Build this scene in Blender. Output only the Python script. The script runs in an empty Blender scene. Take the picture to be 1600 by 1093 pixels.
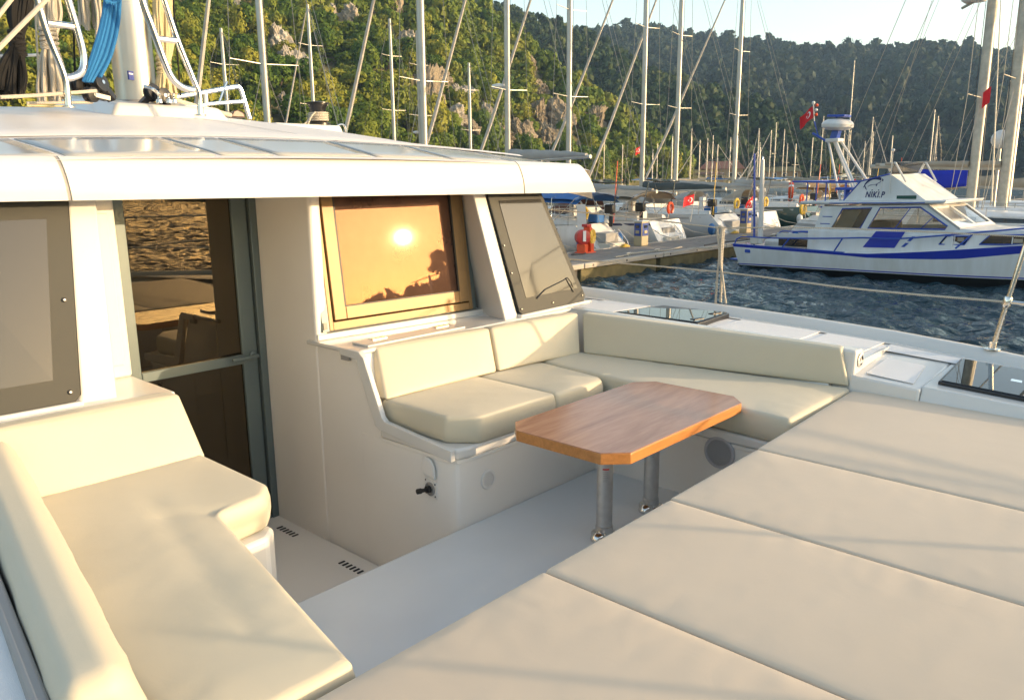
import bpy, bmesh, math, random
import numpy as np
from mathutils import Vector, Matrix, noise
from mathutils.geometry import delaunay_2d_cdt

S = bpy.context.scene
COL = S.collection
rnd = random.Random(7)

# ------------------------------------------------------------------ camera, sky, sun, exposure
# world axes follow the catamaran: +X to starboard, +Y aft (towards the cabin), Z up; z=0 is the raised cockpit floor
CAM = Vector((0.0, 0.0, 1.7))
ROT = Matrix(((0.67519, 0.16229, -0.71957), (-0.73758, 0.13591, -0.66145), (-0.00956, 0.97734, 0.21152)))
cam_d = bpy.data.cameras.new('camera')
cam = bpy.data.objects.new('camera', cam_d)
COL.objects.link(cam)
cam.matrix_world = Matrix.Translation(CAM) @ ROT.normalized().to_4x4()
cam_d.sensor_width = 36.0
FPX = 1246.63
cam_d.lens = 36.0 * FPX / 1600.0
cam_d.clip_start = 0.05
cam_d.clip_end = 6000.0
S.camera = cam

SUN_EL, SUN_AZ = math.radians(7.3), math.radians(-58.0)      # azimuth from +X towards +Y
world = bpy.data.worlds.new('World')
S.world = world
world.use_nodes = True
wn = world.node_tree
wn.nodes.clear()
sky = wn.nodes.new('ShaderNodeTexSky')
sky.sky_type = 'NISHITA'
sky.sun_disc = False
sky.sun_elevation = SUN_EL
sky.sun_rotation = math.pi / 2 - SUN_AZ
sky.altitude = 0
sky.air_density = 0.92
sky.dust_density = 2.0
sky.ozone_density = 0.3
bg = wn.nodes.new('ShaderNodeBackground')
bg.inputs['Strength'].default_value = 0.15
wo = wn.nodes.new('ShaderNodeOutputWorld')
wn.links.new(sky.outputs[0], bg.inputs[0])
wn.links.new(bg.outputs[0], wo.inputs[0])

sun_d = bpy.data.lights.new('sun', 'SUN')
sun_d.energy = 2.0
sun_d.angle = math.radians(0.53)
sun_d.color = (1.0, 0.72, 0.43)
sun = bpy.data.objects.new('sun', sun_d)
COL.objects.link(sun)
SUN_DIR = Vector((math.cos(SUN_EL) * math.cos(SUN_AZ), math.cos(SUN_EL) * math.sin(SUN_AZ), math.sin(SUN_EL)))
sun.rotation_euler = SUN_DIR.to_track_quat('Z', 'Y').to_euler()
sun.location = SUN_DIR * 60

S.view_settings.view_transform = 'Standard'
S.view_settings.look = 'None'
S.view_settings.gamma = 1.0
S.view_settings.use_curve_mapping = False
S.view_settings.exposure = 1.84
S.render.engine = 'CYCLES'
S.cycles.max_bounces = 8
S.cycles.transparent_max_bounces = 12
S.cycles.use_denoising = True

# ------------------------------------------------------------------ helpers
def ray(px, py):
    d = ROT @ Vector((px - 800.0, -(py - 546.5), -FPX))
    return d.normalized()

def at_z(px, py, z):
    d = ray(px, py)
    return CAM + d * ((z - CAM.z) / d.z)

def at_y(px, py, y):
    d = ray(px, py)
    return CAM + d * (y / d.y)

def at_x(px, py, x):
    d = ray(px, py)
    return CAM + d * (x / d.x)

OFF = {}

def tag(o, label=None, cat=None, group=None, kind=None):
    if label: o['label'] = label
    if cat: o['category'] = cat
    if group: o['group'] = group
    if kind: o['kind'] = kind
    return o

def empty(name, loc=(0, 0, 0), rz=0.0, label=None, cat=None, group=None, local=False):
    o = bpy.data.objects.new(name, None)
    o.empty_display_size = 0.2
    COL.objects.link(o)
    o.location = loc
    o.rotation_euler = (0, 0, rz)
    # children built in world coordinates are shifted back by OFF; local ones are not
    OFF[o.name] = Vector((0, 0, 0)) if local else Vector(loc)
    return tag(o, label, cat, group)

class MB:
    def __init__(s):
        s.v, s.f, s.mi = [], [], []

    def add(s, vs, fs, m=0):
        n = len(s.v)
        s.v.extend([tuple(p) for p in vs])
        s.f.extend([tuple(i + n for i in f) for f in fs])
        s.mi.extend([m] * len(fs))
        return s

    def poly(s, pts, m=0):
        return s.add(pts, [tuple(range(len(pts)))], m)

    def prism(s, pts, vec, m=0):
        n = len(pts)
        vec = Vector(vec)
        a = [Vector(p) for p in pts]
        b = [p + vec for p in a]
        fs = [tuple(range(n))[::-1], tuple(range(n, 2 * n))]
        fs += [(i, (i + 1) % n, n + (i + 1) % n, n + i) for i in range(n)]
        return s.add(a + b, fs, m)

    def hexa(s, c, m=0):
        # c: 4 bottom corners then the 4 top corners above them
        return s.add(c, [(3, 2, 1, 0), (4, 5, 6, 7), (0, 1, 5, 4), (1, 2, 6, 5), (2, 3, 7, 6), (3, 0, 4, 7)], m)

    def box(s, lo, hi, m=0):
        x0, y0, z0 = lo
        x1, y1, z1 = hi
        return s.hexa([(x0, y0, z0), (x1, y0, z0), (x1, y1, z0), (x0, y1, z0),
                       (x0, y0, z1), (x1, y0, z1), (x1, y1, z1), (x0, y1, z1)], m)

    def obox(s, c, ax, h, m=0):
        # centre, three axes, half sizes
        c = Vector(c)
        a, b, d = [Vector(ax[i]).normalized() * h[i] for i in range(3)]
        return s.hexa([c - a - b - d, c + a - b - d, c + a + b - d, c - a + b - d,
                       c - a - b + d, c + a - b + d, c + a + b + d, c - a + b + d], m)

    def loft(s, rings, cap=True, closed=True, m=0):
        n = len(rings[0])
        vs, fs = [], []
        for r in rings:
            vs.extend(r)
        for k in range(len(rings) - 1):
            for i in range(n if closed else n - 1):
                j = (i + 1) % n
                fs.append((k * n + i, k * n + j, (k + 1) * n + j, (k + 1) * n + i))
        if cap and closed:
            fs.append(tuple(range(n))[::-1])
            fs.append(tuple(range((len(rings) - 1) * n, len(rings) * n)))
        return s.add(vs, fs, m)

    def tube(s, pts, r, n=8, cap=True, closed=False, m=0, flat=1.0):
        P = [Vector(p) for p in pts]
        R = r if isinstance(r, (list, tuple)) else [r] * len(P)
        rings = []
        up = None
        for i, p in enumerate(P):
            if closed:
                t = P[(i + 1) % len(P)] - P[i - 1]
            else:
                t = P[min(i + 1, len(P) - 1)] - P[max(i - 1, 0)]
            if t.length < 1e-9: t = Vector((0, 0, 1))
            t.normalize()
            if up is None:
                up = Vector((0, 0, 1)) if abs(t.z) < 0.9 else Vector((1, 0, 0))
            a = up - t * up.dot(t)
            if a.length < 1e-6: a = t.orthogonal()
            a.normalize()
            up = a
            b = t.cross(a)
            rings.append([p + (a * math.cos(2 * math.pi * k / n) + b * math.sin(2 * math.pi * k / n) * flat) * R[i] for k in range(n)])
        if closed:
            rings.append(rings[0])
            return s.loft(rings, cap=False, m=m)
        return s.loft(rings, cap=cap, m=m)

    def lathe(s, prof, c=(0, 0, 0), ax=(0, 0, 1), n=24, m=0, cap=True):
        ax = Vector(ax).normalized()
        a = ax.orthogonal().normalized()
        b = ax.cross(a)
        c = Vector(c)
        rings = [[c + ax * z + (a * math.cos(2 * math.pi * k / n) + b * math.sin(2 * math.pi * k / n)) * r for k in range(n)] for r, z in prof]
        return s.loft(rings, cap=cap, m=m)

    def sphere(s, c, r, n=14, k=8, m=0, sc=(1, 1, 1)):
        prof = []
        rings = []
        c = Vector(c)
        for i in range(k + 1):
            t = math.pi * i / k
            rr = max(math.sin(t), 0.02)
            rings.append([c + Vector((rr * math.cos(2 * math.pi * j / n) * r * sc[0], rr * math.sin(2 * math.pi * j / n) * r * sc[1], -math.cos(t) * r * sc[2])) for j in range(n)])
        return s.loft(rings, m=m)

    def grid(s, fn, nu, nv, m=0):
        vs = [fn(i / nu, j / nv) for j in range(nv + 1) for i in range(nu + 1)]
        w = nu + 1
        fs = [(j * w + i, j * w + i + 1, (j + 1) * w + i + 1, (j + 1) * w + i) for j in range(nv) for i in range(nu)]
        return s.add(vs, fs, m)

    def build(s, name, mat, parent=None, bevel=0.0, seg=2, smooth=True, angle=35.0, fix=True, loc=None):
        off = OFF.get(parent.name, Vector((0, 0, 0))) if parent else Vector(loc or (0, 0, 0))
        me = bpy.data.meshes.new(name)
        me.from_pydata([tuple(Vector(p) - off) for p in s.v], [], s.f)
        mats = mat if isinstance(mat, (list, tuple)) else [mat]
        for mm in mats: me.materials.append(mm)
        if len(mats) > 1:
            me.polygons.foreach_set('material_index', s.mi)
        if fix:
            bm = bmesh.new(); bm.from_mesh(me)
            bmesh.ops.recalc_face_normals(bm, faces=bm.faces)
            bm.to_mesh(me); bm.free()
        if smooth:
            me.shade_smooth()
            me.set_sharp_from_angle(angle=math.radians(angle))
        me.update()
        o = bpy.data.objects.new(name, me)
        COL.objects.link(o)
        if parent:
            o.parent = parent
            OFF[o.name] = off
        else:
            o.location = off
        if bevel > 0:
            md = o.modifiers.new('bevel', 'BEVEL')
            md.width = bevel; md.segments = seg; md.limit_method = 'ANGLE'; md.angle_limit = math.radians(28)
            md.harden_normals = False
        return o

def strip_band(pts, width_dir, w):
    return [Vector(p) for p in pts] + [Vector(p) + Vector(width_dir) * w for p in reversed(pts)]

# ------------------------------------------------------------------ materials
def new_mat(name):
    m = bpy.data.materials.new(name)
    m.use_nodes = True
    nt = m.node_tree
    b = nt.nodes['Principled BSDF']
    return m, nt, b

def mat(name, col, rough=0.5, metal=0.0, spec=0.5, var=0.0, vscale=3.0, bump=0.0, bscale=40.0, coat=0.0, col2=None, rvar=0.0, stretch=None, detail=4):
    m, nt, b = new_mat(name)
    b.inputs['Base Color'].default_value = (*col, 1)
    b.inputs['Roughness'].default_value = rough
    b.inputs['Metallic'].default_value = metal
    b.inputs['Specular IOR Level'].default_value = spec
    b.inputs['Coat Weight'].default_value = coat
    b.inputs['Coat Roughness'].default_value = 0.08
    tc = nt.nodes.new('ShaderNodeTexCoord')
    src = tc.outputs['Object']
    if stretch:
        mp = nt.nodes.new('ShaderNodeMapping')
        mp.inputs['Scale'].default_value = stretch
        nt.links.new(src, mp.inputs[0]); src = mp.outputs[0]
    if var > 0 or col2:
        n = nt.nodes.new('ShaderNodeTexNoise')
        n.inputs['Scale'].default_value = vscale
        n.inputs['Detail'].default_value = detail
        nt.links.new(src, n.inputs[0])
        r = nt.nodes.new('ShaderNodeValToRGB')
        r.color_ramp.elements[0].position = 0.3
        r.color_ramp.elements[1].position = 0.7
        c2 = col2 or tuple(min(1, c * (1 + var)) for c in col)
        c1 = col if col2 else tuple(c * (1 - var) for c in col)
        r.color_ramp.elements[0].color = (*c1, 1)
        r.color_ramp.elements[1].color = (*c2, 1)
        nt.links.new(n.outputs[0], r.inputs[0])
        nt.links.new(r.outputs[0], b.inputs['Base Color'])
        if rvar > 0:
            mr = nt.nodes.new('ShaderNodeMapRange')
            mr.inputs['To Min'].default_value = max(0.02, rough - rvar)
            mr.inputs['To Max'].default_value = rough + rvar
            nt.links.new(n.outputs[0], mr.inputs[0])
            nt.links.new(mr.outputs[0], b.inputs['Roughness'])
    if bump > 0:
        n2 = nt.nodes.new('ShaderNodeTexNoise')
        n2.inputs['Scale'].default_value = bscale
        n2.inputs['Detail'].default_value = 3
        nt.links.new(src, n2.inputs[0])
        bp = nt.nodes.new('ShaderNodeBump')
        bp.inputs['Strength'].default_value = bump
        bp.inputs['Distance'].default_value = 0.01
        nt.links.new(n2.outputs[0], bp.inputs['Height'])
        nt.links.new(bp.outputs[0], b.inputs['Normal'])
    return m

def glass_mat(name, tint, refl, rough=0.015, glow=0.0, glow_rough=0.16, fres=1.45, base_refl=0.0, trans=0.2, waver=0.0, veil=0.0, veil_col=(0.5, 0.4, 0.3)):
    """dark tinted glazing: a mirror coat over a see-through tinted sheet"""
    m = bpy.data.materials.new(name)
    m.use_nodes = True
    nt = m.node_tree
    nt.nodes.clear()
    out = nt.nodes.new('ShaderNodeOutputMaterial')
    g1 = nt.nodes.new('ShaderNodeBsdfGlossy')
    g1.inputs['Color'].default_value = (*refl, 1)
    g1.inputs['Roughness'].default_value = rough
    tr = nt.nodes.new('ShaderNodeBsdfTransparent')
    tr.inputs['Color'].default_value = (*[c * trans for c in tint], 1)
    fr = nt.nodes.new('ShaderNodeFresnel')
    fr.inputs['IOR'].default_value = fres
    ad = nt.nodes.new('ShaderNodeMath'); ad.operation = 'ADD'; ad.use_clamp = True
    ad.inputs[1].default_value = base_refl
    nt.links.new(fr.outputs[0], ad.inputs[0])
    refl_out = g1.outputs[0]
    if glow > 0:
        g2 = nt.nodes.new('ShaderNodeBsdfGlossy')
        g2.inputs['Color'].default_value = (*refl, 1)
        g2.inputs['Roughness'].default_value = glow_rough
        mx = nt.nodes.new('ShaderNodeMixShader')
        mx.inputs[0].default_value = glow
        nt.links.new(g1.outputs[0], mx.inputs[1])
        nt.links.new(g2.outputs[0], mx.inputs[2])
        refl_out = mx.outputs[0]
    if waver > 0:
        tc = nt.nodes.new('ShaderNodeTexCoord')
        n = nt.nodes.new('ShaderNodeTexNoise'); n.inputs['Scale'].default_value = 2.2; n.inputs['Detail'].default_value = 1
        nt.links.new(tc.outputs['Object'], n.inputs[0])
        bp = nt.nodes.new('ShaderNodeBump'); bp.inputs['Strength'].default_value = waver; bp.inputs['Distance'].default_value = 0.05
        nt.links.new(n.outputs[0], bp.inputs['Height'])
        nt.links.new(bp.outputs[0], g1.inputs['Normal'])
    m2 = nt.nodes.new('ShaderNodeMixShader')
    nt.links.new(ad.outputs[0], m2.inputs[0])
    nt.links.new(tr.outputs[0], m2.inputs[1])
    nt.links.new(refl_out, m2.inputs[2])
    last = m2.outputs[0]
    if veil > 0:  # diffuse veil: reflected haze put into the pane's colour, lifting the darks
        df = nt.nodes.new('ShaderNodeBsdfDiffuse'); df.inputs['Color'].default_value = (*veil_col, 1)
        tc = nt.nodes.new('ShaderNodeTexCoord')
        n = nt.nodes.new('ShaderNodeTexNoise'); n.inputs['Scale'].default_value = 3.5; n.inputs['Detail'].default_value = 6
        nt.links.new(tc.outputs['Object'], n.inputs[0])
        mr = nt.nodes.new('ShaderNodeMapRange'); mr.inputs['From Min'].default_value = 0.3; mr.inputs['From Max'].default_value = 0.7
        mr.inputs['To Min'].default_value = veil * 0.7; mr.inputs['To Max'].default_value = veil * 1.3
        nt.links.new(n.outputs[0], mr.inputs[0])
        m3 = nt.nodes.new('ShaderNodeMixShader')
        nt.links.new(mr.outputs[0], m3.inputs[0]); nt.links.new(last, m3.inputs[1]); nt.links.new(df.outputs[0], m3.inputs[2])
        last = m3.outputs[0]
    nt.links.new(last, out.inputs[0])
    return m

def wood_mat(name, c1, c2, scale=1.0, rough=0.35, axis=(1, 14, 14), coat=0.3):
    m, nt, b = new_mat(name)
    tc = nt.nodes.new('ShaderNodeTexCoord')
    mp = nt.nodes.new('ShaderNodeMapping')
    mp.inputs['Scale'].default_value = tuple(a * scale for a in axis)
    nt.links.new(tc.outputs['Object'], mp.inputs[0])
    n = nt.nodes.new('ShaderNodeTexNoise'); n.inputs['Scale'].default_value = 1.6; n.inputs['Detail'].default_value = 7; n.inputs['Roughness'].default_value = 0.65; n.inputs['Distortion'].default_value = 1.4
    nt.links.new(mp.outputs[0], n.inputs[0])
    n2 = nt.nodes.new('ShaderNodeTexNoise'); n2.inputs['Scale'].default_value = 9; n2.inputs['Detail'].default_value = 3
    nt.links.new(mp.outputs[0], n2.inputs[0])
    mx = nt.nodes.new('ShaderNodeMix'); mx.data_type = 'FLOAT'; mx.inputs[0].default_value = 0.25
    nt.links.new(n.outputs[0], mx.inputs[2]); nt.links.new(n2.outputs[0], mx.inputs[3])
    r = nt.nodes.new('ShaderNodeValToRGB')
    r.color_ramp.elements[0].position = 0.32; r.color_ramp.elements[1].position = 0.68
    r.color_ramp.elements[0].color = (*c1, 1); r.color_ramp.elements[1].color = (*c2, 1)
    nt.links.new(mx.outputs[0], r.inputs[0])
    nt.links.new(r.outputs[0], b.inputs['Base Color'])
    b.inputs['Roughness'].default_value = rough
    b.inputs['Coat Weight'].default_value = coat
    b.inputs['Coat Roughness'].default_value = 0.15
    bp = nt.nodes.new('ShaderNodeBump'); bp.inputs['Strength'].default_value = 0.08; bp.inputs['Distance'].default_value = 0.004
    nt.links.new(mx.outputs[0], bp.inputs['Height']); nt.links.new(bp.outputs[0], b.inputs['Normal'])
    return m

def rope_mat(name, col, col2, scale=60.0):
    m, nt, b = new_mat(name)
    tc = nt.nodes.new('ShaderNodeTexCoord')
    w = nt.nodes.new('ShaderNodeTexWave'); w.bands_direction = 'DIAGONAL'
    w.inputs['Scale'].default_value = scale; w.inputs['Distortion'].default_value = 1.5
    nt.links.new(tc.outputs['Object'], w.inputs[0])
    r = nt.nodes.new('ShaderNodeValToRGB')
    r.color_ramp.elements[0].color = (*col2, 1); r.color_ramp.elements[1].color = (*col, 1)
    r.color_ramp.elements[0].position = 0.1; r.color_ramp.elements[1].position = 0.5
    nt.links.new(w.outputs[0], r.inputs[0]); nt.links.new(r.outputs[0], b.inputs['Base Color'])
    bp = nt.nodes.new('ShaderNodeBump'); bp.inputs['Strength'].default_value = 0.5; bp.inputs['Distance'].default_value = 0.004
    nt.links.new(w.outputs[0], bp.inputs['Height']); nt.links.new(bp.outputs[0], b.inputs['Normal'])
    b.inputs['Roughness'].default_value = 0.85
    return m

def fabric_mat(name, col, rough=0.6, weave=900.0, var=0.03, crumple=0.10):
    m, nt, b = new_mat(name)
    tc = nt.nodes.new('ShaderNodeTexCoord')
    n = nt.nodes.new('ShaderNodeTexNoise'); n.inputs['Scale'].default_value = 2.3; n.inputs['Detail'].default_value = 5
    nt.links.new(tc.outputs['Object'], n.inputs[0])
    r = nt.nodes.new('ShaderNodeValToRGB')
    r.color_ramp.elements[0].position = 0.3; r.color_ramp.elements[1].position = 0.72
    r.color_ramp.elements[0].color = (*[c * (1 - var) for c in col], 1)
    r.color_ramp.elements[1].color = (*[c * (1 + var) for c in col], 1)
    nt.links.new(n.outputs[0], r.inputs[0]); nt.links.new(r.outputs[0], b.inputs['Base Color'])
    n2 = nt.nodes.new('ShaderNodeTexNoise'); n2.inputs['Scale'].default_value = 7; n2.inputs['Detail'].default_value = 6; n2.inputs['Distortion'].default_value = 0.8
    nt.links.new(tc.outputs['Object'], n2.inputs[0])
    v = nt.nodes.new('ShaderNodeTexNoise'); v.inputs['Scale'].default_value = weave; v.inputs['Detail'].default_value = 1
    nt.links.new(tc.outputs['Object'], v.inputs[0])
    bp = nt.nodes.new('ShaderNodeBump'); bp.inputs['Strength'].default_value = crumple; bp.inputs['Distance'].default_value = 0.012
    nt.links.new(n2.outputs[0], bp.inputs['Height'])
    bp2 = nt.nodes.new('ShaderNodeBump'); bp2.inputs['Strength'].default_value = 0.10; bp2.inputs['Distance'].default_value = 0.001
    nt.links.new(v.outputs[0], bp2.inputs['Height']); nt.links.new(bp.outputs[0], bp2.inputs['Normal'])
    nt.links.new(bp2.outputs[0], b.inputs['Normal'])
    b.inputs['Roughness'].default_value = rough
    b.inputs['Specular IOR Level'].default_value = 0.35
    b.inputs['Sheen Weight'].default_value = 0.15
    return m

M = {}
M['gel'] = mat('gelcoat', (0.66, 0.645, 0.61), 0.26, coat=0.35, var=0.02, rvar=0.025, vscale=2.5, bump=0.02, bscale=3)
M['gel_in'] = mat('gelcoat_liner', (0.80, 0.77, 0.72), 0.32, coat=0.25, var=0.02, rvar=0.025, vscale=2.5, bump=0.02, bscale=3)
M['nonskid'] = mat('nonskid_deck', (0.74, 0.74, 0.74), 0.5, var=0.03, vscale=4, bump=0.25, bscale=420)
M['roof'] = mat('roof_gelcoat', (0.74, 0.70, 0.66), 0.4, var=0.03, vscale=2, bump=0.03, bscale=5)
M['seatfab'] = fabric_mat('seat_vinyl', (0.56, 0.51, 0.39), 0.5)
M['bedfab'] = fabric_mat('bed_fabric', (0.585, 0.485, 0.37), 0.55)
M['teak_top'] = wood_mat('table_wood', (0.28, 0.118, 0.056), (0.50, 0.255, 0.140), 0.8, 0.25, axis=(1, 7, 7))
M['teak_edge'] = wood_mat('table_edge_wood', (0.36, 0.14, 0.035), (0.55, 0.24, 0.07), 1.3, 0.3)
M['alu'] = mat('brushed_aluminium', (0.58, 0.58, 0.57), 0.42, 1.0, var=0.08, vscale=30)
M['floor'] = mat('sky_tinted_floor', (0.66, 0.68, 0.68), 0.34, coat=0.2, var=0.03, rvar=0.03, vscale=3, bump=0.08, bscale=350)  # cool tint of the reflected sky is put into the base colour
M['chrome'] = mat('stainless_steel', (0.72, 0.71, 0.68), 0.14, 1.0)
M['mastalu'] = mat('mast_aluminium', (0.62, 0.60, 0.54), 0.36, 0.75, var=0.05, vscale=6)
M['frame'] = mat('grey_window_frame', (0.13, 0.165, 0.165), 0.4, 0.25, coat=0.1)
M['sash'] = mat('sun_gold_sash', (0.27, 0.17, 0.075), 0.45, 0.2, var=0.05, vscale=20)  # grey frame metal with the low sun's gold put into its colour
M['rubber'] = mat('black_rubber', (0.012, 0.012, 0.012), 0.5)
M['black'] = mat('black_plastic', (0.015, 0.015, 0.017), 0.3)
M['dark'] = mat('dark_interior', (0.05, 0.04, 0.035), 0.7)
M['groove'] = mat('grey_sealant', (0.30, 0.29, 0.28), 0.6)
M['white'] = mat('white_plastic', (0.72, 0.71, 0.68), 0.35)
M['greyplast'] = mat('grey_speaker_grille', (0.34, 0.35, 0.37), 0.5, bump=0.8, bscale=260)
M['doorglass'] = glass_mat('door_glass', (0.55, 0.40, 0.25), (0.95, 0.78, 0.52), 0.012, base_refl=0.06, trans=0.14, veil=0.012)
M['winglass'] = glass_mat('bronze_window_glass', (0.6, 0.35, 0.2), (0.72, 0.46, 0.36), 0.014, glow=0.010, glow_rough=0.06, base_refl=0.035, trans=0.25, veil=0.11, veil_col=(0.62, 0.36, 0.26))  # peach veil imitates bright haze over the reflections
M['hatchglass'] = glass_mat('smoked_hatch_glass', (0.2, 0.2, 0.2), (0.95, 0.95, 0.95), 0.02, base_refl=0.06, trans=0.25)
M['skyglass'] = mat('grey_roof_glazing', (0.40, 0.40, 0.385), 0.16, coat=0.0, spec=0.4)
M['cover'] = mat('grey_mesh_cover', (0.048, 0.049, 0.043), 0.55, spec=0.3, coat=0.0, var=0.04, vscale=2, bump=0.06, bscale=500)
M['coverclear'] = mat('grey_shiny_acrylic', (0.038, 0.037, 0.034), 0.09, spec=0.5, coat=0.45, bump=0.03, bscale=2.5)
M['rope_w'] = rope_mat('white_rope', (0.62, 0.56, 0.46), (0.30, 0.26, 0.20))
M['rope_y'] = rope_mat('cream_rope', (0.66, 0.56, 0.34), (0.36, 0.28, 0.14))
M['rope_b'] = rope_mat('blue_rope', (0.02, 0.20, 0.50), (0.01, 0.08, 0.22))
M['rope_k'] = rope_mat('black_rope', (0.007, 0.006, 0.005), (0.003, 0.003, 0.003))
M['red'] = mat('red_print', (0.5, 0.02, 0.02), 0.5)
M['bluelabel'] = mat('blue_label', (0.03, 0.05, 0.25), 0.4)
M['sign_w'] = mat('white_print', (0.8, 0.8, 0.8), 0.5)

# ------------------------------------------------------------------ soft upholstery
def round_poly(pts, rads, step=0.03):
    n = len(pts)
    out = []
    P = [Vector((p[0], p[1])) for p in pts]
    if not isinstance(rads, (list, tuple)): rads = [rads] * n
    for i in range(n):
        p, a, b = P[i], P[i - 1], P[(i + 1) % n]
        r = rads[i]
        da, db = (a - p).normalized(), (b - p).normalized()
        ang = da.angle(db)
        if r < 1e-4:
            out.append(p); continue
        t = r / math.tan(ang / 2)
        s, e = p + da * t, p + db * t
        k = 5
        for j in range(k + 1):
            u = j / k
            out.append(s * (1 - u) ** 2 + p * 2 * u * (1 - u) + e * u * u)
    res = []
    for i in range(len(out)):
        a, b = out[i], out[(i + 1) % len(out)]
        m = max(1, int((b - a).length / step))
        for j in range(m):
            res.append(a + (b - a) * (j / m))
    area = sum(res[i].x * res[(i + 1) % len(res)].y - res[(i + 1) % len(res)].x * res[i].y for i in range(len(res)))
    if area < 0: res.reverse()
    return res

def seg_dist(q, a, b):
    ab = b - a
    l2 = (ab * ab).sum(-1) + 1e-12
    t = np.clip(((q[:, None, :] - a[None]) * ab[None]).sum(-1) / l2[None], 0, 1)
    pr = a[None] + t[..., None] * ab[None]
    d = np.sqrt(((q[:, None, :] - pr) ** 2).sum(-1))
    i = d.argmin(1)
    return d[np.arange(len(q)), i], i, t[np.arange(len(q)), i]

def inside(q, P):
    x, y = q[:, 0], q[:, 1]
    r = np.zeros(len(q), bool)
    n = len(P)
    for i in range(n):
        x0, y0 = P[i]; x1, y1 = P[(i + 1) % n]
        c = ((y0 > y) != (y1 > y)) & (x < (x1 - x0) * (y - y0) / (y1 - y0 + 1e-15) + x0)
        r ^= c
    return r

def soft_poly(name, material, outline, z0, z1, r=0.035, puff=0.012, wr=0.004, step=0.035, creases=(), seed=0, edge_wr=0.004, bulge=0.006, parent=None, loc=None, edge_f=0.75):
    """a flat upholstered cushion: outline in plan (metres), rounded top edge, wrinkles as real relief"""
    n = len(outline)
    P = np.array([[p[0], p[1]] for p in outline])
    T = np.roll(P, -1, 0) - np.roll(P, 1, 0)
    T /= np.linalg.norm(T, axis=1)[:, None] + 1e-12
    N = np.stack([T[:, 1], -T[:, 0]], 1)            # outward for a counter-clockwise outline
    def ring(off): return P + N * off
    inner = ring(-r)
    lo, hi = inner.min(0), inner.max(0)
    gx = np.arange(lo[0], hi[0], step); gy = np.arange(lo[1], hi[1], step)
    G = np.array([[x, y] for x in gx for y in gy])
    rs = np.random.RandomState(seed + 3)
    G = G + (rs.rand(*G.shape) - 0.5) * step * 0.3
    A, B = inner, np.roll(inner, -1, 0)
    dG, _, _ = seg_dist(G, A, B)
    G = G[inside(G, inner) & (dG > step * 0.5)]
    pts = [Vector(p) for p in np.vstack([inner, G])]
    edges = [(i, (i + 1) % n) for i in range(n)]
    vo, eo, fo, _, _, _ = delaunay_2d_cdt(pts, edges, [], 1, 1e-5)
    V2 = np.array([[v.x, v.y] for v in vo])
    d, si, st = seg_dist(V2, P, np.roll(P, -1, 0))
    z = np.full(len(V2), z1)
    z += puff * (1 - np.exp(-(d - r).clip(0) / 0.09))
    s_along = si + st
    for i in range(len(V2)):
        x, y = V2[i]
        w = noise.noise(Vector((x * 2.1 + seed * 3.1, y * 2.1, seed))) * wr
        q = noise.noise(Vector((x * 5 + y * 3, y * 7 - x * 2, seed * 1.7)))
        w += (1 - abs(q)) ** 6 * wr * 0.35
        e = math.exp(-max(d[i] - r, 0) / 0.10)
        gq = noise.noise(Vector((s_along[i] * edge_f, d[i] * 4, seed + 9.3)))
        w += edge_wr * e * ((1 - abs(gq)) ** 3 - 0.4) * (0.3 + 0.9 * max(0, noise.noise(Vector((x * 1.7, y * 1.7, seed + 4.4))) + 0.25))
        z[i] += w * (0.4 + 0.6 * min(1, d[i] / 0.1))
    for (a, b, depth, wid) in creases:
        a = np.array(a, float); b = np.array(b, float)
        dd, _, _ = seg_dist(V2, a[None], b[None])
        z -= depth * np.exp(-(dd / wid) ** 2)
    mb = MB()
    rings = []
    h = z1 - z0
    rings.append([(p[0], p[1], z0) for p in ring(-0.012)])
    rings.append([(p[0], p[1], z0 + 0.012) for p in ring(0)])
    for k in (0.35, 0.65):
        rings.append([(p[0], p[1], z0 + h * k) for p in ring(bulge)])
    for k in range(0, 4):
        a = math.pi / 2 * k / 4
        rings.append([(p[0], p[1], z1 - r + r * math.sin(a)) for p in ring(-r + r * math.cos(a))])
    mb.loft(rings, cap=False)
    base = len(mb.v)
    mb.v.extend([(V2[i, 0], V2[i, 1], z[i]) for i in range(len(V2))])
    lastring = base - n
    for f in fo:
        mb.f.append(tuple(base + i for i in f)); mb.mi.append(0)
    # join last rounding ring to the triangulated top (first n output verts are the inner ring)
    for i in range(n):
        j = (i + 1) % n
        mb.f.append((lastring + i, lastring + j, base + j, base + i)); mb.mi.append(0)
    mb.f.append(tuple(range(n))[::-1]); mb.mi.append(0)
    c = P.mean(0)
    return mb.build(name, material, parent, angle=80, loc=loc or (c[0], c[1], z0))

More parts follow.
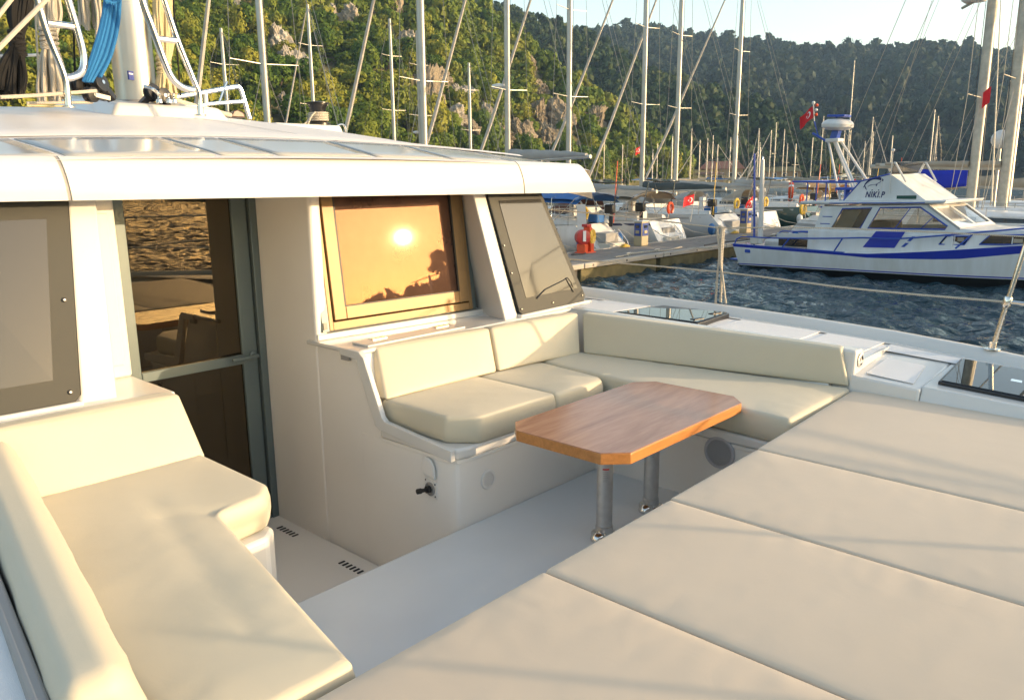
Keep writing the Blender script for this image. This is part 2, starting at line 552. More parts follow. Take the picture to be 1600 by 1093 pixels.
def soft_hex(name, material, c8, r=0.03, puff=0.012, wr=0.003, nu=26, nv=12, nw=5, seed=0, parent=None, loc=None, creases=()):
    """an upholstered block between 8 corners (4 bottom, 4 top): u along 0-1, w along 0-3, v up"""
    c = [Vector(p) for p in c8]
    a = ((c[1] - c[0]).length + (c[2] - c[3]).length) / 4
    b = ((c[3] - c[0]).length + (c[2] - c[1]).length) / 4
    h = ((c[4] - c[0]).length + (c[6] - c[2]).length) / 4
    half = (a, b, h)
    r = min(r, 0.9 * min(half))
    def samp(n, hh):
        e = r / hh
        inner = [-(1 - e) + 2 * (1 - e) * i / n for i in range(n + 1)]
        return [-1, -1 + e * 0.35, -1 + e * 0.7] + inner + [1 - e * 0.7, 1 - e * 0.35, 1]
    us, ws, vs = samp(nu, a), samp(nw, b), samp(nv, h)
    mb = MB()
    def pt(u, w, v):
        p = Vector((u * a, w * b, v * h))
        q = Vector([max(-(half[i] - r), min(half[i] - r, p[i])) for i in range(3)])
        d = p - q
        if d.length > 1e-9: p = q + d.normalized() * r
        # puff the two broad faces (w = +-1) and the top a little
        f = (1 - u ** 4) * (1 - v ** 4)
        wv = noise.noise(Vector((p.x * 3 + seed, p.z * 3, seed * 2.3))) * wr
        wv += (1 - abs(noise.noise(Vector((p.x * 4 + p.z * 6, p.z * 5 + seed, 1.3 * seed))))) ** 6 * wr
        for (cu, dep, wid) in creases:
            wv -= dep * math.exp(-((u - cu) * a / wid) ** 2)
        if abs(w) > 0.999: p.y += math.copysign(puff * f + wv * min(1, f * 2), w)
        if v > 0.999: p.z += puff * 0.3 * (1 - u ** 4) * (1 - w ** 4)
        s, t, q2 = (p.x / a + 1) / 2, (p.y / b + 1) / 2, (p.z / h + 1) / 2
        lo = (c[0] * (1 - s) + c[1] * s) * (1 - t) + (c[3] * (1 - s) + c[2] * s) * t
        hi = (c[4] * (1 - s) + c[5] * s) * (1 - t) + (c[7] * (1 - s) + c[6] * s) * t
        return lo * (1 - q2) + hi * q2
    def face(A, B, fn):
        vs_ = [fn(x, y) for y in B for x in A]
        w_ = len(A)
        mb.add(vs_, [(j * w_ + i, j * w_ + i + 1, (j + 1) * w_ + i + 1, (j + 1) * w_ + i) for j in range(len(B) - 1) for i in range(w_ - 1)])
    for s in (-1, 1):
        face(us, vs, lambda x, y: pt(x, s, y))
        face(us, ws, lambda x, y: pt(x, y, s))
        face(ws, vs, lambda x, y: pt(s, x, y))
    off = OFF.get(parent.name, Vector((0, 0, 0))) if parent else Vector(loc or (c[0] + c[1] + c[2] + c[3]) / 4)
    me = bpy.data.meshes.new(name)
    bm = bmesh.new()
    vv = [bm.verts.new(tuple(Vector(p) - off)) for p in mb.v]
    for f in mb.f:
        try: bm.faces.new([vv[i] for i in f])
        except ValueError: pass
    bmesh.ops.remove_doubles(bm, verts=bm.verts, dist=1e-4)
    bmesh.ops.recalc_face_normals(bm, faces=bm.faces)
    bm.to_mesh(me); bm.free()
    me.materials.append(material)
    me.shade_smooth(); me.set_sharp_from_angle(angle=math.radians(80))
    o = bpy.data.objects.new(name, me); COL.objects.link(o)
    if parent: o.parent = parent; OFF[o.name] = off
    else: o.location = off
    return o
# ------------------------------------------------------------------ the catamaran the picture is taken from
XC = 2.49                                   # centreline
WATER = -1.2
boat = empty('catamaran', (XC, 2.0, WATER), 0,
             'white catamaran whose forward cockpit, cabin front and mast fill the foreground', 'catamaran')

def zs(y): return 0.80 - 0.06 * max(0.0, 3.7 - y)
GUN = [(8.0, 4.85), (5.0, 4.86), (3.77, 4.93), (3.3, 5.01), (2.7, 5.15), (2.2, 5.22), (1.55, 5.27), (1.07, 5.23), (0.8, 5.17), (-0.5, 4.98), (-1.8, 4.62), (-2.8, 4.25)]
def gun_x(y):
    for (y0, x0), (y1, x1) in zip(GUN, GUN[1:]):
        if y <= y0 and y >= y1:
            return x1 + (x0 - x1) * (y - y1) / (y0 - y1)
    return GUN[0][1] if y > GUN[0][0] else GUN[-1][1]
def back_x(y):                              # outboard face of the starboard seat back
    return 4.36 + (3.2 - y) * 0.10 if y < 3.2 else 4.36

ys = [8.0, 6.5, 5.0, 4.4, 3.77, 3.5, 3.3, 3.0, 2.7, 2.45, 2.2, 1.9, 1.55, 1.3, 1.07, 0.8, 0.4, 0.0, -0.5, -1.0, -1.4, -1.8, -2.3, -2.8]
for side, nm in ((1, 's'), (-1, 'p')):
    fx = (lambda x: x) if side > 0 else (lambda x: 2 * XC - x)
    # topsides
    h = MB(); dk = MB(); gw = MB()
    R1, R2, R3 = [], [], []
    for y in ys:
        gx = gun_x(y); z = zs(y)
        hb = max(0.25, 1.15 if y > 0.5 else 1.15 * (1 - ((0.5 - y) / 3.9) ** 2))
        R1.append([(fx(gx + 0.012), y, z + 0.02), (fx(gx + 0.02), y, z - 0.12), (fx(gx - 0.03), y, WATER + 0.3), (fx(gx - 0.12), y, WATER - 0.25),
                   (fx(gx - hb), y, WATER - 0.25), (fx(gx - hb - 0.05), y, -0.55), (fx(gx - 0.25), y, -0.5), (fx(gx - 0.2), y, z - 0.06)])
        # bulwark: inboard chamfer, flat cap, outer lip
        R3.append([(fx(gx - 0.11), y, z - 0.02), (fx(gx - 0.105), y, z + 0.004), (fx(gx - 0.045), y, z + 0.055), (fx(gx - 0.03), y, z + 0.062), (fx(gx + 0.012), y, z + 0.06),
                   (fx(gx + 0.025), y, z + 0.045), (fx(gx + 0.025), y, z - 0.03)])
    h.loft(R1).build('hull', M['gel'], boat, angle=40)
    gw.loft(R3).build('gunwale', M['gel'], boat, angle=50)
    # side deck, a shallow camber from the seat back to the gunwale
    zones = [(8.0, 3.56, lambda y: 3.6), (3.56, 1.52, lambda y: back_x(y) + 0.06), (1.52, 0.34, lambda y: 4.93), (0.34, -2.8, lambda y: 4.43)] if side > 0 else \
            [(8.0, 3.56, lambda y: 3.6), (3.56, 1.40, lambda y: back_x(y) + 0.05), (1.40, -2.8, lambda y: 4.42)]
    for (ya, yb, fi) in zones:
        def dfn(u, v, fx=fx, ya=ya, yb=yb, fi=fi):
            y = ya + (yb - ya) * v
            xi = fi(y); xo = gun_x(y) - 0.10
            x = xi + (xo - xi) * u
            return (fx(x), y, zs(y) + 0.012 * math.sin(math.pi * u))
        dk.grid(dfn, 8, 24)
    dk.build('side_deck', M['nonskid'], boat, angle=60)
    # smooth margin between the non-skid and the bulwark
    mg = MB()
    mg.loft([[(fx(gun_x(y) - 0.19), y, zs(y) + 0.012), (fx(gun_x(y) - 0.10), y, zs(y) + 0.007)] for y in ys], closed=False)
    mg.build('deck_margin', M['gel'], boat, fix=False)

# non-skid panels let into the starboard deck, with smooth waterways between
def deck_panel(pts, lift=0.012):
    mb = MB()
    P = [Vector((x, y, zs(y) + lift)) for x, y in pts]
    mb.prism(P, (0, 0, 0.004))
    return mb.build('nonskid_panel', M['nonskid'], boat, bevel=0.0015)
for pts in ([(4.44, 2.48), (4.98, 2.46), (5.06, 1.95), (4.47, 1.95)],
            [(4.62, 1.9), (5.05, 1.9), (5.08, 1.56), (4.64, 1.57)],
            [(4.42, 3.46), (4.78, 3.46), (4.88, 3.12), (4.42, 3.18)]):
    deck_panel(pts)
for pts in ([(0.06, 2.6), (0.50, 2.6), (0.38, 1.62), (-0.10, 1.62)], [(-0.1, 1.56), (0.36, 1.56), (0.30, 0.9), (-0.14, 0.9)], [(0.08, 3.4), (0.62, 3.4), (0.52, 2.66), (0.04, 2.66)]):
    deck_panel(pts)

# bridge deck under everything, foredeck and forward crossbeam
MB().box((0.75, -1.5, -0.75), (4.25, 8.0, -0.5)).build('bridge_deck', M['gel'], boat)
MB().box((0.62, -1.62, 0.08), (4.36, -0.72, 0.44)).build('foredeck', M['nonskid'], boat, bevel=0.04)
MB().tube([(0.55, -2.35, 0.28), (2.49, -2.35, 0.33), (4.43, -2.35, 0.28)], 0.12, 16).build('crossbeam', M['alu'], boat)
MB().box((0.62, -2.25, 0.25), (4.36, -1.62, 0.28)).build('trampoline', M['nonskid'], boat)

# cockpit floors
MB().box((1.10, 2.69, -0.5), (2.52, 4.62, -0.42)).build('cockpit_sole', M['gel_in'], boat, bevel=0.004)
MB().box((0.55, -0.7, -0.5), (4.30, 2.69, 0.0)).build('raised_floor', M['floor'], boat, bevel=0.018, seg=3)
# moulded rim and drain slots of the sole
sl = MB().prism([(1.95, 3.05, -0.418), (2.50, 3.05, -0.418), (2.50, 3.86, -0.418), (2.44, 3.92, -0.418), (2.44, 4.22, -0.418), (2.37, 4.30, -0.418), (1.95, 4.30, -0.418)], (0, 0, 0.014))
sl.build('floor_hatch', M['gel_in'], boat, bevel=0.005)
for k in range(6):
    y = 4.17 - k * 0.034
    MB().box((2.385, y, -0.4035), (2.425, y + 0.013, -0.400)).build('drain_slot', M['rubber'], boat, smooth=False)
for k in range(6):
    y = 3.50 - k * 0.034
    MB().box((2.365, y, -0.4035), (2.405, y + 0.013, -0.400)).build('drain_slot', M['rubber'], boat, smooth=False)

# starboard seat base (an L) with its protruding lip
Lo = [(2.52, 3.26), (2.52, 2.76), (2.545, 2.71), (2.60, 2.69), (3.66, 2.69), (3.62, 1.0), (4.45, 1.0), (4.45, 3.449), (2.52, 3.449)]
sb = MB().prism([(x, y, -0.45) for x, y in Lo], (0, 0, 0.80))
seat_base = sb.build('seat_base', M['gel_in'], boat, bevel=0.012)
Lip = [(2.505, 3.262), (2.505, 2.755), (2.53, 2.695), (2.59, 2.675), (3.645, 2.675), (3.605, 1.0), (4.45, 1.0), (4.45, 3.262)]
MB().prism([(x, y, 0.352) for x, y in Lip], (0, 0, 0.058)).build('seat_lip', M['gel'], boat, bevel=0.014, seg=3)
MB().prism([(x + 0.008, y + (0.008 if y < 2.7 else 0), 0.330) for x, y in Lip], (0, 0, 0.021)).build('lip_underside', M['gel_in'], boat, bevel=0.004)
# locker behind the aft seat back, up to the cabin front
MB().prism([(2.522, 3.255, 0.335), (2.522, 3.44, 0.775), (2.523, 3.825, 0.775), (2.523, 3.825, -0.45), (2.522, 3.43, -0.45), (2.522, 3.43, 0.335)][::-1], (1.9, 0, 0)).build('seat_locker', M['gel_in'], boat, bevel=0.004)
MB().prism([(2.50, 3.425, 0.776), (2.50, 3.90, 0.776), (4.42, 3.90, 0.776), (4.42, 3.425, 0.776)], (0, 0, 0.024)).build('locker_top', M['gel'], boat, bevel=0.008)
# locker lid with its two hinges
MB().prism([(2.60, 3.455, 0.8005), (3.34, 3.455, 0.8005), (3.34, 3.60, 0.8005), (2.60, 3.60, 0.8005)], (0, 0, 0.012)).build('locker_lid', M['gel'], boat, bevel=0.004)
for hx in (2.76, 3.24):
    hg = MB().box((hx - 0.05, 3.55, 0.8125), (hx + 0.05, 3.585, 0.817))
    hg.tube([(hx - 0.05, 3.592, 0.8145), (hx + 0.05, 3.592, 0.8145)], 0.005, 8)
    hg.build('hinge', M['chrome'], boat)
# profile moulding on the end of the seat
prof = [(2.70, 0.352), (3.25, 0.402), (3.285, 0.42), (3.42, 0.735), (3.415, 0.755), (3.57, 0.765)]
prof_in = [(2.70, 0.41), (3.20, 0.455), (3.225, 0.475), (3.36, 0.775), (3.40, 0.802), (3.57, 0.802)]
pm = MB()
pm.loft([[(2.522, a[0], a[1]), (2.492, a[0], a[1]), (2.492, b[0], b[1]), (2.522, b[0], b[1])] for a, b in zip(prof, prof_in)])
pm.build('seat_moulding', M['gel'], boat, bevel=0.008, angle=50)
# small catch below the moulding's upper end
MB().box((2.497, 3.50, 0.735), (2.519, 3.57, 0.765)).build('grab_recess', M['groove'], boat, bevel=0.004)

# port seat base
MB().prism([(0.55, 1.55, -0.45), (1.02, 1.55, -0.45), (1.20, 2.50, -0.45), (1.40, 2.52, -0.45), (1.46, 2.58, -0.45), (1.46, 3.40, -0.45), (0.55, 3.40, -0.45)], (0, 0, 0.86)).build('seat_base', M['gel'], boat, bevel=0.015)
MB().box((0.50, 3.38, -0.45), (1.48, 3.80, 0.775)).build('seat_locker', M['gel_in'], boat, bevel=0.006)
MB().box((0.48, 3.365, 0.776), (1.485, 3.82, 0.80)).build('locker_top', M['gel'], boat, bevel=0.008)

# ---- cabin front
def soffit_z(x): return 1.632 - 0.0105 * (x - 0.95)
ZT = 1.64
cw = MB()
# return wall beside the door (starboard), window wall, port wall
cw.box((2.521, 3.822, -0.45), (2.60, 4.52, ZT))
cw.build('cabin_wall', M['gel_in'], boat, bevel=0.02, seg=3)
c2 = MB()
c2.hexa([(2.525, 3.815, 0.80), (3.80, 3.725, 0.80), (3.80, 3.96, 0.80), (2.525, 3.96, 0.80), (2.525, 3.815, 0.836), (3.80, 3.725, 0.836), (3.80, 3.96, 0.836), (2.525, 3.96, 0.836)])
c2.build('window_sill', M['gel'], boat, bevel=0.006)
MB().hexa([(3.845, 3.60, 0.79), (4.56, 3.60, 0.79), (4.56, 5.4, 0.79), (3.845, 4.1, 0.79), (3.80, 3.70, ZT), (4.20, 3.70, ZT), (4.20, 5.4, ZT), (3.80, 4.1, ZT)]).build('cabin_wall', M['gel_in'], boat)
MB().box((1.30, 3.80, 0.80), (1.485, 4.46, ZT)).build('cabin_wall', M['gel'], boat, bevel=0.012)
MB().box((1.36, 3.793, 0.86), (1.45, 3.80, 1.56)).build('wall_panel', M['gel'], boat, bevel=0.006)
MB().box((0.3, 3.86, 0.79), (1.30, 4.1, ZT)).build('cabin_wall', M['gel_in'], boat)
MB().box((1.40, 4.40, -0.45), (1.53, 4.50, ZT)).build('door_jamb_wall', M['gel_in'], boat)
# raked pillars
for s in (1, -1):
    f = (lambda x: x) if s > 0 else (lambda x: 2 * XC - x)
    pl = MB()
    pl.hexa([(f(3.70), 3.455, 0.79), (f(3.848), 3.475, 0.79), (f(3.90), 3.95, 0.79), (f(3.84), 3.95, 0.79),
             (f(3.615), 3.660, ZT), (f(3.735), 3.664, ZT), (f(3.85), 4.0, ZT), (f(3.78), 4.0, ZT)])
    pl.build('cabin_pillar', M['gel'], boat, bevel=0.014, seg=3)

# grey covers over the outer windows
def cover(s):
    f = (lambda x: x) if s > 0 else (lambda x: 2 * XC - x)
    a, b = Vector((3.846, 3.468, 0.815)), Vector((4.625, 3.512, 0.815))
    c, d = Vector((4.27, 3.672, 1.63)), Vector((3.735, 3.655, 1.63))
    n = (b - a).cross(d - a).normalized()
    if n.y > 0: n = -n
    cv = MB()
    P = [a, b, c, d]
    F = [Vector((f(p.x), p.y, p.z)) for p in P]
    nn = Vector((n.x * s, n.y, n.z))
    # rounded lower corners
    def lerp(p, q, t): return p + (q - p) * t
    out = [lerp(F[0], F[3], 0.03), lerp(F[0], F[1], 0.03), lerp(F[1], F[0], 0.05), lerp(F[1], F[2], 0.05), F[2], F[3]]
    cv.prism(out, nn * 0.010)
    root = cv.build('window_cover', M['cover'], boat, bevel=0.003)
    # shiny acrylic field in the middle of the mesh
    cen = sum(F, Vector()) / 4
    inn = [lerp(lerp(F[0], F[1], 0.13), lerp(F[3], F[2], 0.16), 0.12), lerp(lerp(F[0], F[1], 0.93), lerp(F[3], F[2], 0.93), 0.12),
           lerp(lerp(F[0], F[1], 0.93), lerp(F[3], F[2], 0.93), 0.90), lerp(lerp(F[0], F[1], 0.13), lerp(F[3], F[2], 0.16), 0.90)]
    ac = MB().prism([p + nn * 0.0105 for p in inn], nn * 0.002)
    ac.build('acrylic_field', M['coverclear'], root)
    spots = [(0.03, 0.04), (0.48, 0.04), (0.95, 0.05), (0.03, 0.55), (0.03, 0.33)] if s > 0 else [(0.05, 0.05), (0.06, 0.50), (0.5, 0.04), (0.95, 0.05)]
    for (u, v) in spots:
        p = lerp(lerp(F[0], F[1], u), lerp(F[3], F[2], u), v) + nn * 0.010
        bt = MB().lathe([(0.010, 0), (0.010, 0.003), (0.0085, 0.005), (0.004, 0.0055)], p, nn, 14)
        bt.build('snap_button', M['black'], root)
        MB().lathe([(0.004, 0), (0.004, 0.0075)], p, nn, 10).build('snap_centre', M['chrome'], root)
    # dark edge binding
    ed = MB()
    loop = out + [out[0]]
    ed.tube([p + nn * 0.006 for p in out], 0.0035, 6, closed=True)
    ed.build('edge_binding', M['rubber'], root)
    # kerb below it
    kb = MB().prism([Vector((f(3.84), 3.44, 0.795)), Vector((f(4.66), 3.485, 0.795)), Vector((f(4.70), 3.60, 0.795)), Vector((f(3.84), 3.58, 0.795))], (0, 0, 0.022))
    kb.build('window_kerb', M['gel'], boat, bevel=0.008)
    return root
cv_s = cover(1)
cover(-1)
# draw cord lying on the starboard cover
pa = lambda px, py: at_y(px, py, 3.47 + (1.0) * 0) 
cvn = (Vector((4.625, 3.512, 0.815)) - Vector((3.846, 3.468, 0.815))).cross(Vector((3.735, 3.655, 1.63)) - Vector((3.846, 3.468, 0.815))).normalized()
if cvn.y > 0: cvn = -cvn
def on_cover(px, py):
    d = ray(px, py); q = Vector((3.846, 3.468, 0.815)) + cvn * 0.0165
    return CAM + d * (cvn.dot(q - CAM) / cvn.dot(d))
MB().tube([on_cover(*p) for p in [(839, 466), (845, 459), (852, 452), (866, 445), (880, 438), (886, 434)]], 0.004, 6).tube([on_cover(*p) for p in [(884, 434), (888, 442), (893, 450), (896, 456)]], 0.004, 6).tube([on_cover(*p) for p in [(887, 434), (892, 440), (896, 449)]], 0.003, 6).build('draw_cord', M['black'], cv_s)

# ---- window beside the door (opening sash tilted back 7 degrees)
win = empty('window', (3.2, 3.83, 0.84)); win.parent = boat
win.location = Vector((3.2, 3.83, 0.84)) - OFF[boat.name]
TL = math.radians(7.0)
WV = Vector((0, math.sin(TL), math.cos(TL)))     # up along the sash
YW = Matrix.Rotation(math.radians(-4.0), 3, 'Z')
WV = YW @ WV
WN = YW @ Vector((0, -math.cos(TL), math.sin(TL)))    # out of the sash
WU = YW @ Vector((1, 0, 0))
W0 = Vector((0, 3.828, 0.842))
def wp(x, v, n=0.0): return Vector((2.556, W0.y, W0.z)) + WU * ((x - 2.585) * 0.955) + WV * v + WN * n
def wbox(mb, x0, x1, v0, v1, n0, n1):
    mb.hexa([wp(x0, v0, n0), wp(x1, v0, n0), wp(x1, v0, n1), wp(x0, v0, n1), wp(x0, v1, n0), wp(x1, v1, n0), wp(x1, v1, n1), wp(x0, v1, n1)])
# outer fixed frame in grey
HB = 0.775
fr = MB()
wbox(fr, 2.585, 2.635, 0.0, HB, -0.10, 0.02)
wbox(fr, 3.775, 3.835, 0.0, HB, -0.10, -0.02)
wbox(fr, 2.636, 3.774, -0.002, 0.02, -0.10, -0.012)
fr.build('frame', M['frame'], win, bevel=0.003)
# sash in its sun-gold colour: outer rim, then the wide face around the pane
s1 = MB()
wbox(s1, 2.640, 2.668, 0.004, HB, -0.03, 0.012)
wbox(s1, 2.668, 3.745, 0.004, 0.052, -0.03, 0.010)
wbox(s1, 3.748, 3.778, 0.004, HB, -0.03, 0.008)
s1.build('sash_rim', M['sash'], win, bevel=0.003)
s2 = MB()
wbox(s2, 2.676, 2.762, 0.060, HB, -0.025, 0.022)
wbox(s2, 3.655, 3.740, 0.060, HB, -0.025, 0.022)
wbox(s2, 2.762, 3.655, 0.060, 0.135, -0.025, 0.0215)
s2.build('sash', M['sash'], win, bevel=0.004)
g = MB()
wbox(g, 2.766, 3.651, 0.139, HB, 0.004, 0.009)
g.build('pane', M['winglass'], win, smooth=False)
gs = MB()
for q in ((2.754, 2.766, 0.131, HB), (3.651, 3.663, 0.131, HB), (2.766, 3.651, 0.131, 0.139)):
    wbox(gs, q[0], q[1], q[2], q[3], 0.0, 0.0225)
gs.build('gasket', M['rubber'], win)
MB().obox(wp(2.605, 0.035, 0.022), (WU, WV, WN), (0.012, 0.02, 0.003)).build('hinge_plate', M['black'], win)
# dark blind box behind the top of the pane
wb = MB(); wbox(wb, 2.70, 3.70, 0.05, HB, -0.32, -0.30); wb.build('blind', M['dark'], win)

# ---- door
door = empty('door', (2.0, 4.4, -0.42)); door.parent = boat
door.location = Vector((2.0, 4.4, -0.42)) - OFF[boat.name]
f1 = MB()
f1.box((2.475, 4.37, -0.42), (2.520, 4.47, ZT)).box((1.53, 4.38, -0.42), (1.60, 4.47, ZT)).box((1.60, 4.38, -0.43), (2.475, 4.47, -0.40))
f1.build('door_frame', M['frame'], door, bevel=0.004)
f2 = MB()
f2.box((2.372, 4.395, -0.395), (2.468, 4.44, ZT)).box((1.606, 4.395, -0.395), (1.765, 4.44, ZT))
f2.box((1.765, 4.395, -0.395), (2.372, 4.44, -0.30)).box((1.765, 4.393, 0.608), (2.372, 4.44, 0.665))
f2.build('door_leaf', M['frame'], door, bevel=0.004)
MB().box((1.763, 4.412, 0.663), (2.374, 4.418, ZT)).build('upper_pane', M['doorglass'], door, smooth=False)
MB().box((1.763, 4.412, -0.302), (2.374, 4.418, 0.610)).build('lower_pane', M['doorglass'], door, smooth=False)
hn = MB()
hn.lathe([(0.022, 0), (0.022, 0.014), (0.012, 0.018), (0.012, 0.05)], (2.435, 4.395, 0.655), (0, -1, 0), 18)
hn.tube([(2.445, 4.345, 0.655), (2.40, 4.342, 0.652), (2.34, 4.345, 0.650), (2.28, 4.35, 0.652)], [0.013, 0.013, 0.012, 0.010], 10)
hn.build('handle', M['frame'], door)

# ---- dim interior seen through the glass
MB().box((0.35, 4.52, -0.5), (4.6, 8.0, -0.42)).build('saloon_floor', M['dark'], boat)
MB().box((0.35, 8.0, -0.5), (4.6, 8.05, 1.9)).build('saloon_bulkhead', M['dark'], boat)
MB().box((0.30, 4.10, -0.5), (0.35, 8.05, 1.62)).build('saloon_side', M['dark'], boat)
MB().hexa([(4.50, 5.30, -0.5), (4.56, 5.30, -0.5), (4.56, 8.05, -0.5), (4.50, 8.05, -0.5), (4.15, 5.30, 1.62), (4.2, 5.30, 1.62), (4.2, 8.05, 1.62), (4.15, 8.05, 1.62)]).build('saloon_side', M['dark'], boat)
saloon_seat = mat('brown_saloon_upholstery', (0.16, 0.11, 0.07), 0.7)
si = MB()
si.box((2.45, 5.3, -0.42), (3.15, 5.9, 0.05)).box((2.45, 5.86, 0.05), (3.15, 6.0, 0.62))
si.build('saloon_chair', saloon_seat, boat, bevel=0.04)
MB().box((2.2, 6.3, 0.28), (3.5, 7.1, 0.33)).tube([(2.8, 6.7, -0.42), (2.8, 6.7, 0.28)], 0.05).build('saloon_table', M['teak_edge'], boat, bevel=0.01)
MB().box((0.4, 5.6, -0.42), (1.7, 7.4, 0.45)).build('galley_counter', saloon_seat, boat, bevel=0.02)

# ---- roof
def roof_z(x, y):
    y0 = 3.50
    pts = [(3.50, 1.800), (3.62, 1.830), (4.10, 1.922), (5.20, 2.095), (6.0, 2.19), (7.5, 2.28), (9.5, 2.30)]
    z = pts[-1][1]
    for (a, za), (b, zb) in zip(pts, pts[1:]):
        if y <= b:
            z = za + (zb - za) * (max(y, a) - a) / (b - a); break
    c = 0.010 + 0.012 * min(1.5, max(0, y - y0))
    dx = x - XC
    return z - c * dx * dx - 0.0006 * dx ** 4
def roof_x(y):                                # half width
    return 2.16 + 0.28 * min(1, (y - 3.5) / 0.8) + 0.1 * min(1, max(0, (y - 4.3) / 2))
def roof_pt(u, v):
    y = 3.505 + 6.0 * v ** 1.3
    x = XC + roof_x(y) * u
    return Vector((x, y, roof_z(x, y)))
rf = MB()
NU, NV = 48, 30
rf.grid(lambda u, v: roof_pt(-1 + 2 * u, v), NU, NV)
for (s) in (0, 1):
    rf.grid(lambda u, v, s=s: (lambda p: Vector((p.x + (0.03 if s else -0.03) * u, p.y, p.z - 0.2 * u)))(roof_pt(-1 if s == 0 else 1, v)), 2, NV)
rf.build('roof', M['roof'], boat, angle=50)
MB().box((0.36, 3.62, 1.655), (4.60, 8.0, 1.675)).build('soffit', M['gel_in'], boat)
# fascia in three panels with grey joints between
def fas(x, v):
    """outline of the fascia: v=0 lower edge, 1 upper"""
    end = max(0, x - 3.9)
    zb, zt = soffit_z(x) - 0.004, 1.800 - 0.0235 * max(0, abs(x - XC) - 1.35) ** 1.6
    yb, yt = 3.47 + 0.015 * abs(x - XC) ** 2 * 0.3, 3.515
    b = Vector((x, yb, zb)); t = Vector((x, yt, zt))
    p = b + (t - b) * v
    p.y -= 0.018 * math.sin(math.pi * v)
    if v > 0.86:
        k = (v - 0.86) / 0.14
        p.y += 0.020 * k * k
    return p
def fascia(x0, x1, skew0=0.0, skew1=0.0, n=20):
    mb = MB()
    vs_ = [0, 0.03, 0.15, 0.3, 0.45, 0.6, 0.75, 0.86, 0.93, 0.97, 1.0]
    rings = []
    for i in range(n + 1):
        t = i / n
        ring = []
        for v in vs_:
            x = (x0 + skew0 * (1 - v)) * (1 - t) + (x1 + skew1 * (1 - v)) * t
            ring.append(fas(x, v))
        back = [Vector((p.x, p.y + 0.06, p.z - 0.0)) for p in (ring[-1], ring[0])]
        rings.append(ring + back)
    mb.loft(rings)
    return mb.build('fascia_panel', M['gel'], boat, angle=50)
J1, J2 = 1.178, 3.885
fascia(0.32, J1 - 0.008, 0, 0.018)
fascia(J1 + 0.008, J2 - 0.006, 0.018, 0.035)
fascia(J2 + 0.006, 4.545, 0.035, 0.155)
for jx, sk in ((J1, 0.018), (J2, 0.035)):
    jm = MB()
    jm.loft([[fas(jx + sk * (1 - v) - 0.012, v) + Vector((0, 0.006, 0)), fas(jx + sk * (1 - v) + 0.012, v) + Vector((0, 0.006, 0))] for v in (0, 0.15, 0.3, 0.5, 0.7, 0.86, 0.95, 1.0)], closed=False)
    jm.build('fascia_joint', M['groove'], boat)
# soffit strip under the fascia
MB().prism([(0.32, 3.50, 1.634), (4.40, 3.52, 1.592), (4.40, 3.70, 1.592), (0.32, 3.70, 1.640)], (0, 0, 0.03)).build('drip_edge', M['gel_in'], boat)
# grey glazed strip set into the front of the roof: panel by panel
joints = [0.55, 1.20, 1.86, 2.16, 2.80, 3.36, 3.95, 4.45]
for a, b in zip(joints, joints[1:]):
    sg = MB()
    def sfn(u, v, a=a, b=b):
        xa, xb = a + 0.012, b - 0.012
        x = xa + (xb - xa) * u
        yb = 4.06 - 0.10 * max(0, abs(x - XC) - 0.9) ** 2
        y = 3.555 + (yb - 3.555) * v
        return Vector((x + 0.04 * (v - 0.5) * (1 if x > XC else -1), y, roof_z(x, y) + 0.004))
    sg.grid(sfn, 10, 6)
    o = sg.build('skylight', M['skyglass'], boat, angle=60, fix=False)
    o.modifiers.new('thick', 'SOLIDIFY').thickness = 0.003
# panel seams on the roof skin
for (p, q) in (((2.95, 4.12), (2.62, 5.35)), ((4.2, 4.0), (4.35, 6.0)), ((0.75, 4.0), (0.6, 6.0))):
    sm = MB()
    n = 14
    sm.loft([[Vector((p[0] + (q[0] - p[0]) * i / n - 0.006, p[1] + (q[1] - p[1]) * i / n, roof_z(p[0] + (q[0] - p[0]) * i / n, p[1] + (q[1] - p[1]) * i / n) + 0.004)),
              Vector((p[0] + (q[0] - p[0]) * i / n + 0.006, p[1] + (q[1] - p[1]) * i / n, roof_z(p[0] + (q[0] - p[0]) * i / n, p[1] + (q[1] - p[1]) * i / n) + 0.004))] for i in range(n + 1)], closed=False)
    sm.build('roof_seam', M['groove'], boat, fix=False)
# low step across the roof behind the glazing
MB().loft([[Vector((x, 4.13 - 0.10 * max(0, abs(x - XC) - 0.9) ** 2, roof_z(x, 4.13) + 0.002)), Vector((x, 4.17 - 0.10 * max(0, abs(x - XC) - 0.9) ** 2, roof_z(x, 4.17) + 0.012)), Vector((x, 4.5, roof_z(x, 4.5) + 0.002))] for x in np.linspace(0.4, 4.5, 30)], closed=False).build('roof_step', M['roof'], boat, fix=False, angle=20)

# ---- mast foot, mast and its surroundings
MY = 5.75
mz = roof_z(XC, MY)
mst = MB()
mst.hexa([(2.06, 5.22, 2.02), (2.93, 5.22, 2.02), (2.93, 6.4, 2.1), (2.06, 6.4, 2.1), (2.16, 5.30, 2.178), (2.84, 5.30, 2.178), (2.80, 6.3, 2.30), (2.2, 6.3, 2.30)])
mst.build('mast_step', M['gel'], boat, bevel=0.02)
mast = MB()
mring = lambda z, k=1.0: [Vector((XC + 0.125 * k * math.cos(t), MY + 0.02 + 0.18 * k * math.sin(t) * (1 if math.sin(t) > 0 else 0.8), z)) for t in [2 * math.pi * i / 36 for i in range(36)]]
mast.loft([mring(2.20), mring(14.0)])
mast_o = mast.build('mast', M['mastalu'], boat)
MB().loft([mring(2.19, 1.06), mring(2.235, 1.06)]).build('mast_collar', M['groove'], mast_o, bevel=0.004)
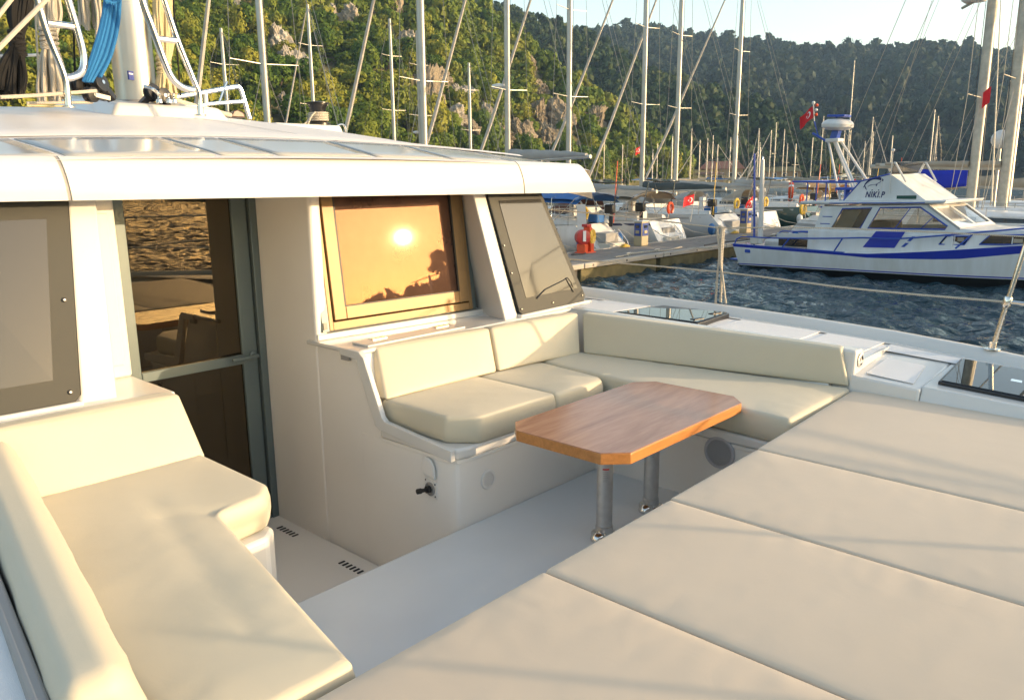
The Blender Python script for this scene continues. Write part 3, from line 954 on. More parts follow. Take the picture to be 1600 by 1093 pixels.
MB().obox((2.405, 5.636, 2.385), ((1, 0.45, 0), (0, 0, 1), (-0.45, 1, 0)), (0.022, 0.028, 0.006)).build('mast_label', M['bluelabel'], mast_o)
MB().obox((2.404, 5.6305, 2.395), ((1, 0.45, 0), (0, 0, 1), (-0.45, 1, 0)), (0.018, 0.004, 0.003)).build('label_print', M['sign_w'], mast_o)
MB().lathe([(0.006, 0), (0.006, 0.004)], (2.575, 5.62, 2.26), (0.6, -0.8, 0), 10).build('rivet', M['black'], mast_o)

def P6(px, py, y): return at_y(px, py, y)
# tubular guard bars either side of the mast
def guard(name, legs, yy, r=0.02, rungs=()):
    mb = MB().tube([P6(*p, yy) for p in legs], r, 12)
    o = mb.build(name, M['chrome'], boat)
    return o
def smooth_path(pts, k=6):
    P = [Vector(p) for p in pts]
    out = []
    for i in range(len(P) - 1):
        p0, p1, p2, p3 = P[max(i - 1, 0)], P[i], P[i + 1], P[min(i + 2, len(P) - 1)]
        for j in range(k):
            t = j / k
            out.append(0.5 * ((2 * p1) + (p2 - p0) * t + (2 * p0 - 5 * p1 + 4 * p2 - p3) * t * t + (3 * p1 - p0 - 3 * p2 + p3) * t ** 3))
    out.append(P[-1])
    return out
gy = 5.0
gb = MB().tube(smooth_path([P6(40, -60, gy), P6(58, 0, gy), P6(75, 55, gy), P6(98, 112, gy), P6(104, 135, gy), P6(107, 168, gy)]), 0.018, 12)
g1 = gb.build('mast_guard', M['chrome'], boat)
MB().tube(smooth_path([P6(90, -60, gy), P6(106, 0, gy), P6(124, 60, gy), P6(131, 95, gy), P6(127, 113, gy), P6(115, 120, gy), P6(104, 122, gy)]), 0.021, 12).build('guard_inner_bar', M['chrome'], g1)
MB().tube([P6(74, 36, gy), P6(115, 42, gy)], 0.019, 10).build('rung', M['chrome'], g1)
MB().lathe([(0.035, 0), (0.035, 0.006), (0.022, 0.01)], P6(107, 168, gy), (0, 0, 1), 16).build('base_flange', M['chrome'], g1)
gy2 = 5.0
gb = MB().tube(smooth_path([P6(236, -60, gy2), P6(256, 0, gy2), P6(276, 60, gy2), P6(300, 120, gy2), P6(311, 148, gy2), P6(313, 180, gy2)]), 0.018, 12)
g2 = gb.build('mast_guard', M['chrome'], boat)
MB().tube(smooth_path([P6(212, -60, gy2), P6(222, 0, gy2), P6(240, 50, gy2), P6(258, 100, gy2), P6(270, 124, gy2), P6(286, 137, gy2), P6(303, 141, gy2)]), 0.021, 12).build('guard_inner_bar', M['chrome'], g2)
MB().tube([P6(243, 60, gy2), P6(277, 64, gy2)], 0.018, 10).build('rung', M['chrome'], g2)
MB().lathe([(0.035, 0), (0.035, 0.006), (0.022, 0.01)], P6(313, 181, gy2), (0, 0, 1), 16).build('base_flange', M['chrome'], g2)
# blocks and clutches at the mast foot
def block(c, ax, r, w, tang):
    mb = MB().lathe([(r * 0.3, -w * 0.6), (r, -w * 0.5), (r, -w * 0.32), (r * 0.72, -w * 0.2), (r * 0.72, w * 0.2), (r, w * 0.32), (r, w * 0.5), (r * 0.3, w * 0.6)], c, ax, 20)
    t = Vector(tang)
    mb.obox(Vector(c) + t * r * 1.2, (t, ax, t.cross(Vector(ax))), (r * 1.1, w * 0.55, r * 0.35))
    o = mb.build('turning_block', M['black'], boat, bevel=0.003)
    MB().lathe([(r * 0.22, -w * 0.66), (r * 0.22, w * 0.66)], c, ax, 12).build('block_pin', M['chrome'], o)
    return o
block(P6(125, 133, 5.3), (0.45, -0.9, 0), 0.055, 0.05, (0.7, 0.3, -0.2))
block(P6(155, 130, 5.25), (0.5, -0.85, 0.2), 0.055, 0.05, (0.66, 0.3, -0.69))
block(P6(142, 148, 5.2), (0.4, -0.9, 0), 0.045, 0.05, (0.9, 0.1, -0.15))
block(P6(238, 145, 5.45), (0.3, -0.9, 0.2), 0.055, 0.05, (-0.5, 0.3, -0.6))
block(P6(254, 150, 5.4), (0.2, -0.95, 0.1), 0.050, 0.05, (0.4, 0.3, -0.7))
MB().tube(smooth_path([P6(226, 135, 5.35), P6(238, 139, 5.3), P6(248, 148, 5.3), P6(248, 158, 5.3)]), 0.012, 8).build('shackle', M['chrome'], boat)
for px in (249, 264, 272):
    MB().lathe([(0.022, 0), (0.02, 0.02), (0.008, 0.03), (0.008, 0.05), (0.013, 0.06)], P6(px, 161, 5.3), (0, 0, 1), 12).build('pad_eye', M['chrome'], boat)
# stays running down past the mast
MB().tube([P6(-30, 60, 4.6), P6(60, -55, 4.9)], 0.011, 8).build('shroud', M['rope_w'], boat)
MB().tube([P6(-30, 104, 4.4), P6(72, 0, 4.8), P6(110, -40, 5.0)], 0.012, 8).build('shroud', M['rope_w'], boat)
MB().tube([P6(0, 152, 4.9), P6(60, 149, 4.95), P6(150, 142, 5.1)], 0.010, 8).build('halyard_lead', M['rope_w'], boat)
MB().tube([P6(-10, 88, 6.5), P6(60, 86, 6.6)], 0.010, 8).build('spreader_bar', M['alu'], boat)
MB().tube([P6(42, 161, 5.2), P6(145, 160, 5.2)], 0.008, 8).build('deck_line', M['rope_w'], boat)
MB().tube([P6(42, 165, 5.1), P6(105, 166, 5.1)], 0.006, 8).build('deck_line', M['rope_y'], boat)
for (xa, ya, xb, yb, yy) in ((52, -40, 62, 150, 6.4), (112, -40, 118, 140, 6.2), (121, -40, 128, 130, 6.3), (206, -40, 228, 140, 6.4), (268, -40, 282, 150, 6.6), (244, -40, 268, 150, 6.8)):
    MB().tube([P6(xa, ya, yy), P6((xa + xb) / 2, (ya + yb) / 2, yy), P6(xb, yb, yy)], 0.007, 6).build('halyard', M['rope_k'] if xa in (112, 268) else M['rope_w'], mast_o)
# pushpit rail and winch on the after roof
ry = 7.4
rl = MB().tube(smooth_path([P6(270, 152, ry), P6(320, 144, ry), P6(366, 136, ry), P6(374, 137, ry), P6(379, 148, ry), P6(390, 186, ry)], 5), 0.022, 10)
rail = rl.build('roof_rail', M['chrome'], boat)
MB().tube([P6(278, 170, ry), P6(330, 162, ry), P6(383, 158, ry)], 0.018, 10).build('lower_bar', M['chrome'], rail)
MB().tube([P6(321, 145, ry), P6(322, 163, ry)], 0.02, 10).build('post', M['white'], rail)
MB().tube([P6(343, 160, 7.0), P6(350, 140, 7.0), P6(355, 128, 7.0)], 0.012, 8).build('post', M['chrome'], rail)
MB().tube([P6(272, 156, 6.3), P6(312, 168, 6.4), P6(360, 180, 6.6)], 0.02, 8).build('boom_strut', M['rope_w'], boat)
MB().prism([P6(361, 183, 6.8), P6(384, 184, 6.8), P6(381, 176, 6.8), P6(371, 171, 6.8), P6(365, 173, 6.8)], (0.05, 0.15, 0)).build('vent_cowl', mat('brown_cowl', (0.09, 0.05, 0.035), 0.4), boat, bevel=0.01)

def winch():
    c = P6(498, 196, 6.9)
    c.z = P6(498, 196, 6.9).z
    ax = (0, 0, 1)
    o = MB().lathe([(0.11, 0), (0.11, 0.02), (0.085, 0.035), (0.075, 0.10), (0.078, 0.16), (0.095, 0.185), (0.095, 0.20), (0.115, 0.205), (0.115, 0.215), (0.05, 0.225)], c, ax, 28).build('winch', M['black'], boat)
    for k in range(5):
        z = 0.035 + k * 0.017
        MB().tube([c + Vector((0.092 * math.cos(t), 0.092 * math.sin(t), z + 0.017 * t / (2 * math.pi))) for t in [2 * math.pi * i / 20 for i in range(21)]], 0.0085, 6).build('rope_turn', M['rope_w'], o)
    tail = MB().tube(smooth_path([c + Vector((-0.09, -0.03, 0.10)), c + Vector((-0.14, -0.05, 0.05)), c + Vector((-0.20, -0.05, 0.0)), c + Vector((-0.24, 0.0, -0.01))]), 0.009, 6)
    tail.tube(smooth_path([c + Vector((-0.07, -0.06, 0.12)), c + Vector((-0.13, -0.07, 0.07)), c + Vector((-0.17, -0.07, 0.0))]), 0.009, 6)
    tail.build('rope_tail', M['rope_w'], o)
    MB().tube(smooth_path([P6(526, 198, 6.9), P6(532, 195, 6.9), P6(538, 197, 6.9), P6(541, 206, 6.9)]), 0.012, 8).build('winch_lead', M['chrome'], boat)
    # pad it stands on
    zt = c.z
    MB().hexa([(c.x - 0.55, c.y - 0.15, zt - 0.10), (c.x + 0.2, c.y - 0.15, zt - 0.10), (c.x + 0.2, c.y + 0.3, zt - 0.10), (c.x - 0.55, c.y + 0.3, zt - 0.10),
               (c.x - 0.55, c.y - 0.12, zt), (c.x + 0.17, c.y - 0.12, zt), (c.x + 0.17, c.y + 0.27, zt), (c.x - 0.55, c.y + 0.27, zt)]).build('winch_pad', M['gel'], boat, bevel=0.015)
winch()

# ---- fittings in the cockpit
# deck shower on the side of the seat base
sh = MB()
sh.prism([(2.520, 2.835, 0.115), (2.520, 2.925, 0.128), (2.520, 2.925, 0.215), (2.520, 2.835, 0.205)], (-0.006, 0, 0))
shower = sh.build('shower_box', M['white'], boat, bevel=0.003)
MB().lathe([(0.036, 0), (0.036, 0.004), (0.03, 0.006), (0.03, -0.001)], (2.513, 2.882, 0.163), (-1, 0, 0), 20).build('shower_well', M['groove'], shower)
MB().lathe([(0.018, 0), (0.018, 0.02), (0.010, 0.022), (0.010, 0.05), (0.014, 0.052), (0.014, 0.075), (0.006, 0.08)], (2.508, 2.882, 0.163), (-1, 0.1, 0.1), 16).build('shower_tap', M['rubber'], shower)
for yy, zz in ((2.845, 0.13), (2.915, 0.14), (2.845, 0.195), (2.915, 0.205)):
    MB().lathe([(0.004, 0), (0.004, 0.003)], (2.514, yy, zz), (-1, 0, 0), 8).build('screw', M['black'], shower)
lid = MB()
lp = [(2.830, 0.225), (2.915, 0.237), (2.925, 0.27), (2.920, 0.315), (2.895, 0.335), (2.855, 0.325), (2.835, 0.29)]
for k, (ya, za) in enumerate(lp): pass
lid.prism([(2.510, ya, za) for ya, za in lp], (-0.012, 0, 0))
lo = lid.build('shower_lid', M['white'], shower, bevel=0.005)
MB().prism([(2.4975, 2.878 + (ya - 2.878) * 0.72, 0.28 + (za - 0.28) * 0.72) for ya, za in lp], (-0.002, 0, 0)).build('lid_panel', M['gel_in'], shower, bevel=0.0008)
# round vent with louvres
def vent(c, ax, r, rad_slats):
    c = Vector(c); ax = Vector(ax).normalized()
    v = MB().lathe([(r, 0), (r, 0.004), (r * 0.92, 0.008), (r * 0.70, 0.008), (r * 0.68, 0.003)], c, ax, 28, cap=False).build('vent', M['white'], boat)
    return v
vc = Vector((2.735, 2.689, 0.20))
vv = vent(vc, (0, -1, 0), 0.052, 8)
for k in range(9):
    z = -0.032 + k * 0.008
    w = math.sqrt(max(0, 0.036 ** 2 - z * z))
    MB().obox(vc + Vector((0, -0.0035, z)), ((1, 0, 0), (0, 0.7, 0.7), (0, -0.7, 0.7)), (w, 0.004, 0.001)).build('louvre', M['white'], vv)
MB().lathe([(0.036, 0), (0.036, 0.001)], vc + Vector((0, -0.001, 0)), (0, -1, 0), 24).build('vent_throat', M['rubber'], vv)
# loudspeakers
def speaker(c, ax, r):
    c = Vector(c); ax = Vector(ax).normalized()
    s = MB().lathe([(r, 0), (r, 0.006), (r * 0.95, 0.014), (r * 0.82, 0.014), (r * 0.78, 0.008)], c, ax, 36).build('loudspeaker', mat('speaker_ring', (0.42, 0.42, 0.45), 0.35), boat)
    MB().lathe([(r * 0.78, 0.004), (r * 0.78, 0.009), (r * 0.5, 0.013), (r * 0.02, 0.0145)], c, ax, 32).build('grille', M['greyplast'], s)
    return s
speaker((3.638, 1.88, 0.29), (-1, 0.02, 0), 0.088)

# end of the starboard seat back, with its small round speaker, and the step down to the deck
eb = MB()
eb.hexa([(4.39, 1.50, 0.30), (4.60, 1.50, 0.30), (4.60, 1.62, 0.30), (4.39, 1.62, 0.30), (4.425, 1.50, 0.750), (4.545, 1.50, 0.745), (4.545, 1.62, 0.752), (4.425, 1.62, 0.757)])
eb.build('seat_back_end', M['gel'], boat, bevel=0.015, seg=3)
bk = MB()
bk.hexa([(4.28, 1.62, 0.30), (4.58, 1.62, 0.30), (4.50, 3.45, 0.30), (4.20, 3.45, 0.30), (4.45, 1.62, 0.752), (4.545, 1.62, 0.75), (4.44, 3.45, 0.80), (4.34, 3.45, 0.80)])
bk.build('seat_back_coaming', M['gel'], boat, bevel=0.012)
sp = Vector((4.487, 1.497, 0.688))
so = MB().lathe([(0.038, 0), (0.038, 0.004), (0.031, 0.006), (0.029, 0.003)], sp, (0, -1, 0), 22).build('loudspeaker', M['alu'], boat)
for k in range(3):
    MB().tube([sp + Vector((0.023 * math.cos(t), -0.005, 0.023 * math.sin(t))) for t in [k * 2.1 + 0.1 * j for j in range(12)]], 0.003, 6).build('grille_bar', M['black'], so)
stp = MB()
stp.hexa([(4.34, 1.15, 0.30), (5.17, 1.15, 0.30), (5.19, 1.52, 0.30), (4.34, 1.52, 0.30), (4.37, 1.15, 0.602), (5.17, 1.15, zs(1.15) + 0.009), (5.19, 1.52, zs(1.52) + 0.009), (4.41, 1.52, 0.615)])
MB().hexa([(4.56, 1.50, 0.30), (5.17, 1.50, 0.30), (5.17, 1.58, 0.30), (4.56, 1.58, 0.30), (4.56, 1.505, zs(1.5) + 0.010), (5.17, 1.505, zs(1.5) + 0.011), (5.17, 1.58, zs(1.58) + 0.006), (4.56, 1.58, zs(1.58) + 0.006)]).build('deck_riser', M['gel'], boat)
stp.build('deck_step', M['gel'], boat, bevel=0.012)
MB().hexa([(4.44, 1.20, 0.612), (4.80, 1.245, 0.637), (4.80, 1.45, 0.652), (4.47, 1.455, 0.622), (4.44, 1.20, 0.6135), (4.80, 1.245, 0.6395), (4.80, 1.45, 0.6545), (4.47, 1.455, 0.6265)]).build('nonskid_panel', M['nonskid'], boat, bevel=0.001)
# cup holder
cu = MB().lathe([(0.048, 0), (0.048, 0.006), (0.042, 0.009), (0.034, 0.007), (0.031, -0.004)], (4.63, 1.70, 0.694), (0, 0, 1), 28).build('cup_holder', M['alu'], boat)
MB().lathe([(0.033, 0), (0.031, 0.003)], (4.63, 1.70, 0.694), (0, 0, 1), 24).build('cup_well', M['black'], cu)

# flush hatches
def hatch(c4, dz=0.012, handles=True):
    P = [Vector(p) for p in c4]
    cen = sum(P, Vector()) / 4
    n = (P[1] - P[0]).cross(P[3] - P[0]).normalized()
    if n.z < 0: n = -n
    fo = MB().prism([p - n * 0.03 for p in P], n * (dz + 0.03)).build('deck_hatch', M['black'], boat, bevel=0.008, seg=3)
    Q = [cen + (p - cen) * 0.955 + n * (dz + 0.0006) for p in P]
    MB().prism(Q, n * 0.004).build('hatch_pane', M['hatchglass'], fo, bevel=0.002)
    MB().prism([cen + (p - cen) * 0.94 + n * (dz - 0.0) for p in P], n * 0.0005).build('hatch_lining', M['black'], fo)
    U = (P[1] - P[0]).normalized(); V = (P[3] - P[0]).normalized()
    for t in (0.22, 0.78):
        q = P[3] + (P[2] - P[3]) * t - V * 0.06 + n * (dz + 0.005)
        MB().obox(q, (U, V, n), (0.045, 0.018, 0.004)).build('hatch_hinge', M['black'], fo, bevel=0.002)
    return fo
hatch([(4.50, 3.16, 0.770), (4.94, 3.06, 0.770), (5.0, 2.56, 0.762), (4.52, 2.53, 0.762)])
hatch([(4.50, 1.10, 0.618), (5.01, 1.12, 0.648), (4.98, 0.50, 0.618), (4.45, 0.42, 0.594)], 0.016)
MB().hexa([(4.30, 1.149, 0.40), (5.17, 1.149, 0.40), (5.06, 0.35, 0.40), (4.28, 0.34, 0.40), (4.41, 1.149, 0.612), (5.17, 1.149, zs(1.15) + 0.007), (5.06, 0.35, zs(0.35) + 0.007), (4.36, 0.34, 0.585)]).build('hatch_coaming', M['gel'], boat, bevel=0.006)

# stanchions and lifelines on the starboard gunwale
def stanchion(x, y, h, lean=(0, 0), r=0.0135):
    z = zs(y) + 0.062
    o = MB().tube([(x, y, z), (x + lean[0], y + lean[1], z + h)], r, 12).build('stanchion', M['chrome'], boat)
    MB().lathe([(0.045, 0), (0.045, 0.006), (0.022, 0.010), (0.020, 0.04)], (x, y, z), (0, 0, 1), 20).build('stanchion_base', M['chrome'], o)
    return o
st2 = stanchion(5.20, 1.005, 0.66, (0.06, -0.10))
b2 = Vector((5.20, 1.005, zs(1.005) + 0.062))
t2 = b2 + Vector((0.06, -0.10, 0.66))
MB().lathe([(0.02, -0.03), (0.024, -0.02), (0.024, 0.02), (0.02, 0.03)], b2 + (t2 - b2) * 0.42, (t2 - b2), 14).build('rail_clamp', M['chrome'], st2)
mid2 = b2 + (t2 - b2) * 0.42
pul = MB().tube([mid2, mid2 + Vector((-0.02, -0.6, -0.02)), (5.0, -0.6, 1.0), (4.6, -2.0, 0.85)], 0.0125, 10)
pul.build('pulpit_bar', M['chrome'], boat)
s1b = Vector((5.155, 2.72, zs(2.72) + 0.062))
# the forward rails, which the cabin glass mirrors
prl = MB()
for zz in (0.46, 0.86):
    prl.tube([(5.0 - 0.1, -0.6, 0.42 + zz), (4.45, -2.3, 0.36 + zz), (2.49, -2.42, 0.36 + zz), (0.53, -2.3, 0.36 + zz), (0.08, -0.6, 0.42 + zz)], 0.0105, 8)
prail = prl.build('bow_rail', M['chrome'], boat)
for q in ((4.45, -2.3), (3.45, -2.37), (2.49, -2.42), (1.5, -2.37), (0.53, -2.3)):
    MB().tube([(q[0], q[1], 0.25), (q[0], q[1], 1.22)], 0.02, 8).build('rail_post', M['chrome'], prail)
def lifeline(pts, r=0.005):
    return MB().tube(pts, r, 6).build('lifeline', M['rope_w'], boat)
top1 = at_x(1126, 356, 5.155)
lifeline(smooth_path([(4.95, 5.4, 1.48), (5.06, 4.0, 1.43), top1], 5))
lifeline(smooth_path([(4.95, 5.4, 1.06), (5.06, 4.0, 1.05), (5.15, 2.72, 1.03), (5.20, 1.8, 0.985), mid2], 5), 0.006)
lifeline(smooth_path([top1, (5.22, 1.9, 1.36), (5.28, 0.5, 1.34)], 5), 0.0045)

# ------------------------------------------------------------------ loose upholstery
ZSEAT = 0.55
G_SEAT, G_BACK, G_BED = 'cream seat cushions of the cockpit', 'cream backrest cushions of the cockpit', 'beige sunbed cushions in the foreground'
BX = [0.56, 1.692, 2.415, 3.14]
bed_parts = [
    ([(BX[0] + .0025, 1.435), (BX[1] - .0025, 1.435), (BX[1] - .0025, -0.68), (BX[0] + .0025, -0.68)], 'beige sunbed cushion nearest the camera, lowest in the picture beside the port chaise'),
    ([(BX[1] + .0025, 1.437), (BX[2] - .0025, 1.44), (BX[2] - .0025, -0.68), (BX[1] + .0025, -0.68)], 'beige sunbed cushion with a puffed front seam, second from the camera'),
    ([(BX[2] + .0025, 1.445), (BX[3] - .0025, 1.45), (BX[3] - .0025, -0.68), (BX[2] + .0025, -0.68)], 'beige sunbed cushion in the middle, its corner nearest the table leg'),
    ([(BX[3] + .0025, 1.452), (4.36, 1.492), (4.42, 1.35), (4.40, -0.68), (BX[3] + .0025, -0.68)], 'wide beige sunbed cushion against the starboard deck, under the black hatch'),
]
for i, (o, lb) in enumerate(bed_parts):
    c = soft_poly('sunbed_cushion', M['bedfab'], round_poly(o, [0.02] * len(o), 0.026), 0.40, ZSEAT - 0.010, r=0.014, puff=0.006, wr=0.0022, step=0.026, seed=i + 1, edge_wr=0.006, edge_f=0.42)
    tag(c, lb, 'sunbed cushion', G_BED)
# base the bed rests on
MB().prism([(0.50, 1.40, 0.0), (4.34, 1.42, 0.0), (4.34, -0.64, 0.0), (0.50, -0.64, 0.0)], (0, 0, 0.395)).build('sunbed_base', M['gel'], boat, bevel=0.01)

# starboard seats
c = soft_poly('seat_cushion', M['seatfab'], round_poly([(2.555, 3.30), (2.555, 2.80), (2.66, 2.665), (3.24, 2.655), (3.25, 3.30)], [.02, .05, .06, .03, .02], 0.03), 0.412, ZSEAT, r=0.020, puff=0.010, wr=0.004, seed=11, step=0.03)
tag(c, 'cream seat cushion beside the cabin door, under the sunlit backrest', 'seat cushion', G_SEAT)
c = soft_poly('seat_cushion', M['seatfab'], round_poly([(3.256, 3.30), (3.246, 2.66), (3.66, 2.65), (3.72, 2.72), (3.80, 3.30)], [.02, .03, .05, .05, .02], 0.03), 0.412, ZSEAT - 0.004, r=0.024, puff=0.010, wr=0.005, seed=12, step=0.03, edge_wr=0.007)
tag(c, 'cream seat cushion in the corner of the L-shaped bench, behind the table', 'seat cushion', G_SEAT)
c = soft_poly('seat_cushion', M['seatfab'], round_poly([(3.81, 3.30), (3.725, 2.70), (3.60, 1.50), (4.385, 1.497), (4.16, 3.30)], [.02, .05, .03, .03, .02], 0.035), 0.412, ZSEAT + 0.002, r=0.024, puff=0.008, wr=0.004, seed=13, step=0.034, edge_wr=0.008)
tag(c, 'long cream seat cushion along the starboard side, between table and side deck', 'seat cushion', G_SEAT)
# backrests
def backrest(pa, pb, ta, tb, thick, label, seed, creases=(), r=0.016):
    pa, pb, ta, tb = map(Vector, (pa, pb, ta, tb))
    n = (pb - pa).cross(ta - pa).normalized()
    if n.dot(CAM - pa) < 0: n = -n
    w = -n * thick
    w.z = 0
    c = soft_hex('backrest_cushion', M['seatfab'], [pa, pb, pb + w, pa + w, ta, tb, tb + w, ta + w], r=r, puff=0.010, wr=0.003, seed=seed, creases=creases)
    return tag(c, label, 'backrest', G_BACK)
backrest(at_z(604, 625, 0.553), at_z(777, 581, 0.553), at_z(588, 543, 0.80), at_z(765, 513, 0.80), 0.09, 'cream backrest lit by the sun, next to the cabin door', 21)
backrest(at_z(780, 580, 0.553), at_z(907, 552, 0.553), at_z(768, 513, 0.80), at_z(904, 489, 0.80), 0.09, 'cream backrest half in shadow, under the right-hand window', 22, creases=((0.42, 0.006, 0.012),))
backrest(at_z(911, 552, 0.553), at_z(1326, 604, 0.553), at_z(909, 489, 0.800), at_z(1314, 544, 0.762), 0.10, 'long cream backrest in shade along the starboard deck', 23)

# port seat: an L with a chaise, and its two back cushions
po = [(0.60, 3.20), (0.60, 1.47), (1.015, 1.465), (1.235, 2.545), (1.43, 2.575), (1.497, 2.66), (1.497, 3.19)]
c = soft_poly('seat_cushion', M['seatfab'], round_poly(po, [.02, .03, .02, .05, .06, .06, .02], 0.03), 0.415, ZSEAT + 0.006, r=0.026, puff=0.010, wr=0.005, seed=15, step=0.03, edge_wr=0.008,
              creases=(((1.12, 2.83), (0.90, 1.75), 0.005, 0.035), ((1.25, 2.55), (1.10, 2.64), 0.010, 0.04)))
tag(c, 'large cream port seat cushion with a chaise reaching towards the camera', 'seat cushion', G_SEAT)
backrest((0.80, 3.180, 0.535), (1.50, 3.160, 0.535), (0.735, 3.30, 0.812), (1.465, 3.285, 0.806), 0.10, 'cream backrest left of the door, against the port locker', 24)
bo = soft_hex('backrest_cushion', M['seatfab'], [(0.575, 1.50, 0.545), (0.850, 3.24, 0.545), (0.68, 3.26, 0.56), (0.40, 1.50, 0.56),
                                                 (0.515, 1.50, 0.775), (0.80, 3.24, 0.80), (0.67, 3.26, 0.80), (0.385, 1.50, 0.765)], r=0.055, puff=0.010, wr=0.006, nu=40, seed=25)
tag(bo, 'long rounded cream bolster on the port side, at the left edge of the picture', 'backrest', G_BACK)
# coaming the bolster leans on
MB().hexa([(0.30, 1.40, 0.30), (0.40, 1.40, 0.30), (0.68, 3.45, 0.30), (0.55, 3.45, 0.30), (0.345, 1.40, 0.72), (0.372, 1.40, 0.72), (0.655, 3.45, 0.78), (0.62, 3.45, 0.78)]).build('seat_back_coaming', M['groove'], boat, bevel=0.008)

# ------------------------------------------------------------------ table
ZTB = 0.580
tbl = empty('table', (2.58, 2.125, 0.0), 0, 'wooden cockpit table with cut corners on two round metal legs', 'table')
ch = 0.09
X0, X1, Y0, Y1 = 2.556, 3.716, 1.767, 2.418
octo = [(X0 + ch, Y0), (X1 - ch, Y0), (X1, Y0 + ch), (X1, Y1 - ch), (X1 - ch, Y1), (X0 + ch, Y1), (X0, Y1 - ch), (X0, Y0 + ch)]
MB().prism([(x, y, ZTB - 0.003) for x, y in octo], (0, 0, 0.003)).build('table_top', M['teak_top'], tbl, bevel=0.0015)
MB().prism([(x, y, ZTB - 0.052) for x, y in octo], (0, 0, 0.0485)).build('table_edge', M['teak_edge'], tbl, bevel=0.003)
for lx, ly in ((2.945, 2.112), (3.380, 2.128)):
    r = 0.0385
    lg = MB().lathe([(r + 0.004, 0.012), (r + 0.004, 0.05), (r, 0.052), (r, ZTB - 0.053)], (lx, ly, 0), (0, 0, 1), 32).build('leg', M['alu'], tbl)
    bf = MB().lathe([(0.062, 0.0), (0.062, 0.010), (0.05, 0.016), (0.044, 0.018)], (lx, ly, 0), (0, 0, 1), 28)
    bf.build('leg_base', M['chrome'], lg)
    # locking lever at the foot
    lv = MB().lathe([(0.036, 0), (0.038, 0.012), (0.030, 0.03), (0.012, 0.042)], (lx - 0.07, ly - 0.015, 0.0), (0, 0, 1), 22)
    lv.obox((lx - 0.035, ly - 0.01, 0.018), ((1, 0.2, 0), (-0.2, 1, 0), (0, 0, 1)), (0.04, 0.022, 0.012))
    lv.build('lock_lever', M['chrome'], lg, bevel=0.004)
    # printed sticker wrapped round the leg
    def band(z0, z1, a0, a1, rr):
        mb = MB()
        n = 8
        mb.loft([[Vector((lx + rr * math.cos(t), ly + rr * math.sin(t), z)) for z in (z0, z1)] for t in [a0 + (a1 - a0) * i / n for i in range(n + 1)]], closed=False)
        return mb
    a = math.radians(222)
    band(0.345, 0.352, a - 0.42, a + 0.42, r + 0.0008).build('sticker_bar', M['red'], lg, fix=False)
    for k in range(6):
        band(0.333 - k * 0.009, 0.335 - k * 0.009, a - 0.36, a + 0.30 - 0.08 * (k % 3), r + 0.0008).build('sticker_line', M['groove'], lg, fix=False)

# ------------------------------------------------------------------ ropes tied off round the mast
def rope_bundle(label, material, top, bottom, n, r, spread_t, spread_b, knot=None, seed=0, name='rope_coil', loops=True, waist=None):
    rr = random.Random(seed)
    top, bottom = Vector(top), Vector(bottom)
    mb = MB()
    for k in range(n):
        a = rr.uniform(0, 6.28); q = math.sqrt(rr.random())
        ot = Vector((math.cos(a) * spread_t * q, math.sin(a) * spread_t * q * 0.6, rr.uniform(-0.03, 0.02)))
        ob = Vector((math.cos(a) * spread_b * q, math.sin(a) * spread_b * q * 0.6, rr.uniform(-0.02, 0.05)))
        pts = []
        m = 9
        for i in range(m + 1):
            t = i / m
            o = ot * (1 - t) + ob * t
            if waist is not None:
                o = o * (1 - 0.62 * math.exp(-((t - waist) / 0.13) ** 2))
            p = top * (1 - t) + bottom * t + o
            p += Vector((rr.uniform(-1, 1), rr.uniform(-1, 1), 0)) * 0.006
            pts.append(p)
        mb.tube(smooth_path(pts, 3), r, 6)
    o = mb.build(name, material, None, loc=tuple(bottom))
    if waist is not None:
        c = top * (1 - waist) + bottom * waist
        w = MB()
        rad = (spread_t * (1 - waist) + spread_b * waist) * 0.52
        for k in range(5):
            w.tube([c + Vector((rad * math.cos(t), rad * 0.7 * math.sin(t), (k - 2) * r * 2.0 + 0.006 * math.sin(t + k))) for t in [2 * math.pi * i / 18 for i in range(18)]], r, 6, closed=True)
        OFF[o.name] = bottom
        w.build('rope_turn', material, o)
    return tag(o, label, 'rope', 'ropes hung round the mast')
rope_bundle('black gathered rope and cover hanging left of the mast', M['rope_k'], P6(42, -70, 5.4), P6(18, 152, 5.4), 26, 0.014, 0.05, 0.075, seed=3, waist=0.62)
rope_bundle('white rope coil hanging behind the left mast guard', M['rope_w'], P6(72, -60, 5.7), P6(80, 158, 5.7), 24, 0.013, 0.07, 0.10, seed=4, waist=0.55)
rope_bundle('long white rope tails hung beside the blue rope', M['rope_w'], P6(128, -80, 5.9), P6(142, 46, 5.9), 14, 0.011, 0.05, 0.075, seed=5)
rope_bundle('twin white halyards between the left guard and the blue rope', M['rope_w'], P6(150, -60, 5.8), P6(156, 120, 5.8), 4, 0.011, 0.035, 0.03, seed=6)
bl = MB()
rb = random.Random(9)
for k in range(11):
    o = (k - 5) * 0.009
    d = rb.uniform(-0.01, 0.01)
    pts = [P6(176 + (k - 5) * 1.9, -70, 5.2 + d), P6(176 + (k - 5) * 2.2, 0, 5.2 + d), P6(170 + (k - 5) * 2.6, 45, 5.18 + d), P6(158 + (k - 5) * 2.8, 88, 5.15 + d), P6(139 + (k - 5) * 1.6 + (9 if k > 7 else 0), 128 - (8 if k > 7 else 0), 5.15 + d)]
    bl.tube(smooth_path(pts, 5), 0.012, 7)
blue = bl.build('rope_coil', M['rope_b'], None, loc=tuple(P6(140, 128, 5.15)))
OFF[blue.name] = P6(140, 128, 5.15)
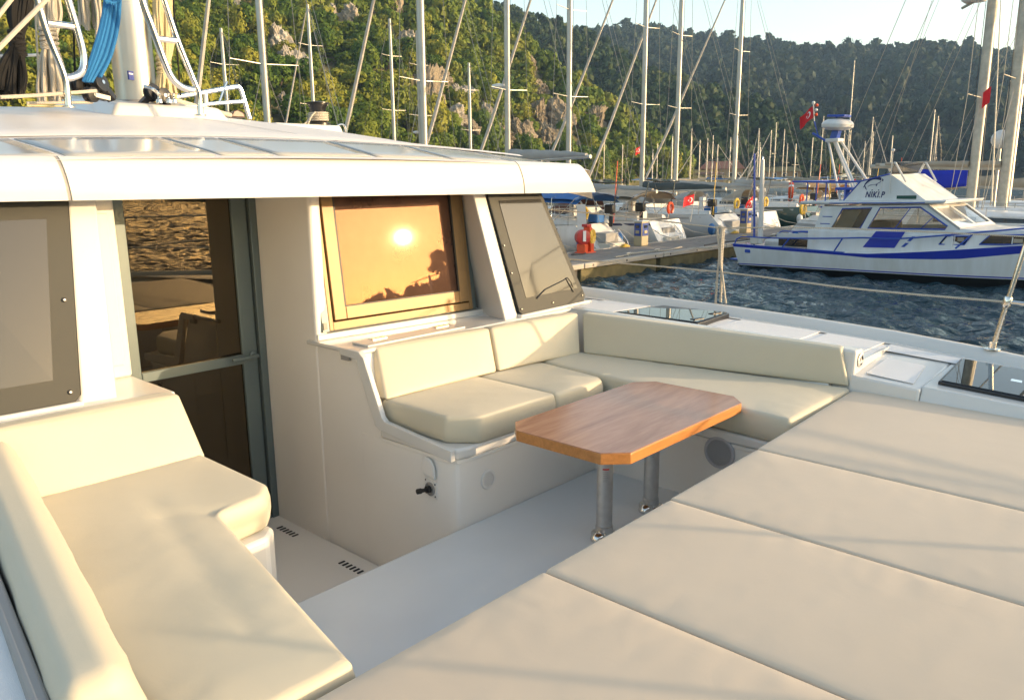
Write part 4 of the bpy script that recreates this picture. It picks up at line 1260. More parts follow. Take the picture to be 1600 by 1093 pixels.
MB().tube([P6(164 + i * 2.6, 4 - 1.5 * math.sin(i), 5.13) for i in range(10)], 0.012, 7).build('rope_turn', M['rope_b'], blue)
tag(blue, 'bright blue rope bundle hanging on the front of the mast', 'rope', 'ropes hung round the mast')
rope_bundle('cream rope tails hanging along the right side of the mast', M['rope_y'], P6(222, -60, 5.9), P6(232, 140, 5.8), 12, 0.012, 0.05, 0.05, seed=7)
rope_bundle('thick cream rope coil tied at its waist, right of the mast', M['rope_y'], P6(250, -60, 5.6), P6(258, 158, 5.6), 20, 0.014, 0.05, 0.085, seed=8, waist=0.76)
# rope doubled over the lifeline post by the side deck
rp = MB()
rp.tube(smooth_path([at_x(1118, 473, 5.15), at_x(1121, 430, 5.15), at_x(1124, 396, 5.15), at_x(1122, 372, 5.15), at_x(1121, 360, 5.15), at_x(1124, 353, 5.15), at_x(1128, 358, 5.15), at_x(1124, 372, 5.15)], 5), 0.008, 8)
rp.tube(smooth_path([at_x(1126, 472, 5.16), at_x(1127, 440, 5.16), at_x(1128, 400, 5.16), at_x(1131, 354, 5.16)], 5), 0.009, 8)
rp.tube(smooth_path([at_x(1134, 474, 5.14), at_x(1130, 440, 5.14), at_x(1126, 405, 5.15), at_x(1129, 354, 5.15)], 5), 0.008, 8)
o = rp.build('looped_rope', M['rope_w'], None, loc=tuple(at_x(1126, 476, 5.15)))
tag(o, 'pale rope looped upright over the lifeline beside the side deck', 'rope')
# ------------------------------------------------------------------ water
def water_mat():
    m, nt, b = new_mat('sea_water')
    b.inputs['Base Color'].default_value = (0.022, 0.050, 0.066, 1)
    b.inputs['Roughness'].default_value = 0.07
    b.inputs['IOR'].default_value = 1.333
    geo = nt.nodes.new('ShaderNodeNewGeometry')
    mp = nt.nodes.new('ShaderNodeMapping')
    mp.inputs['Rotation'].default_value = (0, 0, math.radians(35))
    mp.inputs['Scale'].default_value = (1.0, 0.55, 1.0)
    nt.links.new(geo.outputs['Position'], mp.inputs[0])
    prev = None
    for sc, st, di, det in ((0.8, 1.0, 0.75, 3), (2.6, 1.0, 0.26, 5), (10.0, 0.9, 0.05, 3)):
        n = nt.nodes.new('ShaderNodeTexNoise'); n.inputs['Scale'].default_value = sc; n.inputs['Detail'].default_value = det; n.inputs['Distortion'].default_value = 0.6
        nt.links.new(mp.outputs[0], n.inputs[0])
        bp = nt.nodes.new('ShaderNodeBump'); bp.inputs['Strength'].default_value = st; bp.inputs['Distance'].default_value = di
        nt.links.new(n.outputs[0], bp.inputs['Height'])
        if prev: nt.links.new(prev.outputs[0], bp.inputs['Normal'])
        prev = bp
    nt.links.new(prev.outputs[0], b.inputs['Normal'])
    return m
M['water'] = water_mat()
wm = MB()
PX0, PX1, PY0, PY1 = 1.0, 46.0, -40.0, 17.5
E_ = 1100.0
PY2 = -110.0
for q in ((-E_, -E_, E_, PY2), (-E_, PY1, E_, E_), (-E_, PY2, PX0, PY1), (PX1, PY2, E_, PY1)):
    wm.poly([(q[0], q[1], WATER), (q[2], q[1], WATER), (q[2], q[3], WATER), (q[0], q[3], WATER)])
rw = np.random.RandomState(4)
WV_ = []
for i in range(60):
    lam = 0.30 * (5.0 ** rw.rand() ** 1.3)
    WV_.append((lam, math.radians(128) + rw.normal() * 0.75, rw.rand() * 6.28, i))
def ripple_patch(x0, x1, y0, y1, nx, ny, lmin=0.0, amp=1.0):
    GX, GY = np.meshgrid(np.linspace(x0, x1, nx), np.linspace(y0, y1, ny))
    ZW = np.zeros_like(GX)
    for lam, th, ph, i in WV_:
        if lam < lmin: continue
        arg = 2 * math.pi / lam * (GX * math.cos(th) + GY * math.sin(th)) + ph + 0.7 * np.sin(0.45 * GX * math.sin(th * 3 + i) + 0.5 * GY + i)
        ZW += amp * 0.0090 * lam ** 0.85 * (2 * ((np.sin(arg) + 1) / 2) ** 1.6 - 0.9)
    fade = np.clip(np.minimum(np.minimum(GX - x0, x1 - GX), np.minimum(GY - y0, y1 - GY)) / 1.2, 0, 1)
    wv = np.stack([GX, GY, WATER + ZW * fade], -1).reshape(-1, 3)
    wm.add(wv.tolist(), [(j * nx + i, j * nx + i + 1, (j + 1) * nx + i + 1, (j + 1) * nx + i) for j in range(ny - 1) for i in range(nx - 1)])
ripple_patch(PX0, PX1, PY0, PY1, 440, 560)
ripple_patch(PX0, PX1, PY2, PY0, 180, 280, 0.7, 1.3)
tag(wm.build('water', M['water'], smooth=True, angle=180, loc=(0, 0, WATER), fix=False), kind='structure')

# ------------------------------------------------------------------ materials of the marina
M['hullw'] = mat('white_hull', (0.62, 0.60, 0.56), 0.32, coat=0.25, col2=(0.74, 0.73, 0.71), vscale=2.0, rvar=0.1, stretch=(2.0, 2.0, 0.4), detail=8)
M['hullg'] = mat('grey_white_hull', (0.50, 0.52, 0.53), 0.32, coat=0.3, var=0.05, vscale=1.2)
M['hulln'] = mat('dark_green_hull', (0.03, 0.07, 0.06), 0.3, coat=0.3, var=0.08, vscale=1.5)
M['cream'] = mat('cream_deck', (0.62, 0.58, 0.50), 0.5, var=0.06, vscale=2)
M['portlight'] = mat('dark_cabin_window', (0.015, 0.018, 0.02), 0.08, coat=0.5)
M['blue'] = mat('deep_blue_paint', (0.012, 0.03, 0.36), 0.3, coat=0.4, var=0.06, vscale=2)
M['bluerail'] = mat('blue_rail_paint', (0.02, 0.07, 0.38), 0.35, var=0.1, vscale=6)
M['bottom'] = mat('black_bottom_paint', (0.006, 0.007, 0.008), 0.5, var=0.2, vscale=3)
M['bluecloth'] = mat('blue_canvas', (0.03, 0.13, 0.36), 0.8, var=0.15, vscale=2.5, bump=0.3, bscale=6)
M['royalcloth'] = mat('royal_blue_canvas', (0.008, 0.025, 0.42), 0.75, var=0.12, vscale=1.5, bump=0.3, bscale=5)
M['tancloth'] = mat('tan_canvas', (0.34, 0.29, 0.22), 0.85, var=0.12, vscale=2, bump=0.5, bscale=5)
M['greycloth'] = mat('grey_sailcloth', (0.36, 0.35, 0.33), 0.8, var=0.1, vscale=2, bump=0.4, bscale=6)
M['charcoal'] = mat('charcoal_canvas', (0.06, 0.075, 0.078), 0.8, var=0.12, vscale=2, bump=0.4, bscale=5)
M['orangecloth'] = mat('orange_tan_canvas', (0.50, 0.27, 0.10), 0.8, var=0.1, vscale=3, bump=0.3, bscale=6)
M['brown'] = mat('brown_canvas', (0.11, 0.05, 0.035), 0.8, var=0.1, vscale=3)
M['sail'] = mat('furled_sailcloth', (0.50, 0.47, 0.42), 0.7, var=0.12, vscale=3, bump=0.3, bscale=8)
M['spar'] = mat('weathered_spar', (0.50, 0.48, 0.43), 0.42, 0.55, var=0.08, vscale=2)
M['sparold'] = mat('old_stained_spar', (0.46, 0.43, 0.36), 0.5, 0.3, var=0.16, vscale=5)
M['wire'] = mat('rigging_wire', (0.30, 0.29, 0.26), 0.45, 0.6)
M['wiredark'] = mat('dark_rigging', (0.06, 0.055, 0.05), 0.6)
M['flagred'] = mat('red_flag_cloth', (0.62, 0.015, 0.02), 0.8, var=0.1, vscale=4)
M['flagwhite'] = mat('white_flag_cloth', (0.75, 0.70, 0.66), 0.8)
M['orange'] = mat('orange_red_plastic', (0.72, 0.08, 0.015), 0.45, var=0.08, vscale=5)
M['redplast'] = mat('red_plastic_drum', (0.45, 0.035, 0.03), 0.4, var=0.1, vscale=5)
M['hose'] = mat('yellow_hose', (0.72, 0.46, 0.06), 0.5, var=0.12, vscale=20)
M['mossy'] = mat('mossy_float_concrete', (0.075, 0.07, 0.032), 0.9, col2=(0.17, 0.14, 0.065), vscale=2.5, bump=0.7, bscale=14)
M['kerbwood'] = mat('bleached_kerb_timber', (0.34, 0.31, 0.27), 0.85, col2=(0.50, 0.46, 0.40), vscale=6, bump=0.5, bscale=30, stretch=(0.3, 3, 3))
M['plank'] = mat('weathered_dock_planks', (0.155, 0.145, 0.13), 0.85, col2=(0.26, 0.24, 0.22), vscale=3, bump=0.5, bscale=30, stretch=(0.4, 5, 5))
M['pedbeige'] = mat('beige_pedestal', (0.40, 0.33, 0.20), 0.5, var=0.06, vscale=6)
M['pedblue'] = mat('blue_socket_panel', (0.02, 0.06, 0.28), 0.4)
M['navy_stripe'] = mat('navy_stripe', (0.02, 0.03, 0.09), 0.4)
M['clear'] = glass_mat('clear_glazing', (0.96, 0.94, 0.90), (1, 1, 1), 0.02, base_refl=0.02, trans=0.94)
M['rust'] = mat('brown_tile_roof', (0.20, 0.09, 0.06), 0.9, var=0.2, vscale=2)
M['ochre'] = mat('ochre_wall', (0.42, 0.27, 0.14), 0.9, var=0.1, vscale=1)
M['green_np'] = mat('dark_green_plate', (0.006, 0.06, 0.045), 0.4)

# ------------------------------------------------------------------ dock
DZ = -0.75
DX0, DX1, DY0, DY1 = 17.55, 96.0, 13.85, 16.45
dock = empty('floating_dock', (DX0, DY0, DZ), 0, 'long weathered timber dock on mossy floats, running behind the blue and white motor boat', 'dock')
pl = MB()
nb = 17
for r in range(nb):
    y0 = DY0 + 0.16 + (DY1 - DY0 - 0.32) * r / nb
    y1 = DY0 + 0.16 + (DY1 - DY0 - 0.32) * (r + 1) / nb - 0.012
    x = DX0 - (r % 3) * 0.8
    while x < DX1:
        x2 = x + 2.4
        pl.box((max(x, DX0), y0, DZ - 0.03), (min(x2 - 0.008, DX1), y1, DZ + rnd.uniform(-0.004, 0.006)))
        x = x2
tag(pl.build('planking', M['plank'], dock, smooth=False, fix=False), kind='stuff')
x = DX0
k = 0
while x < DX1:
    L_ = 0.62 if k == 0 else 4.2
    for (ya, yb) in ((DY0, DY0 + 0.15), (DY1 - 0.15, DY1)):
        MB().box((x + 0.02, ya, DZ - 0.12), (min(x + L_, DX1) - 0.03, yb, DZ + 0.022)).build('kerb_beam', M['kerbwood'], dock, bevel=0.012)
    if k > 0:
        MB().box((x - 0.10, DY0 + 0.06, WATER - 0.3), (x + L_ - 0.35, DY1 - 0.06, DZ - 0.135)).build('float', M['mossy'], dock, bevel=0.02)
        for bx in (0.4, 2.1, 3.7):
            MB().lathe([(0.03, 0), (0.03, 0.012), (0.012, 0.02)], (x + bx, DY0, DZ - 0.05), (0, -1, 0), 8).build('bolt', M['black'], dock)
    x += L_; k += 1
MB().box((DX0 + 0.03, DY0 + 0.16, DZ - 0.45), (DX0 + 0.5, DY1 - 0.16, DZ - 0.05)).build('end_beam', M['wiredark'], dock)
def cleat(x, y):
    o = MB().tube([(x - 0.16, y, DZ + 0.09), (x - 0.07, y, DZ + 0.10), (x + 0.07, y, DZ + 0.10), (x + 0.16, y, DZ + 0.09)], [0.012, 0.022, 0.022, 0.012], 8)
    o.tube([(x - 0.05, y, DZ + 0.02), (x - 0.05, y, DZ + 0.1)], 0.022, 8).tube([(x + 0.05, y, DZ + 0.02), (x + 0.05, y, DZ + 0.1)], 0.022, 8)
    return o.build('mooring_cleat', M['spar'], dock)
for cx_ in (20.9, 22.5, 27.0, 31.2, 35.5): cleat(cx_, DY0 + 0.35)
MB().tube(smooth_path([(x_, DY0 + 0.5 + 0.12 * math.sin(x_ * 2.1), DZ + 0.03) for x_ in np.linspace(20.2, 24.5, 14)]), 0.02, 6).build('dock_line', M['rope_w'], dock)
MB().tube(smooth_path([(x_, DY0 + 0.35 + 0.10 * math.sin(x_ * 1.7), DZ + 0.03) for x_ in np.linspace(25.5, 31.5, 16)]), 0.022, 6).build('dock_line', M['wiredark'], dock)
yl = MB()
for (cx_, cy_) in ((23.3, 16.0), (29.4, 14.6), (31.6, 16.1)):
    yl = MB().tube([(cx_ + (0.24 - 0.008 * i) * math.cos(i * 0.7), cy_ + (0.18 - 0.006 * i) * math.sin(i * 0.7), DZ + 0.035 + 0.004 * i) for i in range(24)], 0.022, 6)
    o = yl.build('coiled_hose', M['hose'], None, loc=(cx_, cy_, DZ))
    tag(o, {23.3: 'yellow coil of hose lying on the dock at the foot of the blue-panelled power pedestal', 29.4: 'yellow coil of hose lying near the front edge of the dock', 31.6: 'yellow coil of hose on the dock by the far power pedestal'}[cx_], 'hose', 'coiled hoses on the dock')

def pedestal(x, y, h, label, w=0.44, blue_low=False):
    p = empty('power_pedestal', (x, y, DZ), 0, label, 'power pedestal', 'power pedestals on the dock')
    MB().box((x - w / 2, y - 0.17, DZ), (x + w / 2, y + 0.17, DZ + h)).build('cabinet', M['pedbeige'], p, bevel=0.025, seg=3)
    MB().box((x - w / 2 - 0.02, y - 0.19, DZ + h), (x + w / 2 + 0.02, y + 0.19, DZ + h + 0.04)).build('cap', M['hullw'], p, bevel=0.012)
    for side in (0, 1):
        n = Vector((0, -1, 0)) if side == 0 else Vector((-1, 0, 0))
        c = Vector((x, y - 0.171, DZ)) if side == 0 else Vector((x - w / 2 - 0.001, y, DZ))
        u = Vector((1, 0, 0)) if side == 0 else Vector((0, 1, 0))
        ww = w * 0.42 if side == 0 else 0.14
        MB().obox(c + Vector((0, 0, h * 0.68)), (u, (0, 0, 1), n), (ww, h * 0.26, 0.012)).build('socket_panel', M['pedblue'], p, bevel=0.006)
        for zz in (0.80, 0.58):
            MB().obox(c + n * 0.02 + Vector((0, 0, h * zz)), (u, (0, 0, 1), n), (ww * 0.5, h * 0.06, 0.015)).build('socket_cover', M['pedbeige'] if zz < 0.6 else M['portlight'], p, bevel=0.006)
    MB().box((x + w / 2, y - 0.12, DZ + h * 0.3), (x + w / 2 + 0.05, y + 0.12, DZ + h * 0.96)).build('side_panel', M['orangecloth'], p, bevel=0.01)
    return p
pedestal(24.35, 16.05, 0.86, 'beige power pedestal with blue socket panels, between the two white sterns')
pedestal(32.5, 16.1, 1.0, 'farther power pedestal with dark blue sockets, left of the blue fishing pole')
hr = empty('hose_reel', (21.05, 16.0, DZ), 0, 'red and orange fire hose reel standing on the near end of the dock', 'hose reel')
hx, hy = 21.05, 16.0
MB().box((hx - 0.30, hy - 0.18, DZ), (hx - 0.12, hy + 0.16, DZ + 0.30)).box((hx + 0.02, hy - 0.18, DZ), (hx + 0.2, hy + 0.16, DZ + 0.30)).box((hx - 0.36, hy - 0.22, DZ), (hx + 0.26, hy + 0.2, DZ + 0.04)).build('stand', M['orange'], hr, bevel=0.015)
MB().lathe([(0.20, -0.13), (0.24, -0.11), (0.24, 0.11), (0.20, 0.13)], (hx - 0.20, hy, DZ + 0.52), (-0.55, -0.83, 0), 24).build('drum', M['redplast'], hr)
MB().lathe([(0.25, -0.05), (0.27, -0.04), (0.27, 0.04), (0.24, 0.05)], (hx + 0.16, hy - 0.06, DZ + 0.52), (0.25, -0.97, 0), 28).build('reel_flange', M['orange'], hr)
for k in range(5):
    r = 0.225 - k * 0.045
    MB().tube([Vector((hx + 0.18, hy - 0.13, DZ + 0.52)) + Vector((0.97 * r * math.cos(t), 0.25 * r * math.cos(t), r * math.sin(t))) for t in [2 * math.pi * i / 24 for i in range(24)]], 0.026, 6, closed=True).build('hose_turn', M['hose'], hr)
MB().box((hx - 0.02, hy - 0.16, DZ + 0.30), (hx + 0.10, hy + 0.10, DZ + 0.84)).build('post', M['orange'], hr, bevel=0.01)
MB().box((hx - 0.10, hy - 0.12, DZ + 0.84), (hx + 0.12, hy + 0.12, DZ + 0.93)).build('cap', M['redplast'], hr, bevel=0.015)
MB().obox((hx - 0.27, hy - 0.14, DZ + 0.56), ((0.83, -0.55, 0), (0, 0, 1), (-0.55, -0.83, 0)), (0.05, 0.17, 0.006)).build('instruction_plate', M['sign_w'], hr)
MB().tube(smooth_path([(hx - 0.28, hy - 0.2, DZ + 0.03), (hx - 0.6, hy - 0.35, DZ + 0.02), (hx - 1.0, hy - 0.2, DZ + 0.02), (hx - 0.7, hy - 0.05, DZ + 0.02)]), 0.02, 6).build('trailing_hose', M['wiredark'], hr)

# ------------------------------------------------------------------ flags
def flag(p, size, label, white=False, crescent=True, droop=0.25, dirn=(-0.9, 0.3), staff=None, group='flags flown on the boats'):
    p = Vector(p)
    root = empty('flag', tuple(p), 0, label, 'flag', group)
    d = Vector((dirn[0], dirn[1], 0)).normalized()
    side = Vector((-d.y, d.x, 0))
    w, h = size
    def f(u, v, off=0.0):
        q = p + d * w * u * 0.95 + Vector((0, 0, -h * (1 - v) - droop * w * u * (0.6 + 0.4 * u)))
        q += side * (0.10 * w * math.sin(u * 6.0 + v * 0.8) * u + off)
        return q
    MB().grid(f, 12, 6).build('cloth', M['flagwhite'] if white else M['flagred'], root, fix=False)
    if crescent:
        for off in (0.006, -0.006):
            N_ = 20
            mb = MB()
            R = 0.25
            outer = [(0.36 + R * h / w * math.cos(t), 0.5 + R * math.sin(t)) for t in [math.radians(35 + 290 * i / N_) for i in range(N_ + 1)]]
            inner = [(0.36 + h / w * (0.065 + R * 0.8 * math.cos(t)), 0.5 + R * 0.8 * math.sin(t)) for t in [math.radians(44 + 272 * i / N_) for i in range(N_ + 1)]]
            mb.loft([[f(a[0], a[1], off), f(b[0], b[1], off)] for a, b in zip(outer, inner)], closed=False)
            mb.build('crescent', M['sign_w'] if not white else M['flagred'], root, fix=False)
            sc = (0.36 + h / w * 0.25, 0.5)
            st = []
            for i in range(10):
                rr_ = 0.125 if i % 2 == 0 else 0.05
                t = math.pi + i * math.pi / 5
                st.append(f(sc[0] + rr_ * h / w * math.cos(t), sc[1] + rr_ * math.sin(t), off))
            c0 = f(sc[0], sc[1], off)
            mb = MB(); mb.add([c0] + st, [(0, i + 1, (i + 1) % 10 + 1) for i in range(10)])
            mb.build('star', M['sign_w'] if not white else M['flagred'], root, fix=False)
    if staff:
        MB().tube([p + Vector(staff[0]), p + Vector(staff[1])], 0.014, 6).build('staff', M['spar'], root)
    return root

# ------------------------------------------------------------------ sailing yachts
def sailboat(label, loc, rz=0.0, L=12.0, B=3.7, F=1.15, hull='hullw', mast_y=5.6, mast_h=15.0, mr=(0.13, 0.095), cover='greycloth', boom_z=1.0, boom_l=4.6,
             bimini=None, hood=None, furl=True, spreaders=(0.36, 0.62, 0.84), detail=2, group='sailing yachts in the marina', spar='spar', lean=0.0, wires=True, radar=False, wheel=False, scoop=0.9, mast=True, name='sailboat', cover_h=0.40):
    root = empty(name, loc, rz, label, name.replace('_', ' '), group, local=True)
    def hw(t):
        return B / 2 * (0.58 + 0.42 * math.sin(min(1, t / 0.42) * math.pi / 2)) if t < 0.42 else B / 2 * max(0.012, 1 - ((t - 0.42) / 0.58) ** 2.3)
    def sh(t): return F * (1.0 - 0.10 * math.sin(t * math.pi) + 0.16 * t)
    n = 14 if detail > 1 else 8
    ts = [i / n for i in range(n + 1)]
    rings = []
    for t in ts:
        w, f = hw(t), sh(t)
        sc = scoop * max(0, 1 - t * 6)
        half = [(w, f), (w * 1.0, f * 0.72), (w * 0.97, f * 0.4), (w * 0.84, 0.08), (w * 0.5, -0.25), (0.0, -0.35)]
        ring = []
        for (x_, z_) in half: ring.append((x_, t * L + sc * max(0, z_) / F + 0.25 * t * z_ / F, z_))
        for (x_, z_) in half[-2::-1]: ring.append((-x_, t * L + sc * max(0, z_) / F + 0.25 * t * z_ / F, z_))
        rings.append(ring)
    MB().loft(rings).build('hull', M[hull], root, angle=45)
    if detail > 1:
        cs_ = M[('navy_stripe', 'bluerail', 'greycloth')[int(abs(loc[0]) * 7) % 3]] if 'navy_stripe' in M else M['bluerail']
        for s in (-1, 1):
            MB().loft([[(s * (hw(t) + 0.004), t * L + scoop * max(0, 1 - t * 6) * 0.85 + 0.25 * t * 0.85, sh(t) * 0.84), (s * (hw(t) + 0.004), t * L + scoop * max(0, 1 - t * 6) * 0.92 + 0.25 * t * 0.9, sh(t) * 0.92)] for t in ts[:-1]], closed=False).build('cove_stripe', cs_, root, fix=False)
    dk = MB()
    dk.loft([[(hw(t) * k, max(t * L + scoop * max(0, 1 - t * 6) + 0.25 * t, 0) , sh(t) + 0.012 + 0.05 * (1 - k * k)) for k in (-0.99, -0.5, 0, 0.5, 0.99)] for t in ts], closed=False)
    dk.build('deck', M['cream'], root)
    y0, y1 = 0.36 * L, 0.70 * L
    cb = MB()
    cr = []
    for i in range(9):
        t = i / 8
        y = y0 + (y1 - y0) * t
        w = hw(y / L) * (0.62 - 0.22 * t)
        h = 0.46 * (1 - t ** 3 * 0.85)
        zb = sh(y / L)
        cr.append([(w, y, zb), (w * 0.93, y, zb + h * 0.7), (w * 0.75, y, zb + h * 0.97), (0, y, zb + h * 1.05), (-w * 0.75, y, zb + h * 0.97), (-w * 0.93, y, zb + h * 0.7), (-w, y, zb)])
    cb.loft(cr)
    cb.build('cabin', M['hullw'], root)
    for s in (-1, 1):
        wd = MB()
        for (ta, tb) in ((0.08, 0.34), (0.40, 0.62)):
            q = []
            for t in (ta, tb):
                y = y0 + (y1 - y0) * t
                w = hw(y / L) * (0.62 - 0.22 * t); h = 0.46 * (1 - t ** 3 * 0.85); zb = sh(y / L)
                q.append([(s * (w * 0.975 + 0.006), y, zb + h * 0.25), (s * (w * 0.94 + 0.006), y, zb + h * 0.62)])
            MB().poly([q[0][0], q[1][0], q[1][1], q[0][1]]).build('cabin_window', M['portlight'], root, smooth=False)
    if mast:
        # mast, boom
        top = Vector((lean * mast_h, mast_y, mast_h))
        base = Vector((0, mast_y, F + 0.25))
        mm = MB()
        rg = lambda p, k: [p + Vector((mr[1] * k * math.cos(t), mr[0] * k * math.sin(t), 0)) for t in [2 * math.pi * i / 14 for i in range(14)]]
        mm.loft([rg(base, 1), rg(base + (top - base) * 0.7, 1), rg(top, 0.75)])
        mo = mm.build('mast', M[spar], root)
        def mp_(k): return base + (top - base) * k
        sx = []
        for i, k in enumerate(spreaders):
            w = B / 2 * (0.62 - 0.10 * i)
            p = mp_(k)
            for s in (-1, 1):
                MB().tube([p, p + Vector((s * w, -0.12, 0.05))], [0.020, 0.013], 6).build('spreader', M[spar], mo)
            sx.append((p, w))
        bz = F + boom_z
        bm_ = MB().tube([(0, mast_y - 0.12, bz), (0, mast_y - boom_l, bz + 0.12)], 0.075, 8)
        boom = bm_.build('boom', M[spar], root)
        if cover:
            rr_ = []
            for i in range(13):
                t = i / 12
                y = mast_y - 0.16 - (boom_l - 0.35) * t
                h = cover_h * (1 - t) ** 0.7 + 0.13 + 0.02 * math.sin(i * 2.2)
                w = 0.17 * (1 - 0.45 * t) + 0.008 * math.sin(i * 1.7)
                zc = bz + 0.04 + 0.12 * t
                rr_.append([(w * math.cos(a), y, zc - 0.06 + h * (0.5 + 0.5 * math.sin(a)) ** 0.9) for a in [2 * math.pi * j / 10 for j in range(10)]])
            MB().loft(rr_).build('sail_cover', M[cover], boom)
        # standing rigging
        bow = Vector((0, L * 0.985, sh(1) + 0.08)); stern = Vector((0, 0.95, sh(0) + 0.05))
        if wires:
            wr_ = 0.011
            MB().tube([stern, top], wr_, 4).build('backstay', M['wire'], root)
            if furl:
                MB().tube([bow + Vector((0, 0, 0.3)), bow + (top - bow) * 0.3, bow + (top - bow) * 0.97], [0.075, 0.085, 0.03], 7).build('furled_sail', M['sail'], root)
            else:
                MB().tube([bow, top], wr_, 4).build('forestay', M['wire'], root)
            for s in (-1, 1):
                chain = Vector((s * hw(mast_y / L) * 0.95, mast_y - 0.2, sh(mast_y / L)))
                pts = [chain] + [p + Vector((s * w, -0.12, 0.05)) for p, w in sx] + [top]
                MB().tube(pts, wr_, 4).build('shroud', M['wire'], root)
                MB().tube([chain, mp_(spreaders[0])], wr_, 4).build('lower_shroud', M['wire'], root)
            MB().tube([(0.05, mast_y - 0.2, bz + 0.3), top + Vector((0.03, -0.15, -0.2))], 0.009, 4).build('halyard', M['wiredark'], root)
            MB().tube([(0, mast_y - boom_l, bz + 0.15), top + Vector((0, -0.1, 0))], 0.008, 4).build('topping_lift', M['wire'], root)
        if radar:
            rz_ = F + 5.2
            MB().lathe([(0.05, 0), (0.26, 0.03), (0.29, 0.10), (0.26, 0.18), (0.08, 0.22)], (0, mast_y + 0.45, rz_), (0, 0, 1), 18).tube([(0, mast_y, rz_ + 0.02), (0, mast_y + 0.45, rz_ + 0.02)], 0.03, 6).build('radar_dome', M['hullw'], mo)
    if detail > 1:
        # pushpit, stanchions, pulpit
        rp_ = lambda s, t, hgt: Vector((s * hw(t) * 0.95, t * L + 0.9 * max(0, 1 - t * 6) + 0.12, sh(t) + hgt))
        grail = MB().tube([rp_(-1, 0.22, 0.62), rp_(-1, 0.08, 0.62), rp_(-1, 0.01, 0.62), rp_(-1, 0.01, 0.32), rp_(-1, 0.08, 0.32), rp_(-1, 0.22, 0.32)], 0.014, 6).build('guard_rail', M['chrome'], root)
        MB().tube([rp_(1, 0.22, 0.62), rp_(1, 0.08, 0.62), rp_(1, 0.01, 0.62), rp_(1, 0.01, 0.32), rp_(1, 0.08, 0.32), rp_(1, 0.22, 0.32)], 0.014, 6).build('guard_rail', M['chrome'], root)
        st_me = None
        for s in (-1, 1):
            for t in (0.01, 0.08, 0.22, 0.36, 0.5, 0.64, 0.78, 0.92):
                if st_me is None:
                    so_ = MB().tube([(0, 0, 0), (0, 0, 0.62)], 0.014, 6).build('stanchion', M['chrome'], root); st_me = so_.data
                else:
                    so_ = bpy.data.objects.new('stanchion', st_me); COL.objects.link(so_); so_.parent = root
                so_.location = rp_(s, t, 0)
        for s in (-1, 1):
            for hgt in (0.32, 0.62):
                MB().tube([(s * hw(t) * 0.95, t * L + 0.12, sh(t) + hgt) for t in (0.22, 0.36, 0.5, 0.64, 0.78, 0.92)], 0.006, 4).build('lifeline', M['wire'], grail)
        # cockpit coamings and transom steps
        for s in (-1, 1):
            MB().hexa([(s * hw(0.1) * 0.55, 1.2, sh(0.1)), (s * hw(0.1) * 0.8, 1.2, sh(0.1)), (s * hw(0.3) * 0.62, 0.36 * L, sh(0.3)), (s * hw(0.3) * 0.5, 0.36 * L, sh(0.3)),
                       (s * hw(0.1) * 0.58, 1.25, sh(0.1) + 0.18), (s * hw(0.1) * 0.72, 1.25, sh(0.1) + 0.18), (s * hw(0.3) * 0.58, 0.36 * L, sh(0.3) + 0.34), (s * hw(0.3) * 0.5, 0.36 * L, sh(0.3) + 0.34)]).build('coaming', M['hullw'], root, bevel=0.03)
        w0 = hw(0) * 0.55
        MB().box((-w0 * 1.15, -0.12, 0.10), (w0 * 1.15, 0.5, 0.22)).box((-w0 * 0.9, 0.12, 0.22), (w0 * 0.9, 0.8, 0.50)).build('stern_step', M['cream'], root, bevel=0.03)
        MB().box((-w0 * 0.75, 0.36, 0.50), (w0 * 0.75, 0.9, 0.86)).build('transom_door', M['greycloth'], root, bevel=0.03)
        ld = MB()
        for s in (-0.14, 0.14): ld.tube([(0.45 + s, -0.14, 0.0), (0.45 + s, 0.10, 0.55), (0.45 + s, 0.5, 0.95)], 0.018, 5)
        for k in range(4): ld.tube([(0.31, -0.10 + 0.09 * k, 0.1 + 0.16 * k), (0.59, -0.10 + 0.09 * k, 0.1 + 0.16 * k)], 0.014, 5)
        ld.build('boarding_ladder', M['chrome'], root)
        for s in (-1, 1):
            MB().sphere((s * (hw(0.02) + 0.16), 0.9, F * 0.45), 0.17, 10, 7, sc=(1, 1, 1.6)).build('fender', M[('bluecloth', 'hullw')[int(B * 10) % 2]], root)
        if wheel:
            MB().tube([(0.34 * math.cos(t), 2.0, F + 0.55 + 0.34 * math.sin(t)) for t in [2 * math.pi * i / 20 for i in range(20)]], 0.018, 6, closed=True).tube([(-0.34, 2.0, F + 0.55), (0.34, 2.0, F + 0.55)], 0.01, 4).tube([(0, 2.0, F + 0.2), (0, 2.0, F + 0.9)], 0.01, 4).build('wheel', M['chrome'], root)
            MB().box((-0.14, 2.06, F), (0.14, 2.3, F + 0.75)).build('binnacle', M['hullw'], root, bevel=0.03)
    if detail > 1:
        # stern clutter: outboard on its bracket, horseshoe buoy, dan pole, lines ashore
        q = random.Random(int(abs(loc[0]) * 10))
        sx2 = q.choice((-1, 1))
        if q.random() < 0.75:
            ob = MB().box((sx2 * hw(0.04) * 0.8 - 0.13, 0.92, F + 0.35), (sx2 * hw(0.04) * 0.8 + 0.13, 1.30, F + 0.70)).box((sx2 * hw(0.04) * 0.8 - 0.05, 0.98, F - 0.15), (sx2 * hw(0.04) * 0.8 + 0.05, 1.14, F + 0.35))
            ob.build('outboard_motor', M['black'], root, bevel=0.05)
